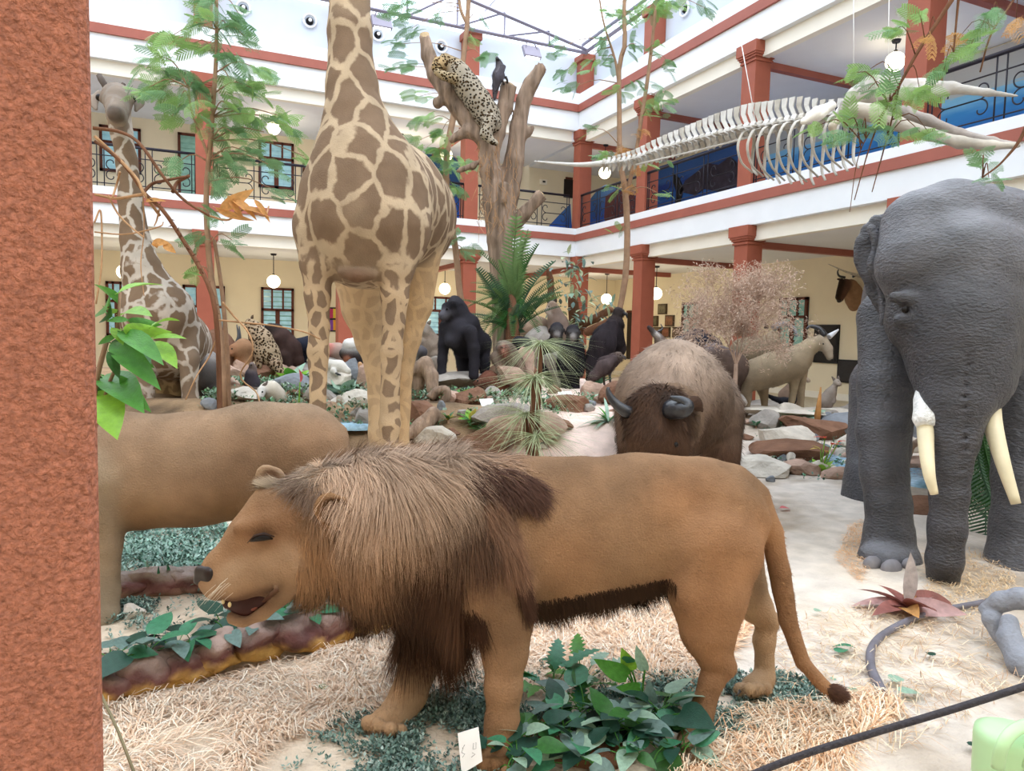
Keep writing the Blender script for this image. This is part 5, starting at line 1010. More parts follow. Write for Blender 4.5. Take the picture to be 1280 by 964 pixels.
an, dt = wood('dead_tree', 'thick dead tree with sawn limbs carrying the leopard', 'tree', [
    [(632, 440, .1, 17), (629, 360, .1, 16), (624, 300, .05, 15), (618, 255, 0, 14.5), (613, 215, 0, 14), (610, 180, 0, 13)],
    [(611, 182, 0, 12), (585, 150, -.02, 12), (561, 119, -.02, 12.5), (544, 92, 0, 12), (536, 70, 0, 10), (531, 45, 0, 7.5)],
    [(614, 190, 0, 11), (622, 165, 0, 10.5), (630, 135, 0, 11), (636, 106, 0, 12)],
    [(627, 300, .1, 12), (636, 240, .12, 13), (643, 200, .1, 12), (648, 160, .1, 11), (654, 128, .1, 10), (664, 103, .08, 9.5), (677, 84, .08, 8.5)],
    [(632, 290, .1, 10), (655, 268, .05, 8.5), (677, 243, .02, 8)],
    [(600, 175, -.05, 6), (584, 164, -.1, 7), (564, 175, -.1, 6)], [(552, 128, -.02, 5), (547, 130, -.05, 6), (545, 128, -.05, 6)], [(648, 176, .1, 6), (660, 166, .1, 5), (665, 160, .1, 3.5)],
    [(610, 195, 0, 4), (590, 208, -.1, 4.5), (572, 214, -.1, 2)], [(622, 215, .1, 4), (634, 205, .1, 3.4), (642, 186, .1, 2.4)], [(629, 250, -.1, 6), (631, 232, -.1, 6)]], .02, D=9.5, noise=.034, ends=((676, 86, .08, 8, 4, -6), (676, 244, .02, 7.5, 6, -6), (635, 108, 0, 10, 2, -6), (531, 45, 0, 7, -1, -6)))
# loose bark strips and dry grass caught in the fork
mb = MB()
for i in range(90):
    a = an.p(596+rng.random()*52, 170+rng.random()*110, -.2-.1*rng.random()); mb.tube([a, a+A(*rng.normal(0, .03, 3))-A(0, 0, .08), a+A(*rng.normal(0, .05, 3))-A(0, 0, .2)], [.004, .004, .002], 3)
mb.build('hanging_bark', M_twig, dt, kind='stuff')

# ------------------------------------------------------------------ feathery compound leaf, shared mesh
def frond_mesh(name, m, npin=8, nl=8, L=.30, W=.10, droop=.25):
    mb = MB(); V = []; T = []
    def leaflet(p, d, n, l, wd):
        s_ = np.cross(d, n); k0 = len(V); V.extend([p, p+d*l*.5+s_*wd, p+d*l, p+d*l*.5-s_*wd]); T.extend([[k0, k0+1, k0+2], [k0, k0+2, k0+3]])
    ax = lambda t: A(L*t, 0, -droop*L*t*t)
    mb.tube([ax(t) for t in np.linspace(0, 1, 6)], np.linspace(.004, .0015, 6), 3)
    for i in range(npin):
        t = .18+.82*i/(npin-1); b0 = ax(t); wl = W*(.55+.45*math.sin(math.pi*min(1, t*.9+.05)))
        for sd in (-1, 1):
            d = nrmz(A(.62, sd*.78, -.12)); n = A(0, 0, 1)
            for j in range(nl):
                u = (j+.5)/nl; p = b0+d*wl*u-A(0, 0, .06*wl*u*u*3)
                for e in (-1, 1): leaflet(p, nrmz(d*.45+e*np.cross(n, d)*.9), n, .026, .0062)
    mb.add(np.array(V), None, np.array(T)); return mb.data(name, m)
FR = [frond_mesh('frond', M_leafA), frond_mesh('frond', M_leafB), frond_mesh('frond', M_leafdry, 6, 8), frond_mesh('frond', M_leafA, 6, 8, .28, .08, .5)]
def feather_tree(label, D, stems, clusters, sc=1.0, cat='tree', name='feather_leaf_tree', loc=None, seed=1, sm=None, tw=.005, group=None):
    """clusters: (x, y, rx, ry, n, kind) sprays of fronds; each cluster hangs on twigs from the nearest stem point"""
    r_ = np.random.default_rng(seed); an = AN(D)
    t = thing(name, loc if loc is not None else base(an, *stems[0][0][:2]), label, cat, group); pts = []
    for st in stems:
        q = spline([(*an.p(*a[:3]), an.r(a[3])) for a in st], 20); tube('stem', q[:, :3], q[:, 3], sm or M_stemg, t, 7); pts.append(q[:, :3])
    pts = np.concatenate(pts)
    for x, y, rx, ry, n, kd in clusters:
        c = an.p(x, y, r_.normal(0, .15)); near = pts[np.argmin(np.linalg.norm(pts-c, axis=1)-0*pts[:, 2])]
        tube('twig', spline([near, (near+c)/2+A(0, 0, .08), c], 6), np.linspace(tw*1.6, tw*.7, 6), sm or M_stemg, t, 4)
        for i in range(int(n*1.55)):
            p = an.p(x+r_.normal(0, rx*.5), y+r_.normal(0, ry*.5), r_.normal(0, .22)); out = p-near; out = nrmz(out*A(1, 1, .4)+r_.normal(0, .35, 3)*np.linalg.norm(out)+A(0, 0, -.02))
            mesh = FR[kd if r_.random() > .25 else (1 if kd == 0 else kd)]
            inst('frond', mesh, t, p-out*.15*sc, frame(out, r_.normal(0, .6)), sc*r_.uniform(.75, 1.2))
    return t
feather_tree('slender feathery leaved tree in front of the far column, behind the young giraffe', 6.6, [[(282, 520, 0, 4), (275, 416, 0, 4), (265, 353, 0, 3.8), (260, 303, 0, 3.6), (258, 240, 0, 3.4), (263, 180, 0, 3.2), (268, 110, 0, 2.8), (271, 50, 0, 2.4), (270, -40, 0, 2)], [(287, 520, .1, 3), (284, 440, .1, 3), (277, 360, .1, 2.6), (268, 300, .1, 2.2)], [(262, 200, 0, 2), (240, 140, -.1, 1.4), (236, 110, -.1, 1)]],
    [(215, 45, 22, 8, 7, 0), (240, 55, 20, 8, 7, 0), (200, 70, 22, 10, 9, 0), (205, 90, 26, 12, 12, 0), (230, 95, 20, 12, 11, 1), (195, 115, 24, 14, 13, 0), (225, 125, 22, 14, 11, 0), (185, 110, 14, 10, 6, 0), (215, 145, 10, 10, 5, 0), (300, 20, 18, 18, 10, 1), (285, 35, 18, 14, 8, 1), (310, 50, 16, 10, 5, 1), (285, 75, 20, 10, 9, 1), (320, 85, 16, 8, 7, 0), (290, 105, 22, 12, 12, 0), (315, 110, 18, 10, 8, 0), (285, 130, 20, 14, 12, 0), (305, 145, 22, 12, 10, 0), (290, 165, 22, 14, 11, 0), (310, 190, 18, 12, 9, 1), (290, 200, 20, 14, 10, 1), (275, 222, 10, 16, 8, 1), (330, 165, 10, 8, 3, 0), (350, 145, 16, 8, 7, 0), (365, 160, 10, 8, 4, 0), (255, 150, 20, 14, 9, 0), (250, 110, 16, 14, 9, 1), (335, 205, 16, 10, 5, 1), (380, 195, 10, 8, 4, 0), (220, 205, 8, 10, 3, 1), (270, 10, 20, 14, 10, 1), (250, 25, 14, 14, 5, 0), (345, 238, 18, 8, 5, 1), (265, 270, 14, 10, 4, 1), (290, 300, 16, 12, 5, 1), (245, 300, 12, 10, 4, 1), (245, 340, 8, 10, 3, 0)], .62, seed=3)
feather_tree('slender bent tree with bright green feathery leaves left of the dead tree', 10.9, [[(580, 440, 0, 4.5), (577, 383, 0, 4.2), (574, 361, 0, 4), (570, 316, 0, 4), (564, 278, 0, 4), (558, 235, 0, 4), (559, 188, 0, 4), (567, 145, 0, 4), (577, 90, 0, 3.4), (584, 30, 0, 3), (587, -30, 0, 2.6)], [(584, 30, 0, 2.4), (576, 12, 0, 2), (572, -20, 0, 1.8)]],
    [(535, 150, 18, 8, 7, 0), (552, 165, 14, 8, 6, 0), (525, 175, 12, 7, 4, 0), (545, 190, 18, 8, 8, 0), (530, 205, 16, 8, 6, 0), (560, 200, 12, 8, 6, 0), (555, 215, 16, 10, 8, 0), (575, 205, 12, 6, 5, 0), (540, 225, 16, 8, 7, 0), (565, 235, 12, 10, 6, 0), (505, 15, 16, 12, 8, 1), (515, 35, 16, 12, 8, 1), (500, 55, 14, 10, 6, 1), (510, 80, 14, 10, 6, 1), (490, 85, 14, 6, 4, 1), (545, 18, 12, 8, 3, 1), (525, 120, 14, 6, 5, 0), (590, 45, 10, 10, 4, 0), (602, 70, 8, 12, 4, 1), (563, 300, 18, 10, 7, 1), (580, 318, 14, 10, 4, 1), (600, 20, 10, 10, 3, 1)], .74, seed=5)
feather_tree('pair of thin trunks with feathery leaves right of the corner column', 10.2, [[(772, 440, 0, 3.6), (775, 385, 0, 3.6), (781, 353, 0, 4), (784, 303, 0, 4), (782, 241, 0, 4), (775, 200, 0, 3.4), (774, 125, 0, 3), (774, 82, 0, 3), (781, 55, 0, 3), (780, 20, 0, 2.6), (782, -40, 0, 2.2)], [(782, 250, 0, 3), (790, 215, 0, 2.6), (796, 185, 0, 2.4), (803, 140, 0, 2.4), (810, 95, 0, 2.4), (817, 35, 0, 2), (822, -20, 0, 1.8)], [(774, 125, 0, 2), (770, 80, 0, 1.6), (755, 30, 0, 1.2), (748, -10, 0, 1)]],
    [(700, 60, 10, 14, 5, 1), (705, 90, 12, 12, 5, 1), (715, 110, 10, 8, 5, 1), (735, 80, 14, 10, 7, 0), (755, 45, 12, 14, 8, 1), (758, 75, 12, 10, 6, 1), (770, 15, 16, 12, 9, 0), (790, 20, 16, 10, 8, 0), (815, 10, 18, 10, 12, 0), (830, 5, 16, 8, 9, 0), (795, 55, 10, 14, 6, 1), (815, 55, 14, 8, 6, 0), (838, 80, 8, 14, 4, 1), (885, 12, 14, 8, 5, 1), (808, 108, 16, 8, 7, 1), (825, 128, 18, 8, 9, 0), (815, 140, 12, 8, 5, 0), (755, 195, 16, 7, 9, 0), (740, 160, 10, 8, 3, 0), (775, 115, 14, 6, 4, 0), (840, 8, 20, 6, 6, 0), (800, 165, 14, 8, 5, 2), (775, 190, 18, 10, 8, 2), (790, 205, 14, 14, 8, 2), (785, 235, 10, 10, 4, 2), (770, 238, 10, 5, 3, 0), (825, 243, 12, 6, 3, 0), (815, 205, 16, 6, 5, 0), (775, 285, 10, 5, 2, 0)], .60, seed=8)
# branches leaning in at the top right, close to the viewer
feather_tree('leafy hanging branches at the top right in front of the whale', 3.9, [[(1300, -220, .4, 6), (1245, -120, .1, 5), (1200, -20, 0, 3.4), (1180, 15, 0, 2.6), (1150, 60, 0, 2.2), (1125, 105, 0, 1.8), (1100, 150, 0, 1.4), (1085, 190, 0, .9), (1068, 250, 0, .6)], [(1200, -20, 0, 2), (1196, 20, 0, 1.4), (1192, 65, 0, 1)], [(1125, 105, 0, 1.2), (1112, 160, .02, 1), (1090, 240, .02, .6)], [(1300, -150, .2, 3), (1275, -20, .1, 1.8), (1240, 40, 0, 1.2), (1225, 90, 0, 1)], [(1110, 130, 0, .8), (1075, 190, 0, .6), (1062, 265, 0, .4)], [(1300, 80, 0, 3), (1282, 160, 0, 2.4), (1255, 200, 0, 1.4), (1228, 222, 0, 1)]],
    [(1062, 92, 14, 5, 3, 0), (1088, 86, 9, 5, 2, 0), (1115, 38, 20, 7, 6, 0), (1140, 22, 16, 8, 5, 0), (1225, 38, 14, 14, 6, 0), (1240, 15, 14, 10, 5, 1), (1212, 60, 16, 6, 5, 0), (1180, 88, 14, 5, 4, 0), (1085, 112, 20, 7, 5, 0), (1110, 105, 16, 8, 4, 0), (1150, 115, 22, 10, 8, 0), (1110, 130, 20, 8, 5, 0), (1060, 150, 18, 6, 4, 0), (1078, 160, 18, 8, 6, 1), (1020, 158, 8, 5, 2, 0), (1060, 172, 14, 8, 4, 1), (1110, 170, 12, 10, 4, 1), (1150, 165, 18, 6, 5, 0), (1165, 172, 10, 6, 3, 1), (1228, 205, 14, 10, 5, 1), (1236, 222, 12, 5, 3, 1), (1160, 48, 10, 8, 2, 2), (1195, 52, 8, 8, 2, 2), (1270, 30, 12, 6, 3, 2)], .42, seed=12, name='overhanging_branch', cat='branch', loc=P(1300, -220, 4.3), sm=M_bark2, tw=.0025)

# ------------------------------------------------------------------ whale skeleton on wires
WD = lambda x: 9.9-(x-670)/600*3.5
def wp(x, y, dd=0): return P(x, y, WD(x)+dd)
wr = lambda x, px: px*WD(x)/FPX
t = thing('whale_skeleton', wp(960, 160), 'whale skeleton hanging on wires across the right of the courtyard, beak right', 'skeleton'); wh = t
line = spline([(668, 202), (720, 206), (757, 204), (795, 199), (832, 187), (880, 175), (930, 163), (965, 157), (1000, 150), (1045, 142)], 200)
hgt = lambda x: np.interp(x, [750, 790, 850, 900, 940, 1000, 1035], [2, 8, 16, 24, 27, 25, 14])
xs = [756]
while xs[-1] < 1040: xs.append(xs[-1]+6.2+(xs[-1]-756)/280*3.2)
mb = MB()
for i, x in enumerate(xs):
    y = np.interp(x, line[:, 0], line[:, 1]); r = 4.5+3.6*np.sin(np.clip((x-740)/330, 0, 1)*2.6); c = wp(x, y); tx = nrmz(wp(x+8, np.interp(x+8, line[:, 0], line[:, 1]))-c); up = nrmz(A(0, 0, 1)-tx*tx[2]); sd = np.cross(tx, up)
    mb = MB(); R = wr(x, r); mb.tube([c-tx*R*.36, c+tx*R*.36], [R, R], 10)
    h = wr(x, hgt(x)); w_ = R*.62                                    # blade shaped neural spine, leaning to the tail
    b0 = c+up*R*.6; mid = b0+up*h*.55-tx*h*.22; tip = b0+up*h-tx*h*.18
    for a, b, wa, wb in ((b0, mid, w_*.5, w_*.55), (mid, tip, w_*.55, w_*.75)):
        V = [a-tx*wa-sd*.012, a+tx*wa-sd*.012, a+tx*wa+sd*.012, a-tx*wa+sd*.012, b-tx*wb-sd*.01, b+tx*wb-sd*.01, b+tx*wb+sd*.01, b-tx*wb+sd*.01]
        mb.add(np.array(V), [[0, 1, 5, 4], [1, 2, 6, 5], [2, 3, 7, 6], [3, 0, 4, 7], [4, 5, 6, 7]])
    pl_ = R*(1.2+.9*np.sin(np.clip((x-760)/260, 0, 1)*3.1))          # transverse processes
    for s_ in (-1, 1):
        V = [c+sd*s_*R*.8-tx*R*.25, c+sd*s_*R*.8+tx*R*.25, c+sd*s_*(R*.8+pl_)+tx*R*.4-up*R*.2, c+sd*s_*(R*.8+pl_)-tx*R*.4-up*R*.2]; V = np.array(V+[v-up*.02 for v in V])
        mb.add(V, [[0, 1, 2, 3], [7, 6, 5, 4], [0, 4, 5, 1], [2, 6, 7, 3], [1, 5, 6, 2], [0, 3, 7, 4]])
    if x < 905: mb.tube([c-up*R*.8, c-up*(R+wr(x, 6))-tx*R*.4], [R*.5, R*.15], 6)
    mb.build('vertebra', M_bone2 if i % 3 else M_bone, t, smooth=False)
tube('tail_tip', [wp(q[0], q[1]) for q in line if q[0] < 760][::3], np.linspace(.012, .045, len([q for q in line if q[0] < 760][::3])), M_bone2, t, 8)
sag = spline([wp(795, 206, -.1), wp(880, 186, -.1), wp(935, 172, -.1)], 8); tube('support_rod', sag, .012, M_bone2, t, 6)
for i in range(10):                                                 # ribs, both sides
    x = 938+i*14; y = np.interp(x, line[:, 0], line[:, 1])+3; c = wp(x, y); tx = nrmz(wp(x+8, y)-c); sd = nrmz(np.cross(tx, A(0, 0, 1)))
    Ln = wr(x, np.interp(i, [0, 2, 5, 9], [52, 66, 76, 62]))
    for s_ in (-1, 1):
        w_ = .20+.10*math.sin(i/9*3.1); pt = [c+sd*s_*.05, c+sd*s_*w_*.9-A(0, 0, Ln*.12)-tx*.02, c+sd*s_*w_*1.15-A(0, 0, Ln*.45)-tx*.05, c+sd*s_*w_*.85-A(0, 0, Ln*.8)-tx*.02, c+sd*s_*w_*.35-A(0, 0, Ln)+tx*.08]
        tube('rib', spline(pt, 14), np.linspace(.024, .013, 14), M_bone, t, 6, flat=.55)
SK = AN(6.2+.9); SD = 6.9
def skn(name, pts, col, vox=.016, m=None, k=.04, sub=()):
    a = AN(SD)
    for q in pts: a.ch(q, col)
    for q in sub: a.ch(q, col, 1, None, .03, True)
    return Skin(name, a.pr, vox, m or M_sk, t, k, lambda p: .008*fbm(p, 6, 3), .03, lambda V, N, C: np.clip(C*(1+.4*fbm(V, 4, 3))[:, None], 0, 1))
M_sk = mat('skull_bone', 'FFFFFF', .7, .15, 8, .35, 26, .25, vcol=True)
skn('skull', [[(1072, 122, .1, 15), (1092, 115, .05, 19), (1112, 112, -.02, 14)], [(1112, 110, -.02, 12), (1150, 108, -.15, 9), (1190, 110, -.3, 7), (1235, 116, -.5, 4.5), (1272, 120, -.65, 2)], [(1058, 130, .1, 8), (1052, 142, .12, 6)], [(1110, 118, -.05, 9), (1150, 117, -.2, 7), (1180, 117, -.3, 4)]], 'B6B0A8', sub=[[(1088, 128, -.28, 6), (1098, 130, -.2, 6)], [(1120, 132, -.2, 8), (1135, 134, -.2, 8)]])
skn('lower_jaw', [[(1070, 138, -.1, 10), (1092, 142, -.14, 10), (1120, 154, -.2, 8.5), (1160, 168, -.32, 7.5), (1200, 178, -.45, 7), (1240, 182, -.55, 6), (1272, 182, -.65, 4)]], 'B0A89C'); skn('lower_jaw', [[(1110, 140, .35, 7), (1130, 142, .3, 9), (1160, 152, .15, 8), (1200, 168, -.1, 6), (1240, 177, -.4, 5), (1268, 181, -.6, 4)]], '9A9088')
skn('shoulder_blade', [[(1040, 132, -.35, 6), (1022, 142, -.35, 8), (1004, 152, -.35, 4)]], 'E6E2DA'); skn('ear_bone', [[(1048, 150, -.05, 5), (1040, 158, -.05, 4), (1045, 175, -.05, 3)]], 'B8AC98')
wires = [(1067, 100, 1067, -60), (945, 155, 924, 40), (832, 180, 835, -20), (850, 176, 850, 30), (1110, 95, 1112, -60)]
for x0, y0, x1, y1 in wires[:2]+wires[4:]: tube('hanging_wire', [wp(x0, y0), P(x1, y1, WD(x0))], .005, M_white2, t, 4)

# ------------------------------------------------------------------ leaves
def leaf_data(name, m, L=1, W=.5, n=6, fold=.12, curl=.3, shape=None, lob=0, col2=None):
    """one blade along +X, folded on its midrib, unit length"""
    mb = MB(); V = []; T = []
    ts = np.linspace(0, 1, n+1); f_ = shape or (lambda t: math.sin(math.pi*min(1, t*.97+.03))**.8*(1-.35*t))
    for i, q in enumerate(ts):
        wd = W*.5*f_(q)*(1+(lob*(-1)**i)); z = -curl*q*q*L
        V += [(q*L, wd, z+fold*wd*2), (q*L, 0, z), (q*L, -wd, z+fold*wd*2)]
    Q = []
    for i in range(n): a = 3*i; Q += [[a, a+1, a+4, a+3], [a+1, a+2, a+5, a+4]]
    mb.add(np.array(V), Q); mb.tube([(-.12*L, 0, 0), (0, 0, 0)], .012*L, 3); return mb.data(name, m, smooth=True)
M_lf = {k: mat('leaf_'+k, c, r, .25, 7, .15, 30, .4, trans=tr) for k, c, r, tr in (('bright', '86B83C', .4, .3), ('mid', '4E8C34', .4, .25), ('ash', 'B4A8A4', .5, .1), ('dark', '35662E', .4, .15), ('plastic', '3F7E5C', .4, .1), ('deep', '234638', .45, .05), ('silver', '93B09A', .5, .15), ('greygreen', '68817A', .5, .1), ('red', '8E5850', .45, .2), ('pink', 'B8928E', .45, .2), ('yellow', 'C9B85A', .5, .3), ('orange', 'C89458', .7, .4), ('cycad', '44664C', .5, .15), ('cycadl', '66844E', .5, .2), ('papyrus', 'B4BE98', .5, .25), ('flower', 'E05A44', .5, .2), ('lily', 'D86A70', .4, .2))}
LM = {k: leaf_data('leaf', M_lf[k]) for k in M_lf}
LH = {k: leaf_data('leaf', M_lf[k], 1, .85, 6, .1, .25, lambda t: (math.sin(math.pi*(.12+.88*t)))**.7*(1-.55*t)+.02) for k in ('plastic', 'deep', 'greygreen', 'mid', 'silver', 'bright', 'dark')}
LL = {k: leaf_data('leaf', M_lf[k], 1, .5, 14, .1, .45, None, .3) for k in ('plastic', 'mid', 'dark', 'silver')}
LS = {k: leaf_data('leaf', M_lf[k], 1, .13, 8, .1, 1.0 if k == 'papyrus' else .6) for k in ('papyrus', 'mid', 'silver', 'bright', 'plastic', 'cycad')}
def rdir(az, el): return A(math.cos(az)*math.cos(el), math.sin(az)*math.cos(el), math.sin(el))
def rosette(name, label, cat, c, spec, n, L, el=(.3, 1.0), seed=0, stem=0, sm=None, group=None, sub='leaf', jit=.0, lv=None):
    """leaves fanned round a point; spec = list of meshes"""
    r_ = np.random.default_rng(seed); t = thing(name, c, label, cat, group)
    top = c+A(0, 0, stem)
    if stem: tube('stem', [c-A(0, 0, .03), c+A(0, 0, stem)], [.02, .012], sm or M_stemg, t, 6)
    for i in range(n):
        d = rdir(i*2.39996+r_.normal(0, .25), r_.uniform(*el)); inst(sub, spec[i % len(spec)], t, top+r_.normal(0, jit, 3) if jit else top, frame(d, r_.normal(0, .2)), L*r_.uniform(.7, 1.15))
    return t
# big leafy shrub close on the left
D = 2.3; an = AN(D); t = thing('leafy_shrub', base(an, 120, 520), 'glossy green broad leaved shrub close beside the pillar', 'shrub')
tube('stem', spline([an.p(105, 700, .1), an.p(112, 560), an.p(120, 480), an.p(135, 420)], 10), .008, M_stemg, t, 6); tube('stem', spline([an.p(112, 560), an.p(140, 470), an.p(165, 430)], 8), .006, M_stemg, t, 6)
for (x0, y0, x1, y1, kd, wd, r_) in ((150, 365, 198, 341, 'bright', .5, .2), (146, 378, 122, 342, 'mid', .6, -.3), (132, 390, 120, 372, 'mid', .8, 0), (140, 392, 136, 376, 'bright', .8, .2), (150, 395, 178, 375, 'bright', .5, .1), (160, 400, 196, 408, 'mid', .5, .2), (190, 408, 217, 389, 'bright', .4, 0), (140, 410, 155, 425, 'bright', .8, 0), (155, 412, 190, 416, 'bright', .35, .3), (150, 415, 195, 430, 'mid', .45, .2), (190, 424, 227, 413, 'bright', .5, .1), (185, 428, 219, 440, 'bright', .6, 0), (145, 420, 122, 428, 'mid', .6, .1), (150, 425, 130, 448, 'dark', .6, .1), (155, 428, 188, 458, 'mid', .5, .3), (140, 430, 185, 460, 'mid', .4, .4), (135, 440, 150, 470, 'dark', .6, .2), (160, 400, 135, 398, 'mid', .6, .2), (125, 470, 122, 505, 'dark', .7, .1), (130, 470, 165, 480, 'mid', .5, .2), (150, 470, 182, 512, 'mid', .45, .2), (120, 490, 140, 515, 'bright', .6, .1), (140, 396, 118, 385, 'dark', .6, 0), (160, 440, 175, 455, 'bright', .5, .2), (165, 425, 190, 445, 'dark', .6, 0)):
    a = an.p(x0, y0, rng.normal(0, .05)); b = an.p(x1, y1, rng.normal(-.03, .08)); d = b-a; l = np.linalg.norm(d)
    inst('leaf', LM[kd], t, a, frame(d, r_-.5, up=tuple(-FW+A(0, 0, .8))), (l, l*wd*1.6, l)); 
tube('stem', [an.p(150, 365), an.p(148, 395), an.p(145, 420)], .005, M_stemg, t, 5)
# cycad
D = 9.1; an = AN(D); t = thing('cycad', base(an, 640, 440), 'big dark green cycad with feathered fronds in front of the dead tree', 'cycad')
def pinnate(name, m, n=30, L=1., w=.095, droop=.35, wd=.012):
    mb = MB(); ax = lambda q: A(L*q, 0, -droop*L*q**2.2)
    mb.tube([ax(q) for q in np.linspace(0, 1, 8)], np.linspace(.012, .004, 8), 4); V = []; T = []
    for i in range(n):
        q = .12+.88*i/n; b0 = ax(q); l = w*(math.sin(math.pi*(.15+.8*q)))**.6*1.6
        for sd in (-1, 1):
            d = nrmz(A(.45, sd, .25)); k0 = len(V); s_ = A(1, 0, 0); V += [b0-s_*wd, b0+s_*wd, b0+d*l*.6+s_*wd*.8, b0+d*l, b0+d*l*.6-s_*wd*.8]; T += [[k0, k0+1, k0+2], [k0, k0+2, k0+4], [k0+4, k0+2, k0+3]]
    mb.add(np.array(V), None, np.array(T)); return mb.data(name, m)
PC = [pinnate('frond', M_lf['cycad']), pinnate('frond', M_lf['cycadl']), pinnate('frond', M_lf['dark'])]
tube('trunk', [an.p(640, 492), an.p(641, 425), an.p(640, 365)], [.14, .10, .04], M_bark2, t, 12)
for i, (x, y, z_) in enumerate([(628, 345, .3), (650, 352, -.2), (595, 362, .1), (683, 358, -.1), (588, 382, -.2), (690, 374, .1), (608, 400, -.3), (672, 402, -.3), (618, 415, -.3), (660, 416, -.3), (636, 330, -.2), (616, 362, -.3), (664, 352, -.3), (604, 385, -.3), (640, 410, -.3), (640, 292, 0), (636, 298, .3), (622, 318, 0), (606, 340, -.2), (598, 352, .2), (588, 372, -.3), (586, 392, 0), (592, 410, -.4), (655, 310, -.1), (668, 325, .2), (684, 348, -.2), (690, 362, .2), (688, 380, -.3), (676, 396, -.5), (664, 408, -.6), (610, 378, -.6), (622, 360, -.6), (650, 345, -.6), (660, 370, -.6), (600, 425, -.5), (615, 405, -.8), (640, 400, -.8), (630, 330, .4), (650, 330, .4), (596, 390, .5), (680, 372, .5), (625, 425, -.8), (655, 420, -.7), (612, 350, .1), (604, 362, -.1), (644, 312, .2), (648, 330, -.2), (672, 345, 0), (632, 345, -.4), (618, 392, -.5), (612, 415, -.3), (680, 365, 0), (660, 390, -.3), (628, 375, -.5), (645, 380, -.5), (600, 405, -.2)]):
    z_ = max(z_, -.25); oy = 418 if i % 3 == 0 else 405-45*(i % 5)/5; a = an.p(640+rng.normal(0, 4), oy, .1); b = an.p(x, min(y, 420), z_+.1); d = b-a; l = np.linalg.norm(d)*1.1; inst('frond', PC[i % 3 if i % 5 else 1], t, a, frame(d+A(0, 0, .25*l), rng.normal(0, .4)), l)
# papyrus
D = 5.9; an = AN(D); t = thing('papyrus', base(an, 664, 590), 'papyrus with mop like drooping heads on dark stems, above the lion back', 'papyrus')
for st in ([(663, 600, 0), (664, 540, 0), (668, 475, 0)], [(668, 600, .1), (672, 520, .1), (676, 432, .1)], [(660, 600, .05), (660, 560, .05), (656, 520, .05)], [(672, 600, -.05), (671, 570, -.05), (670, 548, -.05)]):
    q = [an.p(*a) for a in st]; tube('stem', spline(q, 8), [.022]*8, M_bark2, t, 7)
    c = q[-1]; n = 120
    for i in range(n):
        az = i*2.4; el = rng.uniform(.25, 1.35); L0 = rng.uniform(.17, .27)*(1 if st[0][2] < .1 else .95)*(1 if c[2] > an.p(0, 540)[2] else .6); inst('leaf', LS['papyrus'], t, c, frame(rdir(az, el), rng.normal(0, .4)), (L0*.85, L0*.22, L0*2.3))
# dry pink shrub
D = 9.6; an = AN(D); t = thing('dry_shrub', base(an, 918, 505), 'bare pinkish dry shrub of fine twigs in front of the third column', 'shrub')
M_pink = mat('pink_twig', 'B49A88', .9, .2, 9); M_pinkf = mat('pink_dry_tips', 'CCB4A2', .9, .3, 9, trans=.3)
tube('stem', spline([an.p(917, 515), an.p(919, 480), an.p(920, 455)], 8), np.linspace(.035, .025, 8), M_pink, t, 8)
tw = MB(); tp_ = []
def grow(p, d, l, r, lv):
    q = p+d*l; m_ = (p+q)/2+rng.normal(0, .03, 3)*l; tw.tube([p, m_, q], [r, r*.85, r*.7], 3 if lv > 1 else 5, cap=False)
    if lv >= 4: tp_.append(q); return
    for i in range(4 if lv < 3 else 5):
        grow(q if i < 3 else m_, nrmz(d+rng.normal(0, .52, 3)+A(0, 0, .10)), l*rng.uniform(.62, .9), r*.6, lv+1)
for i in range(6):
    b = an.p(*[(885, 375), (905, 355), (925, 345), (945, 360), (965, 385), (900, 400)][i], rng.normal(0, .2)); a = an.p(920, 457); grow(a, nrmz(b-a), np.linalg.norm(b-a)*.42, .012, 0)
tw.build('twigs', M_pink, t, kind='stuff')
tb_ = MB(); V = []; T = []
for q in tp_:
    for _ in range(7):
        d = nrmz(rng.normal(0, 1, 3)); s_ = nrmz(np.cross(d, rng.normal(0, 1, 3))); q2 = q+rng.normal(0, .035, 3); k0 = len(V); V += [q2, q2+d*.035+s_*.006, q2+d*.05, q2+d*.035-s_*.006]; T += [[k0, k0+1, k0+2], [k0, k0+2, k0+3]]
tb_.add(np.array(V), None, np.array(T)).build('dry_tips', M_pinkf, t, kind='stuff')
# ivy clad stump
an, t = wood('ivy_stump', 'brown stump wrapped in pale variegated ivy right of the lynx', 'stump', [[(720, 450, 0, 10), (720, 410, 0, 9), (716, 375, 0, 7)], [(722, 408, 0, 6), (745, 398, -.1, 6), (762, 388, -.15, 5.5)], [(690, 380, .1, 5), (688, 350, .1, 4), (686, 338, .1, 3.6)]], .02, M_bark2, .02, .03, 11.6, col='6A4434')
for i in range(220):
    x, y = [(705, 360), (722, 345), (735, 380), (712, 395), (728, 405), (700, 385), (745, 420), (725, 425), (760, 385), (716, 335)][i % 10]; q = an.p(x+rng.normal(0, 8), y+rng.normal(0, 9), rng.normal(-.2, .15)); inst('leaf', LM[('silver', 'greygreen', 'papyrus')[i % 3]], t, q, frame(rng.normal(0, 1, 3), 0), .14*rng.uniform(.7, 1.3))
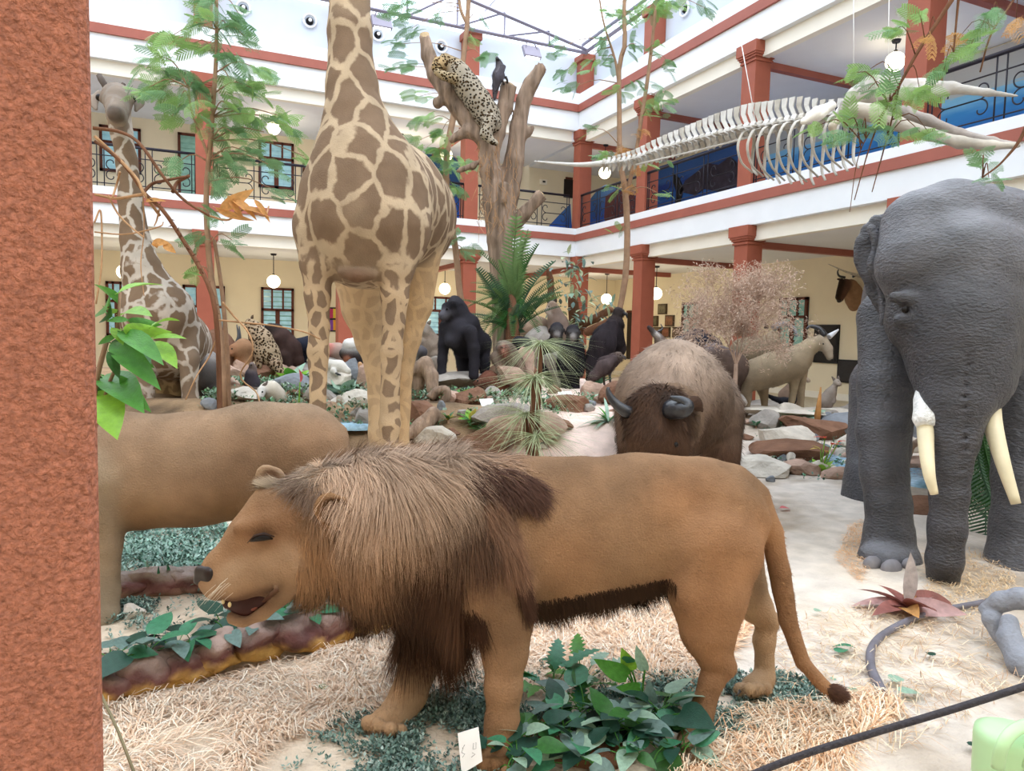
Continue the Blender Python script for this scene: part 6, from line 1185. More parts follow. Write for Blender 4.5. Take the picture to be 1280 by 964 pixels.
# dead vines by the pillar
D = 4.2; an = AN(D); t = thing('dry_vine', base(an, 270, 560), 'dry thorny brown vine arching over the young giraffe', 'vine')
for q, r0, r1 in (([(275, 560), (274, 480), (272, 420), (266, 372), (250, 335), (226, 296), (203, 262), (182, 243), (160, 212), (140, 192), (118, 176)], 3.3, 1.9), ([(118, 170), (145, 195), (170, 222), (180, 242), (200, 270)], 2, 2), ([(116, 160), (150, 165), (175, 180), (205, 222), (230, 250), (262, 270)], 2.4, 1.6), ([(178, 242), (190, 230), (205, 226), (225, 222), (236, 220)], 2.2, 1.4), ([(216, 240), (222, 228), (236, 220)], 2.6, 2.2), ([(118, 243), (145, 248), (172, 244), (182, 242)], 1.8, 2), ([(135, 244), (148, 268), (165, 285), (180, 297)], 1.2, 1), ([(118, 290), (150, 293), (175, 290), (200, 283), (204, 278)], 1, .8), ([(150, 215), (146, 230), (141, 246)], 1.4, 1.4), ([(262, 270), (285, 275), (305, 262), (330, 270), (336, 258)], 1.4, 1), ([(272, 262), (290, 270), (296, 255), (290, 243)], 1.6, 1.2), ([(272, 400), (300, 403), (340, 407), (380, 415), (400, 424)], 1.3, 1), ([(278, 378), (292, 395), (310, 415), (316, 440), (300, 470), (320, 490), (325, 505)], 1.3, .8), ([(272, 420), (262, 445), (246, 470), (232, 500)], 1.2, .8), ([(179, 245), (180, 290), (176, 330), (180, 370)], .8, .6), ([(199, 262), (196, 275), (193, 282)], 1.2, .8), ([(118, 278), (126, 265), (127, 330), (120, 380)], 1.2, 1)):
    p_ = spline([an.p(*a, .05*math.sin(i*1.7)) for i, a in enumerate(q)], 24); tube('stem', p_, np.linspace(r0, r1, 24)*D/FPX, M_bark2 if r0 > 2 else M_twig, t, 6)
for i in range(26):
    k_ = i/26; p_ = spline([an.p(*a) for a in [(272, 420), (266, 372), (250, 335), (226, 296), (203, 262), (182, 243)]], 26)[i]; d = nrmz(rng.normal(0, 1, 3)); tube('thorn', [p_, p_+d*.03], [.006, .001], M_bark2, t, 4)
for (x0, y0, x1, y1, wd) in ((275, 262, 312, 240, .5), (300, 262, 332, 258, .45), (290, 250, 320, 262, .5), (285, 245, 300, 268, .4), (318, 250, 336, 270, .35), (270, 260, 306, 278, .3), (190, 305, 205, 300, .8), (205, 305, 215, 312, .8), (196, 310, 192, 300, .8), (182, 252, 200, 246, .4)):
    a = an.p(x0, y0, -.04); d = an.p(x1, y1, -.08)-a; l = np.linalg.norm(d); inst('dry_leaf', LM['orange'], t, a, frame(d, rng.normal(0, .5), up=tuple(-FW+A(0, 0, .6))), (l, l*wd*1.6, l*1.4))
# ================================================================== rocks, rim, straw, ground plants, loose things
M_rock = [mat('rock_'+n, c, .9, .25, 5, .7, 22, .2, detail=7) for n, c in (('grey', '9A938C'), ('pale', 'C6BEB2'), ('brown', '7A5A48'), ('slate', '7E8288'), ('pinkish', 'B09484'))]
def rock_mesh(c, ax, h, seed, rough=.22, cuts=7, n=3, flat=0):
    """a faceted boulder: sphere cut by planes, then roughened"""
    bm = __import__('bmesh').new(); __import__('bmesh').ops.create_icosphere(bm, subdivisions=n, radius=1); V = np.array([v.co[:] for v in bm.verts]); F = np.array([[v.index for v in f.verts] for f in bm.faces]); bm.free()
    r_ = np.random.default_rng(seed)
    for _ in range(cuts):
        d = nrmz(r_.normal(0, 1, 3)); o = r_.uniform(.45, .85); e = V@d-o; V = V-np.maximum(e, 0)[:, None]*d
    V = V*(1+rough*fbm(V+seed*3.1, 1.6, 3))[:, None]
    return np.asarray(c)+V[:, :1]*ax[0]*h[0]+V[:, 1:2]*ax[1]*h[1]+V[:, 2:]*ax[2]*h[2], F
NR = [0]
def rock(px, py, wpx, hpx, m, label, D=None, depth=1.0, cuts=9, tilt=0, seed=None, name='rock', group=None, dz=0, parent=None):
    """rock whose visible base centre is at a pixel"""
    NR[0] += 1; D = D or camc(G(px, py))[2]; D = 10 if D > 15 else D; r = D/FPX; w_, h_ = wpx*r/2, hpx*r; q = P(px, py, D); z0 = float(hz(q[0], q[1]))
    c = A(q[0], q[1], max(q[2], z0)+h_*.30+dz); ax = np.array([_rt, A(math.sin(_y), math.cos(_y), 0), A(0, 0, 1)]); ct, st = math.cos(tilt), math.sin(tilt); ax = np.array([ax[0]*ct+ax[2]*st, ax[1], ax[2]*ct-ax[0]*st])
    V, F = rock_mesh(c, ax, (w_*1.15, w_*depth, h_*.85), seed or NR[0], .22, cuts, 3)
    o = mk(name, V, F, m, parent, None, False); 
    return put(o, label, 'rock', group) if parent is None else o
# pedestals that carry the mounts standing proud of the mound
for x, y, D, w_, h_, m_, lb in ((632, 473, 8.4, 44, 22, 4, 'brown pink rock under the baboon'), (578, 474, 8.5, 76, 14, 0, 'wide grey rock under the gorilla'), (640, 492, 9.1, 60, 30, 2, 'brown rock at the foot of the cycad'), (535, 456, 11, 40, 20, 0, 'grey rock under the shaggy grey animal'), (970, 516, 11.6, 120, 9, 1, 'long pale ledge under the tan mountain goat'), (955, 507, 13.2, 60, 10, 0, 'grey ledge behind the goat legs'),
        (900, 503, 11.5, 60, 18, 0, 'grey rock under the grey backed boar'), (868, 472, 13, 60, 32, 3, 'slate rock under the black bear like animal'), (835, 474, 10.5, 40, 30, 4, 'pinkish rock under the dark antelope'), (1033, 516, 13, 60, 8, 1, 'pale rock under the wallaby'),
        (975, 511, 12.4, 60, 7, 3, 'slate rock under the long tailed bird'), (325, 470, 10.2, 46, 16, 2, 'brown rock under the fine spotted cat'), (362, 465, 11, 50, 18, 4, 'pinkish rock under the dark bear like animal'), (387, 465, 11.2, 40, 18, 0, 'grey rock under the black calf'), (302, 468, 10, 40, 20, 4, 'pinkish rock under the gazelle'),
        (418, 464, 8.8, 40, 24, 0, 'grey rock under the piglet'), (443, 467, 8.6, 36, 22, 3, 'slate rock under the black and white animal'), (425, 473, 8.0, 34, 20, 1, 'pale rock under the white goose'), (452, 470, 7.9, 16, 20, 4, 'small pinkish rock under the tiny upright meerkat'), (521, 481, 8.1, 26, 12, 3, 'slate rock under the wading bird'),
        (670, 442, 11.4, 56, 40, 0, 'grey rock under the barrel shaped animal'), (652, 464, 8.7, 36, 24, 2, 'brown rock under the black monkey'), (655, 460, 8.6, 30, 30, 4, 'pinkish rock under the sandy rodent'), (606, 474, 8.9, 24, 14, 0, 'grey rock behind the gorilla hands'), (757, 494, 9.0, 36, 8, 2, 'brown rock under the bird of prey')):
    rock(x, y+h_*.25, w_, h_, M_rock[m_], lb, D)
# ledges and boulders right of the ox
for x, y, w_, h_, m_, lb in ((960, 592, 90, 20, 1, 'pale low boulder at the front of the right rockery, beside the ox'), (985, 572, 120, 22, 2, 'long brown fronted ledge in the right rockery'), (975, 556, 80, 30, 1, 'big white topped boulder in the right rockery'), (1015, 545, 90, 26, 2, 'dark brown boulder under the green fern'), (1000, 592, 46, 16, 4, 'low flat pinkish stone left of the red flowers'), (1022, 590, 34, 15, 1, 'rounded pale stone beside the red flowers'),
        (960, 535, 40, 22, 0, 'grey stone by the ox flank'), (985, 525, 50, 20, 1, 'pale pointed stone below the goat'), (1060, 540, 60, 22, 3, 'slate stone left of the elephant leg'), (1062, 560, 44, 22, 1, 'cream wet stone by the blue stream'), (1065, 520, 44, 16, 0, 'grey stone under the low black panel'), (1045, 598, 36, 14, 4, 'pinkish stone right of the red flowers'), (1062, 600, 24, 14, 1, 'yellowish pale shell like stone by the elephant leg'),
        (1135, 545, 40, 22, 3, 'slate stone seen between the elephant leg and tusk'), (1140, 565, 34, 20, 1, 'pale stone seen between the elephant leg and tusk'), (1145, 585, 40, 14, 4, 'pinkish stone above the stream by the tusk'), (1148, 640, 60, 20, 2, 'brown rubble stone behind the elephant trunk')):
    rock(x, y, w_, h_, M_rock[m_], lb, None, .8)
# boulders and driftwood of the middle mound
for x, y, w_, h_, m_, lb in ((630, 535, 90, 28, 0, 'grey boulder under the marmot, middle of the mound'), (610, 560, 90, 30, 2, 'brown hollow boulder just above the lion mane'), (660, 552, 90, 34, 4, 'smooth pinkish grey boulder at the foot of the papyrus'), (545, 562, 50, 26, 1, 'white stone above the lion mane'), (715, 512, 70, 18, 2, 'flat brown slab under the chimpanzees'), (742, 500, 40, 22, 4, 'rounded tan boulder under the vulture'), (770, 505, 40, 24, 2, 'rusty rubble boulder beside the ox'),
        (690, 533, 60, 12, 2, 'thin brown slab beside the path'), (520, 530, 60, 26, 2, 'dark brown boulder right of the giraffe legs'), (460, 530, 60, 18, 0, 'grey stone between the giraffe legs'), (440, 505, 50, 16, 1, 'pale stone between the giraffe legs'), (305, 500, 60, 16, 1, 'long pale boulder above the lioness'), (290, 480, 50, 22, 4, 'pinkish boulder right of the tapir'), (365, 490, 60, 22, 3, 'slate boulder left of the giraffe leg'), (400, 500, 40, 18, 0, 'grey boulder behind the giraffe left leg'),
        (550, 500, 50, 18, 4, 'tan boulder below the gorilla'), (590, 505, 46, 20, 2, 'brown stone below the gorilla'), (790, 520, 60, 14, 4, 'flat pinkish stone left of the ox horn'), (480, 480, 60, 22, 0, 'grey boulder behind the giraffe right leg'), (340, 470, 60, 24, 2, 'brown boulder under the spotted cat'), (700, 470, 60, 28, 0, 'grey boulder behind the chimpanzees'), (792, 500, 50, 20, 3, 'slate boulder behind the vulture'), (270, 455, 60, 40, 2, 'tall brown boulder behind the tapir'), (420, 490, 46, 16, 3, 'slate stone beside the silver leaves')):
    rock(x, y, w_, h_, M_rock[m_], lb, None, .8)
def zone(x, y): return ('behind the lioness back' if x < 370 else 'between the giraffe legs' if x < 510 else 'just above the lion mane' if x < 600 else 'around the papyrus foot' if x < 700 else 'left of the wild ox' if x < 790 else 'beside the wild ox flank' if x < 900 else 'in front of the goat ledge' if y < 560 else 'along the front of the right rockery')
# small loose stones, individually, over the mound front and the right rockery
st_ = []
for i in range(110):
    x, y = (rng.uniform(440, 860), rng.uniform(490, 566)) if i < 50 else ((rng.uniform(930, 1075), rng.uniform(520, 606)) if i < 85 else (rng.uniform(250, 460), rng.uniform(470, 512)))
    if 690 < x < 760 and y > 520: continue
    st_.append((i % 5, zone(x, y), x, rock(x, y, rng.uniform(9, 22), rng.uniform(5, 11), M_rock[i % 5], 'small %s loose stone %s' % (('grey', 'pale', 'brown', 'slate', 'pinkish')[i % 5], zone(x, y)), None, .9, 6, 0, None, 'stone', 'small loose stones, %s %s' % (('grey', 'pale', 'brown', 'slate', 'pinkish')[i % 5], zone(x, y)))))
for k_ in {(a_[0], a_[1]) for a_ in st_}:
    g_ = sorted((a_ for a_ in st_ if (a_[0], a_[1]) == k_), key=lambda a_: a_[2]); od = ['leftmost', 'second from left', 'third from left', 'fourth from left', 'fifth from left', 'sixth from left', 'seventh from left', 'eighth from left', 'ninth from left']
    for j_, a_ in enumerate(g_): a_[3]['label'] = 'small %s loose stone %s, %s' % (('grey', 'pale', 'brown', 'slate', 'pinkish')[k_[0]], k_[1], 'the only one' if len(g_) == 1 else od[j_])
an, t = wood('driftwood', 'grey twisted driftwood arching down below the shaggy animal, left of the gorilla', 'driftwood', [[(520, 462, 0, 9), (532, 455, 0, 9.5), (539, 470, -.05, 9), (541, 488, -.1, 8)], [(523, 460, .05, 9), (522, 480, .05, 9), (520, 494, .05, 8)]], .013, None, .012, .03, 7.6, col='9A9088')
p_ = spline([an.p(x, y, -.2) for x, y in ((538, 498), (545, 490), (557, 488), (557, 498), (548, 507), (536, 506), (533, 500))], 24); tube('coil', p_, .05, M_bark, t, 10)
wood('driftwood', 'dark grey driftwood log lying above the lion mane', 'driftwood', [[(508, 545, 0, 8), (525, 535, .05, 12), (541, 518, .1, 10)]], .013, None, .015, .03, 6.4, col='7A706C')
wood('driftwood', 'grey root arching over the marmot boulder', 'driftwood', [[(588, 535, 0, 8), (600, 505, .1, 9), (615, 492, .15, 9), (640, 520, .2, 12), (660, 545, .2, 12)]], .014, M_rock[0], .015, .04, 8.0, col='8A8684')
wood('log', 'fallen grey log behind the elephant trunk', 'log', [[(1130, 663, 0, 9), (1160, 662, .1, 10), (1215, 664, .2, 9)]], .016, None, .015, .03, 6.3)
wood('log', 'brown log with a cut end beside the leafy stump', 'log', [[(735, 415, .2, 6), (770, 400, 0, 6.5)]], .016, M_bark2, .01, .03, 11.0, loc=P(750, 425, 11.2))
wood('root', 'grey root loop seen between the elephant leg and tusk', 'driftwood', [[(1135, 572, 0, 4), (1139, 557, 0, 4.5), (1150, 552, 0, 4.5), (1160, 560, 0, 4)]], .014, None, .008, .02, 8.4)
# rim of the raised bed: lumps of brown moulded rock along its edge, each a piece
M_rim = mat('moulded_rim', 'FFFFFF', .75, .28, 9, .7, 30, .3, vcol=True, detail=7)
def rim(label, pts, n, hgt_, wid, seed, name='rock_edging', c1='6A4440', c2='C49A54', c3='A08A80'):
    p0 = pts[0]; t = thing(name, p0, label, 'rock edging'); r_ = np.random.default_rng(seed); cv = spline(pts, n)
    for i in range(n):
        c = cv[i]; tx = nrmz(cv[min(i+1, n-1)]-cv[max(i-1, 0)]); ax = (tx, np.cross(A(0, 0, 1), tx), A(0, 0, 1)); L_ = np.linalg.norm(cv[1]-cv[0])
        V, F = rock_mesh(A(c[0], c[1], c[2]+hgt_*.45), ax, (L_*1.15, wid*r_.uniform(.85, 1.15), hgt_*r_.uniform(.55, .70)), seed*50+i, .42, 1, 4)
        zz = (V[:, 2]-c[2])/hgt_+.5*fbm(V, 14, 3); a = sstep(zz, .18, .52)[:, None]; b = sstep(zz, .55, 1.0)[:, None]
        C = (lin(c2)*(1-a)+lin(c1)*a)*(1-b)+lin(c3)*b; mk('rock', V, F, M_rim, t, C*(1+.5*fbm(V, 10, 2))[:, None], True)
    return t
rim('brown and ochre moulded rock edging of the bed under the lion chin', [G(95, 880)+A(0, .05, .0), G(160, 868), G(230, 850), G(300, 828), G(370, 812), G(440, 795), G(480, 780)], 10, .15, .11, 3)
rim('greyish brown moulded rock edging behind the lion muzzle', [G(120, 745), G(180, 742), G(250, 738), G(310, 735)], 6, .11, .09, 7, c2='8A6A5A', c3='A89890')
for x, y, w_ in ((165, 772, 30), (140, 752, 26), (172, 872, 30)): rock(x, y, w_, w_*.5, M_rock[1], 'small cream stone on the bed edge, near pixel left of the lion muzzle' if 0 else {165: 'cream stone on the bed left of the lion muzzle', 140: 'pinkish cream stone beside the lioness foot', 172: 'flat ochre flake in front of the rock edging'}[x])
# path dip: stream of painted blue water
M_water = mat('blue_painted_water', '9CC4DC', .12, .35, 18, .3, 30, .6)
for pts, lb in (([(1030, 575), (1050, 564), (1085, 566), (1090, 585), (1060, 590)], 'pale blue pool of water between the stones left of the elephant leg'), ([(1125, 590), (1150, 588), (1170, 600), (1165, 612), (1130, 606)], 'pale blue pool of water behind the elephant tusk'), ([(418, 535), (440, 520), (470, 512), (480, 528), (460, 545), (430, 548)], 'pale blue pool of water between the giraffe legs')):
    q = [on(G(*a), .015) for a in pts]; c = np.mean(q, 0); V = []; n = len(q)
    V = spline(q+[q[0]], 24)[:-1]; zt = c[2]+.01; V = np.array([(v[0], v[1], zt) for v in V]+[(v[0], v[1], zt-.05) for v in V]+[(c[0], c[1], zt)]); i = np.arange(23); j = (i+1) % 23
    put(mk('pool', V, [np.stack([i, i+23, j+23, j], 1), np.stack([i, j, np.full(23, 46)], 1)], M_water, None, None, True), lb, 'pool')

# ------------------------------------------------------------------ straw, moss carpet
M_straw = mat('straw', 'FFFFFF', .8, .1, 4, 0, 60, .2, vcol=True)
def inframe(p):
    x, y, d = camc(p); return 640+FPX*x/d, 482-FPX*y/d
def region(n, poly, jitter=0):
    """random ground points whose pixel lies in a polygon, uniform over the ground"""
    g = np.array([G(*a) for a in poly]); lo, hi = g[:, :2].min(0), g[:, :2].max(0); out = []; P2 = g[:, :2]
    q = rng.uniform(lo, hi, (int(n*6), 2)); ins = np.zeros(len(q), bool); j = len(P2)-1
    for i in range(len(P2)):
        a, b = P2[i], P2[j]; c = (a[1] > q[:, 1]) != (b[1] > q[:, 1]); ins ^= c & (q[:, 0] < (b[0]-a[0])*(q[:, 1]-a[1])/(b[1]-a[1]+1e-12)+a[0]); j = i
    q = q[ins][:n]; return np.column_stack([q, hz(q[:, 0], q[:, 1])])
def straw(label, poly, n, L=(.05, .13), w=.0017, cols=('EAD8C2', 'E4C8AE', 'F0E6D6', 'E2C8B0', 'CFAE90'), up=.25, dens=None, name='straw'):
    p = region(n, poly)
    if dens is not None: p = p[rng.random(len(p)) < np.clip(.72+dens*fbm(p, 2.2, 3)*2, .06, 1)]
    n = len(p); az = vnoise(p, 2.5)*9+rng.normal(0, .9, n); el = np.abs(rng.normal(0, up, n)); l = rng.uniform(*L, n)[:, None]; d = np.stack([np.cos(az)*np.cos(el), np.sin(az)*np.cos(el), np.sin(el)], 1); s_ = np.stack([-np.sin(az), np.cos(az), 0*az], 1)*w
    bend = rng.normal(0, .25, (n, 1))*s_/w; p = p+A(0, 0, 1)*(.003+rng.random((n, 1))*.018)
    m_ = p+d*l*.5+bend*l*.35+A(0, 0, .2)*l*np.sin(el)[:, None]; e = p+d*l; e[:, 2] = np.maximum(p[:, 2], p[:, 2]+(e-p)[:, 2]*.35); m_[:, 2] = np.maximum(m_[:, 2], p[:, 2])
    V = np.stack([p-s_, p+s_, m_-s_, m_+s_, e-s_*.4, e+s_*.4], 1).reshape(-1, 3); b = (np.arange(n)*6)[:, None]; Q = np.concatenate([b+np.array([0, 1, 3, 2]), b+np.array([2, 3, 5, 4])]); C = np.repeat(np.array([lin(c) for c in cols])[rng.integers(0, len(cols), n)]*rng.uniform(.88, 1.25, (n, 1)), 6, 0)
    return put(mk(name, V, Q, M_straw, None, C, True, None, 'stuff'), label, 'straw')
straw('pale pinkish straw covering the ground left of and under the lion', [(60, 980), (100, 895), (300, 850), (470, 800), (660, 740), (850, 740), (900, 800), (840, 860), (600, 870), (440, 900), (330, 930), (300, 980)], 62000, dens=.6)
straw('orange tinted straw on the ground behind the lion belly', [(640, 800), (660, 745), (760, 720), (930, 760), (930, 800), (860, 860), (700, 850)], 16000, cols=('EAC6A4', 'E4B890', 'F0D8BE'))
straw('loose straw at the bottom right below the tail', [(840, 990), (865, 925), (980, 900), (1060, 895), (1110, 870), (1130, 890), (1000, 990)], 9000, L=(.07, .16), cols=('E6C4A2', 'EED8BA', 'D8A880', 'F0E2CC'), up=.32, dens=1.4)
straw('orange shavings by the elephant foot', [(1045, 700), (1060, 660), (1080, 650), (1085, 710), (1075, 730)], 1600, L=(.02, .05), cols=('E0B080', 'E8C49C'))
straw('sparse straw on the sand right of the lion', [(960, 900), (980, 780), (1080, 760), (1280, 790), (1290, 860), (1100, 960)], 1600, cols=('C8AE8C', 'B8977A', 'E0CCB0'))
straw('dry wood shavings around the elephant feet', [(1150, 760), (1160, 690), (1260, 690), (1280, 760), (1200, 780)], 2000, L=(.03, .08), cols=('D8BC94', 'C8A47C', 'E0C8A4'))
def moss(label, poly, n, cols=('6E8C80', '5A766C', '8AA297', 'A0B2A8', '4A6258', '7C988C'), h=.03, s=.011, dens=1.3, name='moss_plants'):
    p = region(n, poly); p = p[rng.random(len(p)) < np.clip(.45+dens*fbm(p, 3.2, 3)*2, .02, 1)]; n = len(p); Vs = []; Cs = []; k = 6
    cc = np.array([lin(c) for c in cols])[rng.integers(0, len(cols), n)]*rng.uniform(.7, 1.2, (n, 1))
    for i in range(k):
        az = rng.uniform(0, 6.28, n); el = rng.uniform(.0, 1.1, n); d = np.stack([np.cos(az)*np.cos(el), np.sin(az)*np.cos(el), np.sin(el)], 1); sd = np.stack([-np.sin(az), np.cos(az), np.zeros(n)], 1); b0 = p+d*s*.6*rng.random((n, 1))+A(0, 0, 1)*h*rng.random((n, 1)); l = s*rng.uniform(.9, 2.0, (n, 1)); Vs.append(np.stack([b0, b0+d*l*.5+sd*l*.28, b0+d*l, b0+d*l*.5-sd*l*.28], 1)); Cs.append(np.repeat((cc*rng.uniform(.75, 1.2, (n, 1)))[:, None], 4, 1))
    V = np.concatenate(Vs).reshape(-1, 3); Q = np.arange(len(V)).reshape(-1, 4); return put(mk(name, V, Q, M_moss, None, np.concatenate(Cs).reshape(-1, 3), False, None, 'stuff'), label, 'ground cover')
M_moss = mat('moss_leaf', 'FFFFFF', .55, .15, 8, 0, 60, .3, vcol=True)
moss('grey green artificial ground cover under the lion paws', [(300, 990), (420, 900), (520, 880), (620, 840), (640, 980), (560, 990)], 5200)
moss('grey green artificial ground cover around the hind paws', [(640, 900), (680, 830), (860, 850), (900, 830), (1020, 860), (1040, 890), (980, 930), (880, 930), (700, 920)], 5600)
moss('dense green ground cover on the raised bed under the lion muzzle', [(120, 850), (140, 760), (300, 742), (430, 775), (400, 800), (250, 830)], 5200)
moss('pale green ground cover under the lioness belly', [(140, 735), (150, 655), (270, 650), (320, 700), (280, 735)], 5200, ('7A9C8C', '9AB4A8', '5A7A6C', '86A498'), .06, .016, .6)
moss('low plants scattered over the middle mound', [(250, 515), (280, 475), (560, 480), (760, 500), (700, 540), (500, 560), (440, 540)], 3600, ('4E7A50', '6A8A70', '8AA08A', '5A6A4A'), .10, .03, 1.2)
moss('low plants scattered over the right rockery', [(930, 560), (960, 520), (1080, 510), (1090, 600), (1000, 605)], 1200, ('3E6E52', '5A8A6A', '7A9A8A'), .06, .022, 1.2)
# ------------------------------------------------------------------ small artificial plants
def sprig(px, py, mats, n, Lpx, label, seed, cat='plant', name='ivy_plant', el=(-.15, .9), group=None, D=None, lift=.01, spread=0):
    c = G(px, py) if D is None else P(px, py, D); L_ = Lpx*camc(c)[2]/FPX; r_ = np.random.default_rng(seed); t = thing(name, c, label, cat, group)
    for i in range(n):
        d = rdir(i*2.39996+r_.normal(0, .3), r_.uniform(*el)); off = A(r_.normal(0, spread), r_.normal(0, spread), 0); s_ = c+off+A(0, 0, lift+.03*r_.random()); l = L_*r_.uniform(.7, 1.2)
        e = s_+d*l*.6+A(0, 0, .02); tube('stem', [s_, (s_+e)/2+A(0, 0, .01), e], .0022, M_lf['mid'], t, 4); inst('leaf', mats[i % len(mats)], t, e, frame(d-A(0, 0, .25), r_.normal(0, .35)), l)
    return t
iv = [LH['plastic'], LH['deep'], LH['greygreen']]
for i, (x, y, n, L_, lb) in enumerate(((140, 872, 7, 36, 'dark ivy plant on the bed edge beside the pillar'), (185, 864, 6, 40, 'broad grey leaved ivy plant on the rock edging left of the lion chin'), (220, 852, 6, 30, 'ivy plant behind the left end of the rock edging'), (240, 846, 6, 32, 'green ivy plant on the rock edging below the muzzle'), (282, 834, 6, 36, 'broad dark ivy plant on the middle of the rock edging'), (318, 826, 6, 30, 'bright ivy plant on the rock edging under the lion jaw'), (388, 808, 6, 28, 'small lobed ivy plant on the rock edging near the mane'), (350, 815, 6, 26, 'dark ivy plant beneath the lion chin'))): sprig(x, y, iv if i % 3 else iv[::-1], n, L_, lb, 40+i, lift=.115, el=(.1, .9))
# plant group between the lion legs at the bottom
BM = [LH['deep'], LH['plastic'], LH['greygreen'], LH['deep'], LH['silver'], LH['dark']]
for i, (x, y, n, L_, lb) in enumerate(((655, 945, 10, 34, 'dark ivy plant by the near forepaw of the lion'), (700, 930, 10, 34, 'dark glossy ivy plant on the bark under the lion belly, left of the tall one'), (735, 905, 9, 36, 'deep green broad leaved plant behind the ivy under the belly'), (760, 935, 12, 36, 'big grey green broad leaved plant in the middle of the ivy group'), (800, 940, 12, 36, 'broad leaved ivy plant near the bottom edge left of the hind leg'), (820, 912, 10, 38, 'deep green heart leaved plant against the hind leg'), (720, 965, 10, 30, 'ivy plant at the very bottom edge under the belly'), (785, 968, 10, 30, 'ivy plant at the very bottom edge right of centre'), (845, 960, 8, 30, 'ivy plant at the bottom edge by the near hind paw'), (640, 970, 8, 28, 'ivy plant at the bottom edge by the near forepaw'))): sprig(x, y, BM[i % 3:]+BM[:i % 3], n+3, L_*1.18, lb, 70+i, lift=.03, spread=.025)
# tall philodendron and ferns
t = thing('arum_plant', G(800, 905), 'tall stemmed plant with olive heart leaves under the lion flank', 'plant'); D0 = camc(ORI[t])[2]
for x0, y0, x1, y1, ln, kd, wd in ((785, 845, 752, 832, 46, 'mid', .75), (790, 838, 772, 805, 30, 'bright', .9), (782, 830, 788, 822, 26, 'plastic', .9), (806, 838, 790, 800, 32, 'silver', .7), (815, 880, 808, 845, 30, 'greygreen', .8), (800, 860, 776, 862, 30, 'mid', .8)):
    q = P(x0, y0, D0-.03); tube('stem', spline([ORI[t]+A(0, 0, .0), (ORI[t]+q)/2+A(0, 0, .04), q], 8), .004, M_lf['mid'], t, 5); e = P(x1, y1, D0-.06); l = ln*D0/FPX; inst('leaf', LH[kd] if kd in LH else LM[kd], t, q, frame(e-q, -.6, up=tuple(-FW+A(0, 0, .7))), (l, l*wd, l))
sprig(690, 880, [LL['plastic'], LL['mid'], LL['dark']], 12, 44, 'jagged leaved fern plant under the lion elbow', 91, 'plant', 'fern_plant', (.1, 1.0)); sprig(728, 868, [LL['mid'], LL['plastic'], LL['silver']], 9, 40, 'second jagged leaved fern beside the tall arum', 92, 'plant', 'fern_plant', (.2, 1.1))
V_, F_ = rock_mesh(G(720, 945)+A(0, 0, .0), (_rt, A(_rt[1]*-1, _rt[0], 0), A(0, 0, 1)), (.24, .10, .055), 5, .3, 4, 4); put(mk('bark_slab', V_, F_, M_bark2, None, None, True), 'low reddish brown bark slab under the ivy group', 'bark')
tube_ = tube('stick', [G(628, 975)+A(0, 0, .03), G(665, 930)+A(0, 0, .04), G(690, 905)+A(0, 0, .05)], .008, M_twig); put(tube_, 'pale stick lying by the near forepaw', 'stick')
# plants of the middle and right rockery
for i, (x, y, ms_l, n, L_, lb, el) in enumerate(((572, 500, [LM['bright'], LM['mid']], 10, 16, 'bright green small plant below the gorilla', (.2, 1.1)), (588, 530, [LM['bright'], LM['mid'], LM['yellow']], 16, 20, 'green and yellow leafy plant in front of the marmot boulder', (.2, 1.2)), (603, 545, [LM['mid'], LM['dark']], 12, 18, 'darker green plant right of the yellow flowered one', (.1, 1.0)), (560, 530, [LM['yellow'], LM['dark']], 10, 12, 'pale yellow flowered plant above the lion mane', (.4, 1.2)),
        (365, 482, [LM['bright'], LM['mid'], LM['silver']], 18, 34, 'bright green fern clump behind the lioness', (.2, 1.1)), (430, 495, [LM['silver'], LM['greygreen']], 16, 38, 'big silver green leaf plant between the giraffe legs', (.15, .9)), (395, 480, [LM['greygreen'], LM['silver']], 12, 26, 'grey green leaf plant left of the giraffe leg', (.2, 1.0)), (510, 480, [LM['yellow'], LM['mid']], 10, 12, 'small yellow flowered plant by the driftwood', (.3, 1.2)), (795, 455, [LM['yellow'], LM['mid'], LM['dark']], 14, 18, 'yellow green leafy plant right of the bird of prey', (.2, 1.1)), (815, 450, [LM['silver']], 8, 16, 'silvery leaf plant just above the ox back', (.3, 1.0)),
        (745, 470, [LM['plastic']], 8, 22, 'emerald green leaves between the chimpanzees and the vulture', (.5, 1.2)), (500, 505, [LM['plastic'], LM['greygreen']], 9, 14, 'small green plant by the giraffe right leg', (.2, 1.0)), (945, 535, [LM['plastic'], LM['silver']], 10, 10, 'pale mint leaf plant at the goat hind foot', (.3, 1.1)), (1000, 530, [LL['mid'], LL['dark'], LL['silver']], 14, 30, 'green fern on the dark boulder under the goat', (.15, .9)), (990, 555, [LM['deep'], LM['silver']], 10, 16, 'dark leaf plant in the cleft of the white boulder', (.0, .9)), (1015, 565, [LM['plastic'], LM['dark']], 8, 12, 'green leaves below the dark boulder', (.1, .9)), (1042, 545, [LM['plastic'], LM['mid']], 8, 12, 'green plant beside the slate stone', (.2, 1.0)),
        (1050, 512, [LM['plastic'], LM['greygreen']], 8, 10, 'small blue green plant below the low black panel', (.2, 1.0)), (1065, 513, [LM['plastic'], LM['dark']], 8, 10, 'small blue green plant beside the elephant leg', (.2, 1.0)), (1025, 512, [LM['dark']], 6, 8, 'tiny dark plant left of the wallaby', (.2, 1.0)))):
    c = G(x, y); c = c if camc(c)[2] < 13 else on(P(x, y, 9.6)); rosette('green_plant', lb, 'plant', on(c), ms_l, n, L_*camc(c)[2]/FPX*1.1, el, 200+i, 0 if 'fern' in lb or 'silver' in lb else .03)
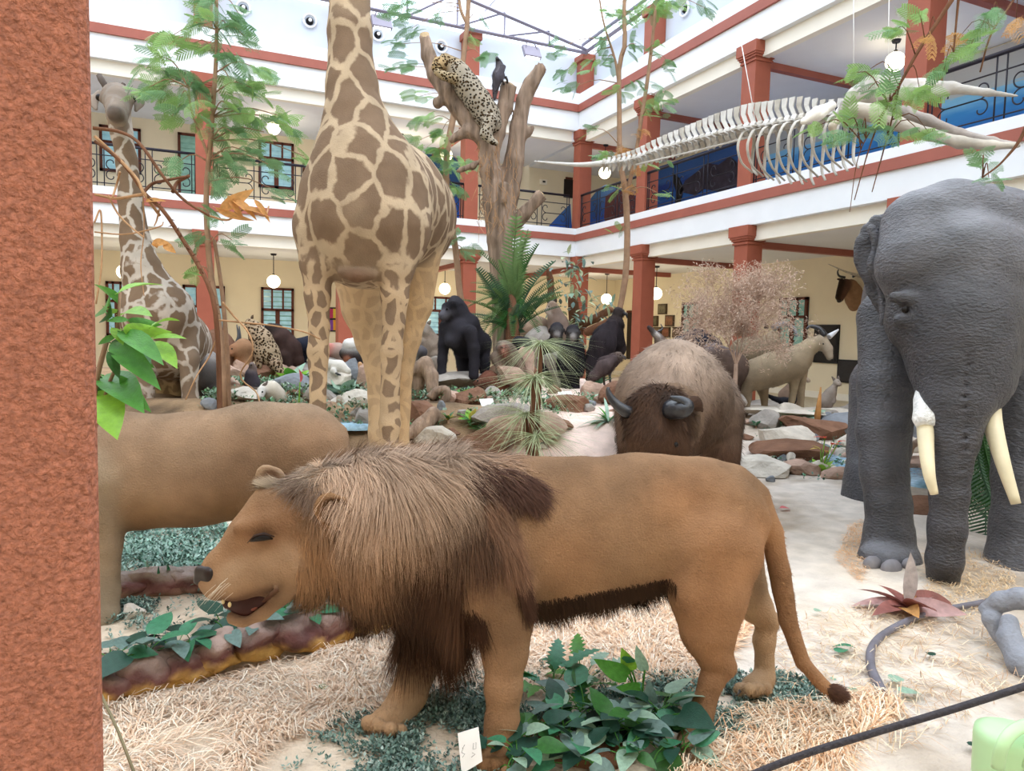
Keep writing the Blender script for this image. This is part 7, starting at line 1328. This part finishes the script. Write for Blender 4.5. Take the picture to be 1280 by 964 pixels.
c = G(760, 528); t = thing('grass_tuft', c, 'blue green grass tuft left of the ox horn', 'plant')
for i in range(36): inst('leaf', LS['silver' if i % 3 else 'mid'], t, c, frame(rdir(rng.uniform(0, 6.28), rng.uniform(.2, 1.2)), 0), .28*rng.uniform(.6, 1.2))
c = G(215, 735); t = thing('grass_tuft', c, 'green grass blades behind the lion muzzle', 'plant')
for i in range(40): q = c+A(rng.normal(0, .16), rng.normal(0, .05), 0); inst('leaf', LS['plastic' if i % 3 else 'silver'], t, q, frame(rdir(rng.uniform(0, 6.28), rng.uniform(.9, 1.5)), 0), (.17*rng.uniform(.6, 1.2),)*3)
c = G(185, 730); rosette('caladium', 'brown and green broad leaves behind the grass left of the lion muzzle', 'plant', c, [LM['red'], LM['mid'], LM['orange']], 6, .13, (.3, 1.0), 301)
# flowers
c = G(1026, 592); t = thing('heliconia', c, 'red and orange heliconia flowers beside the blue pool', 'flower'); 
for x, y, kd in ((1031, 548, 'flower'), (1040, 556, 'flower'), (1048, 553, 'flower'), (1026, 562, 'yellow'), (1034, 566, 'orange')):
    q = P(x, y, camc(c)[2]); tube('stem', [c, q], .006, M_lf['bright'], t, 5); inst('petal', LM[kd], t, q, frame(rdir(rng.uniform(0, 6), .3), 0), .12); inst('petal', LM[kd], t, q, frame(rdir(rng.uniform(0, 6), .6), 0), .10)
for i in range(5): inst('leaf', LM['bright'], t, c, frame(rdir(i*1.3, .9), 0), .22)
c = G(1012, 590); rosette('heliconia', 'small orange flower lying left of the red ones', 'flower', c, [LM['flower'], LM['orange']], 5, .10, (.2, .9), 303)
for x, y, lb in ((375, 492, 'single pink red anthurium flower left of the giraffe leg'),):
    D0 = 6.8; q = P(x, 478, D0); b_ = on(P(x-2, 510, D0)); t = thing('anthurium', b_, lb, 'flower'); tube('stem', [b_, q], .007, M_lf['bright'], t, 5); inst('petal', LH['mid'], t, b_+A(0, 0, .05), frame(A(.6, -.4, .5), 0), .12); o_ = inst('petal', leaf_data('petal', M_lf['lily'], 1, .8, 6, .2, .1), t, q, frame(UP, 1.57, up=tuple(-FW)), .13)
c = G(1021, 540); t = thing('dry_spike', c, 'upright yellow dry spike before the wallaby', 'plant'); tube('spike', [c, P(1022, 520, camc(c)[2]), P(1026, 484, camc(c)[2])], [.01, .05, .01], M_lf['orange'], t, 6)
# bromeliad
c = G(1133, 768); t = thing('bromeliad', c, 'reddish pink bromeliad at the elephant feet', 'plant'); bl_ = [leaf_data('leaf', M_lf[k], 1, .42, 8, .18, .35, lambda q: (math.sin(math.pi*(.25+.75*q)))**.8) for k in ('red', 'pink', 'red', 'orange')]
for i, (az, el, l) in enumerate(((2.4, .5, .24), (2.9, .25, .26), (3.6, .3, .24), (4.3, .45, .22), (5.0, .6, .22), (5.6, .3, .26), (.2, .2, .34), (1.0, .5, .2), (1.8, .6, .2), (.6, .35, .28), (4.7, .8, .18))): inst('leaf', bl_[i % 4], t, c+A(0, 0, .03), frame(rdir(az-_y, el), rng.normal(0, .3)), l)
inst('leaf', leaf_data('leaf', M_lf['ash'], 1, .34, 6, .2, .05), t, c+A(0, 0, .05), frame(A(.05, 0, 1), 0, up=tuple(-FW)), .28); inst('leaf', LS['dark'] if 'dark' in LS else LS['cycad'], t, c, frame(rdir(-.2-_y, .25), 0), .25)
# palm leaf hanging behind the elephant trunk
D = 5.6; an = AN(D); t = thing('palm_leaf', base(an, 1225, 690), 'dark green feathery palm leaves hanging behind the elephant trunk', 'plant'); pc = [pinnate('frond', M_lf['cycad'], 30, 1, .16, .25, .010), pinnate('frond', M_lf['dark'], 30, 1, .16, .25, .010)]
for i, (x0, x1, y1) in enumerate(((1215, 1225, 668), (1225, 1245, 655), (1232, 1232, 680), (1222, 1208, 640), (1238, 1252, 630), (1228, 1222, 690))):
    a = an.p(x0, 520+10*(i % 3), .05*i-.1); b = an.p(x1, y1, .05*i-.1); inst('frond', pc[i % 2], t, a, frame(b-a, i*.5), np.linalg.norm(b-a))
# ------------------------------------------------------------------ loose things on the ground
def gl(px, py, kd, Lpx, az, label, mesh=None):
    c = G(px, py)+A(0, 0, .03); l = Lpx*camc(c)[2]/FPX; t = thing('fallen_leaf', c, label, 'leaf'); inst('blade', mesh or LH[kd], t, c, frame(rdir(az, .1), rng.normal(0, .2)), l); return t
gl(403, 871, 'mid', 16, 1.2, 'single green leaf lying on the straw'); gl(1048, 825, 'plastic', 24, .4, 'heart shaped green leaf on the sand right of the tail'); gl(1066, 818, 'plastic', 24, 2.4, 'narrower green leaf beside the heart shaped one'); gl(1115, 860, 'silver', 26, .2, 'pale leaf flat on the sand, upper of two'); gl(1125, 875, 'silver', 30, -.3, 'pale leaf flat on the sand, lower of two'); gl(1018, 772, 'silver', 12, 0, 'tiny pale scrap on the sand right of the tail'); gl(1165, 828, 'deep', 16, 1, 'small dark leaf on the sand'); gl(1082, 888, 'mid', 22, -.8, 'olive leaf by the tail tip'); gl(1068, 876, 'silver', 16, 1.2, 'pale scrap by the tail tip'); gl(975, 640, 'silver', 18, 0, 'pink flower petal on the sand beyond the rump', LM['lily'])
gl(1210, 945, 'deep', 20, -.4, 'dark leaf scrap left of the green can'); gl(1040, 860, 'silver', 10, .4, 'tiny grey scrap by the tail')
for x, y, lb in ((588, 945, 'white paper tag standing by the near forepaw'), (595, 475, 'white label card beneath the gorilla'), (608, 503, 'white label card on the marmot boulder'), (706, 494, 'cream label card on the brown slab')):
    near = x == 588
    if near:
        D0 = 2.33; V = np.array([P(572, 917, D0), P(598, 909, D0), P(603, 952, D0-.02), P(577, 968, D0-.02)])
    else:
        D0 = camc(G(x, y+6))[2]-.25; V = np.array([P(x-9, y-4, D0), P(x+8, y-5, D0), P(x+10, y+4, D0-.05), P(x-6, y+5, D0-.05)])
    n_ = nrmz(np.cross(V[1]-V[0], V[3]-V[0]))*.003; V = np.vstack([V, V+n_]); o = mk('label_card', V, np.array([[0, 1, 2, 3], [7, 6, 5, 4], [0, 4, 5, 1], [1, 5, 6, 2], [2, 6, 7, 3], [3, 7, 4, 0]]), M_white2, None, None, False); put(o, lb, 'label')
    if near:                                                            # faint handwritten figures
        tg = o
        for i, pts in enumerate(([(592, 929), (591, 937), (595, 936), (595, 928)], [(590, 941), (594, 943), (589, 947)], [(579, 935), (577, 941), (581, 943), (578, 947)], [(581, 931), (578, 936)])): tube('pen_mark', [P(x_, y_, D0-.012-.02*(y_-912)/50) for x_, y_ in pts], .0008, M_iron, tg, 4)
# rope barrier, thin cord, hose, grey foam trunk, green can
t = tube('rope', spline([P(900, 985, 1.75), P(1000, 945, 1.72), P(1100, 914, 1.7), P(1200, 884, 1.68), P(1330, 842, 1.66), P(1600, 752, 1.62), P(1900, 650, 1.6)], 40), .0085, mat('dark_rope', '3C383C', .7, .2, 60, .3, 120)); put(t, 'dark barrier rope crossing the lower right corner', 'rope')
t = tube('cord', [P(118, 850, 1.9), P(148, 915, 1.75), P(175, 985, 1.6)], .0035, mat('olive_cord', '7A7054', .8, .2)); put(t, 'thin olive cord slanting down beside the pillar', 'cord')
M_foam = mat('grey_foam', '8E9098', .8, .2, 8, .5, 50); M_hose = mat('grey_hose', '6E6A72', .6, .2, 14, .2, 60)
q = [on(G(*a), .02) for a in ((1275, 743), (1230, 757), (1180, 768), (1140, 780), (1108, 796), (1090, 815), (1088, 838), (1096, 860), (1103, 874))]; t = tube('hose', spline(q, 40), np.linspace(.014, .022, 40), M_hose, None, 10); put(t, 'grey hose curving over the sand right of the lion tail', 'hose')
an = AN(3.3); t = thing('foam_figure', base(an, 1275, 850), 'grey bulging foam tube at the right edge below the elephant foot', 'foam tube')
an.ch([(1232, 762, .2, 8), (1252, 752, .15, 12), (1275, 748, .1, 13), (1300, 755, .1, 13)], '8E9098').ch([(1262, 778, .05, 10), (1262, 800, 0, 14), (1278, 830, -.1, 17), (1310, 860, -.2, 18)], '9498A2').ch([(1240, 775, .15, 12), (1250, 795, .12, 10)], '5A5A60', k=.02); Skin('body', an.pr, .008, M_foam, t, .02, lambda p: .004*fbm(p, 12, 2))
M_can = mat('pale_green_plastic', 'BCE0AC', .35, .05, 5); D = 1.95; an = AN(D); cb_ = an.p(1262, 960, .05); t = thing('watering_can', A(cb_[0], cb_[1], 0), 'pale green plastic can in the bottom right corner', 'watering can')
c = an.p(1262, 930, .05); z0, z1 = c[2]-.12, an.p(1262, 916, .05)[2]; prof = [(.075, z0-.25), (.085, z0), (.088, z1-.02), (.085, z1), (.06, z1+.012), (.0, z1+.014)]; a_ = np.linspace(0, 2*math.pi, 29)[:-1]
V = np.concatenate([np.stack([c[0]+r*np.cos(a_), c[1]+r*np.sin(a_), 0*a_+z], 1) for r, z in prof]); i = np.arange(28); j = (i+1) % 28; mk('body', V, np.concatenate([np.stack([k*28+i, k*28+j, (k+1)*28+j, (k+1)*28+i], 1) for k in range(5)]), M_can, t)
tube('handle', spline([an.p(1247, 960, -.06), an.p(1252, 935, -.08), an.p(1266, 915, -.06), an.p(1290, 905, .0), an.p(1310, 912, .05)], 20), .016, M_can, t, 12, flat=.6); tube('spout', [an.p(1285, 955, -.02), an.p(1300, 920, -.05)], [.03, .02], M_can, t, 12)
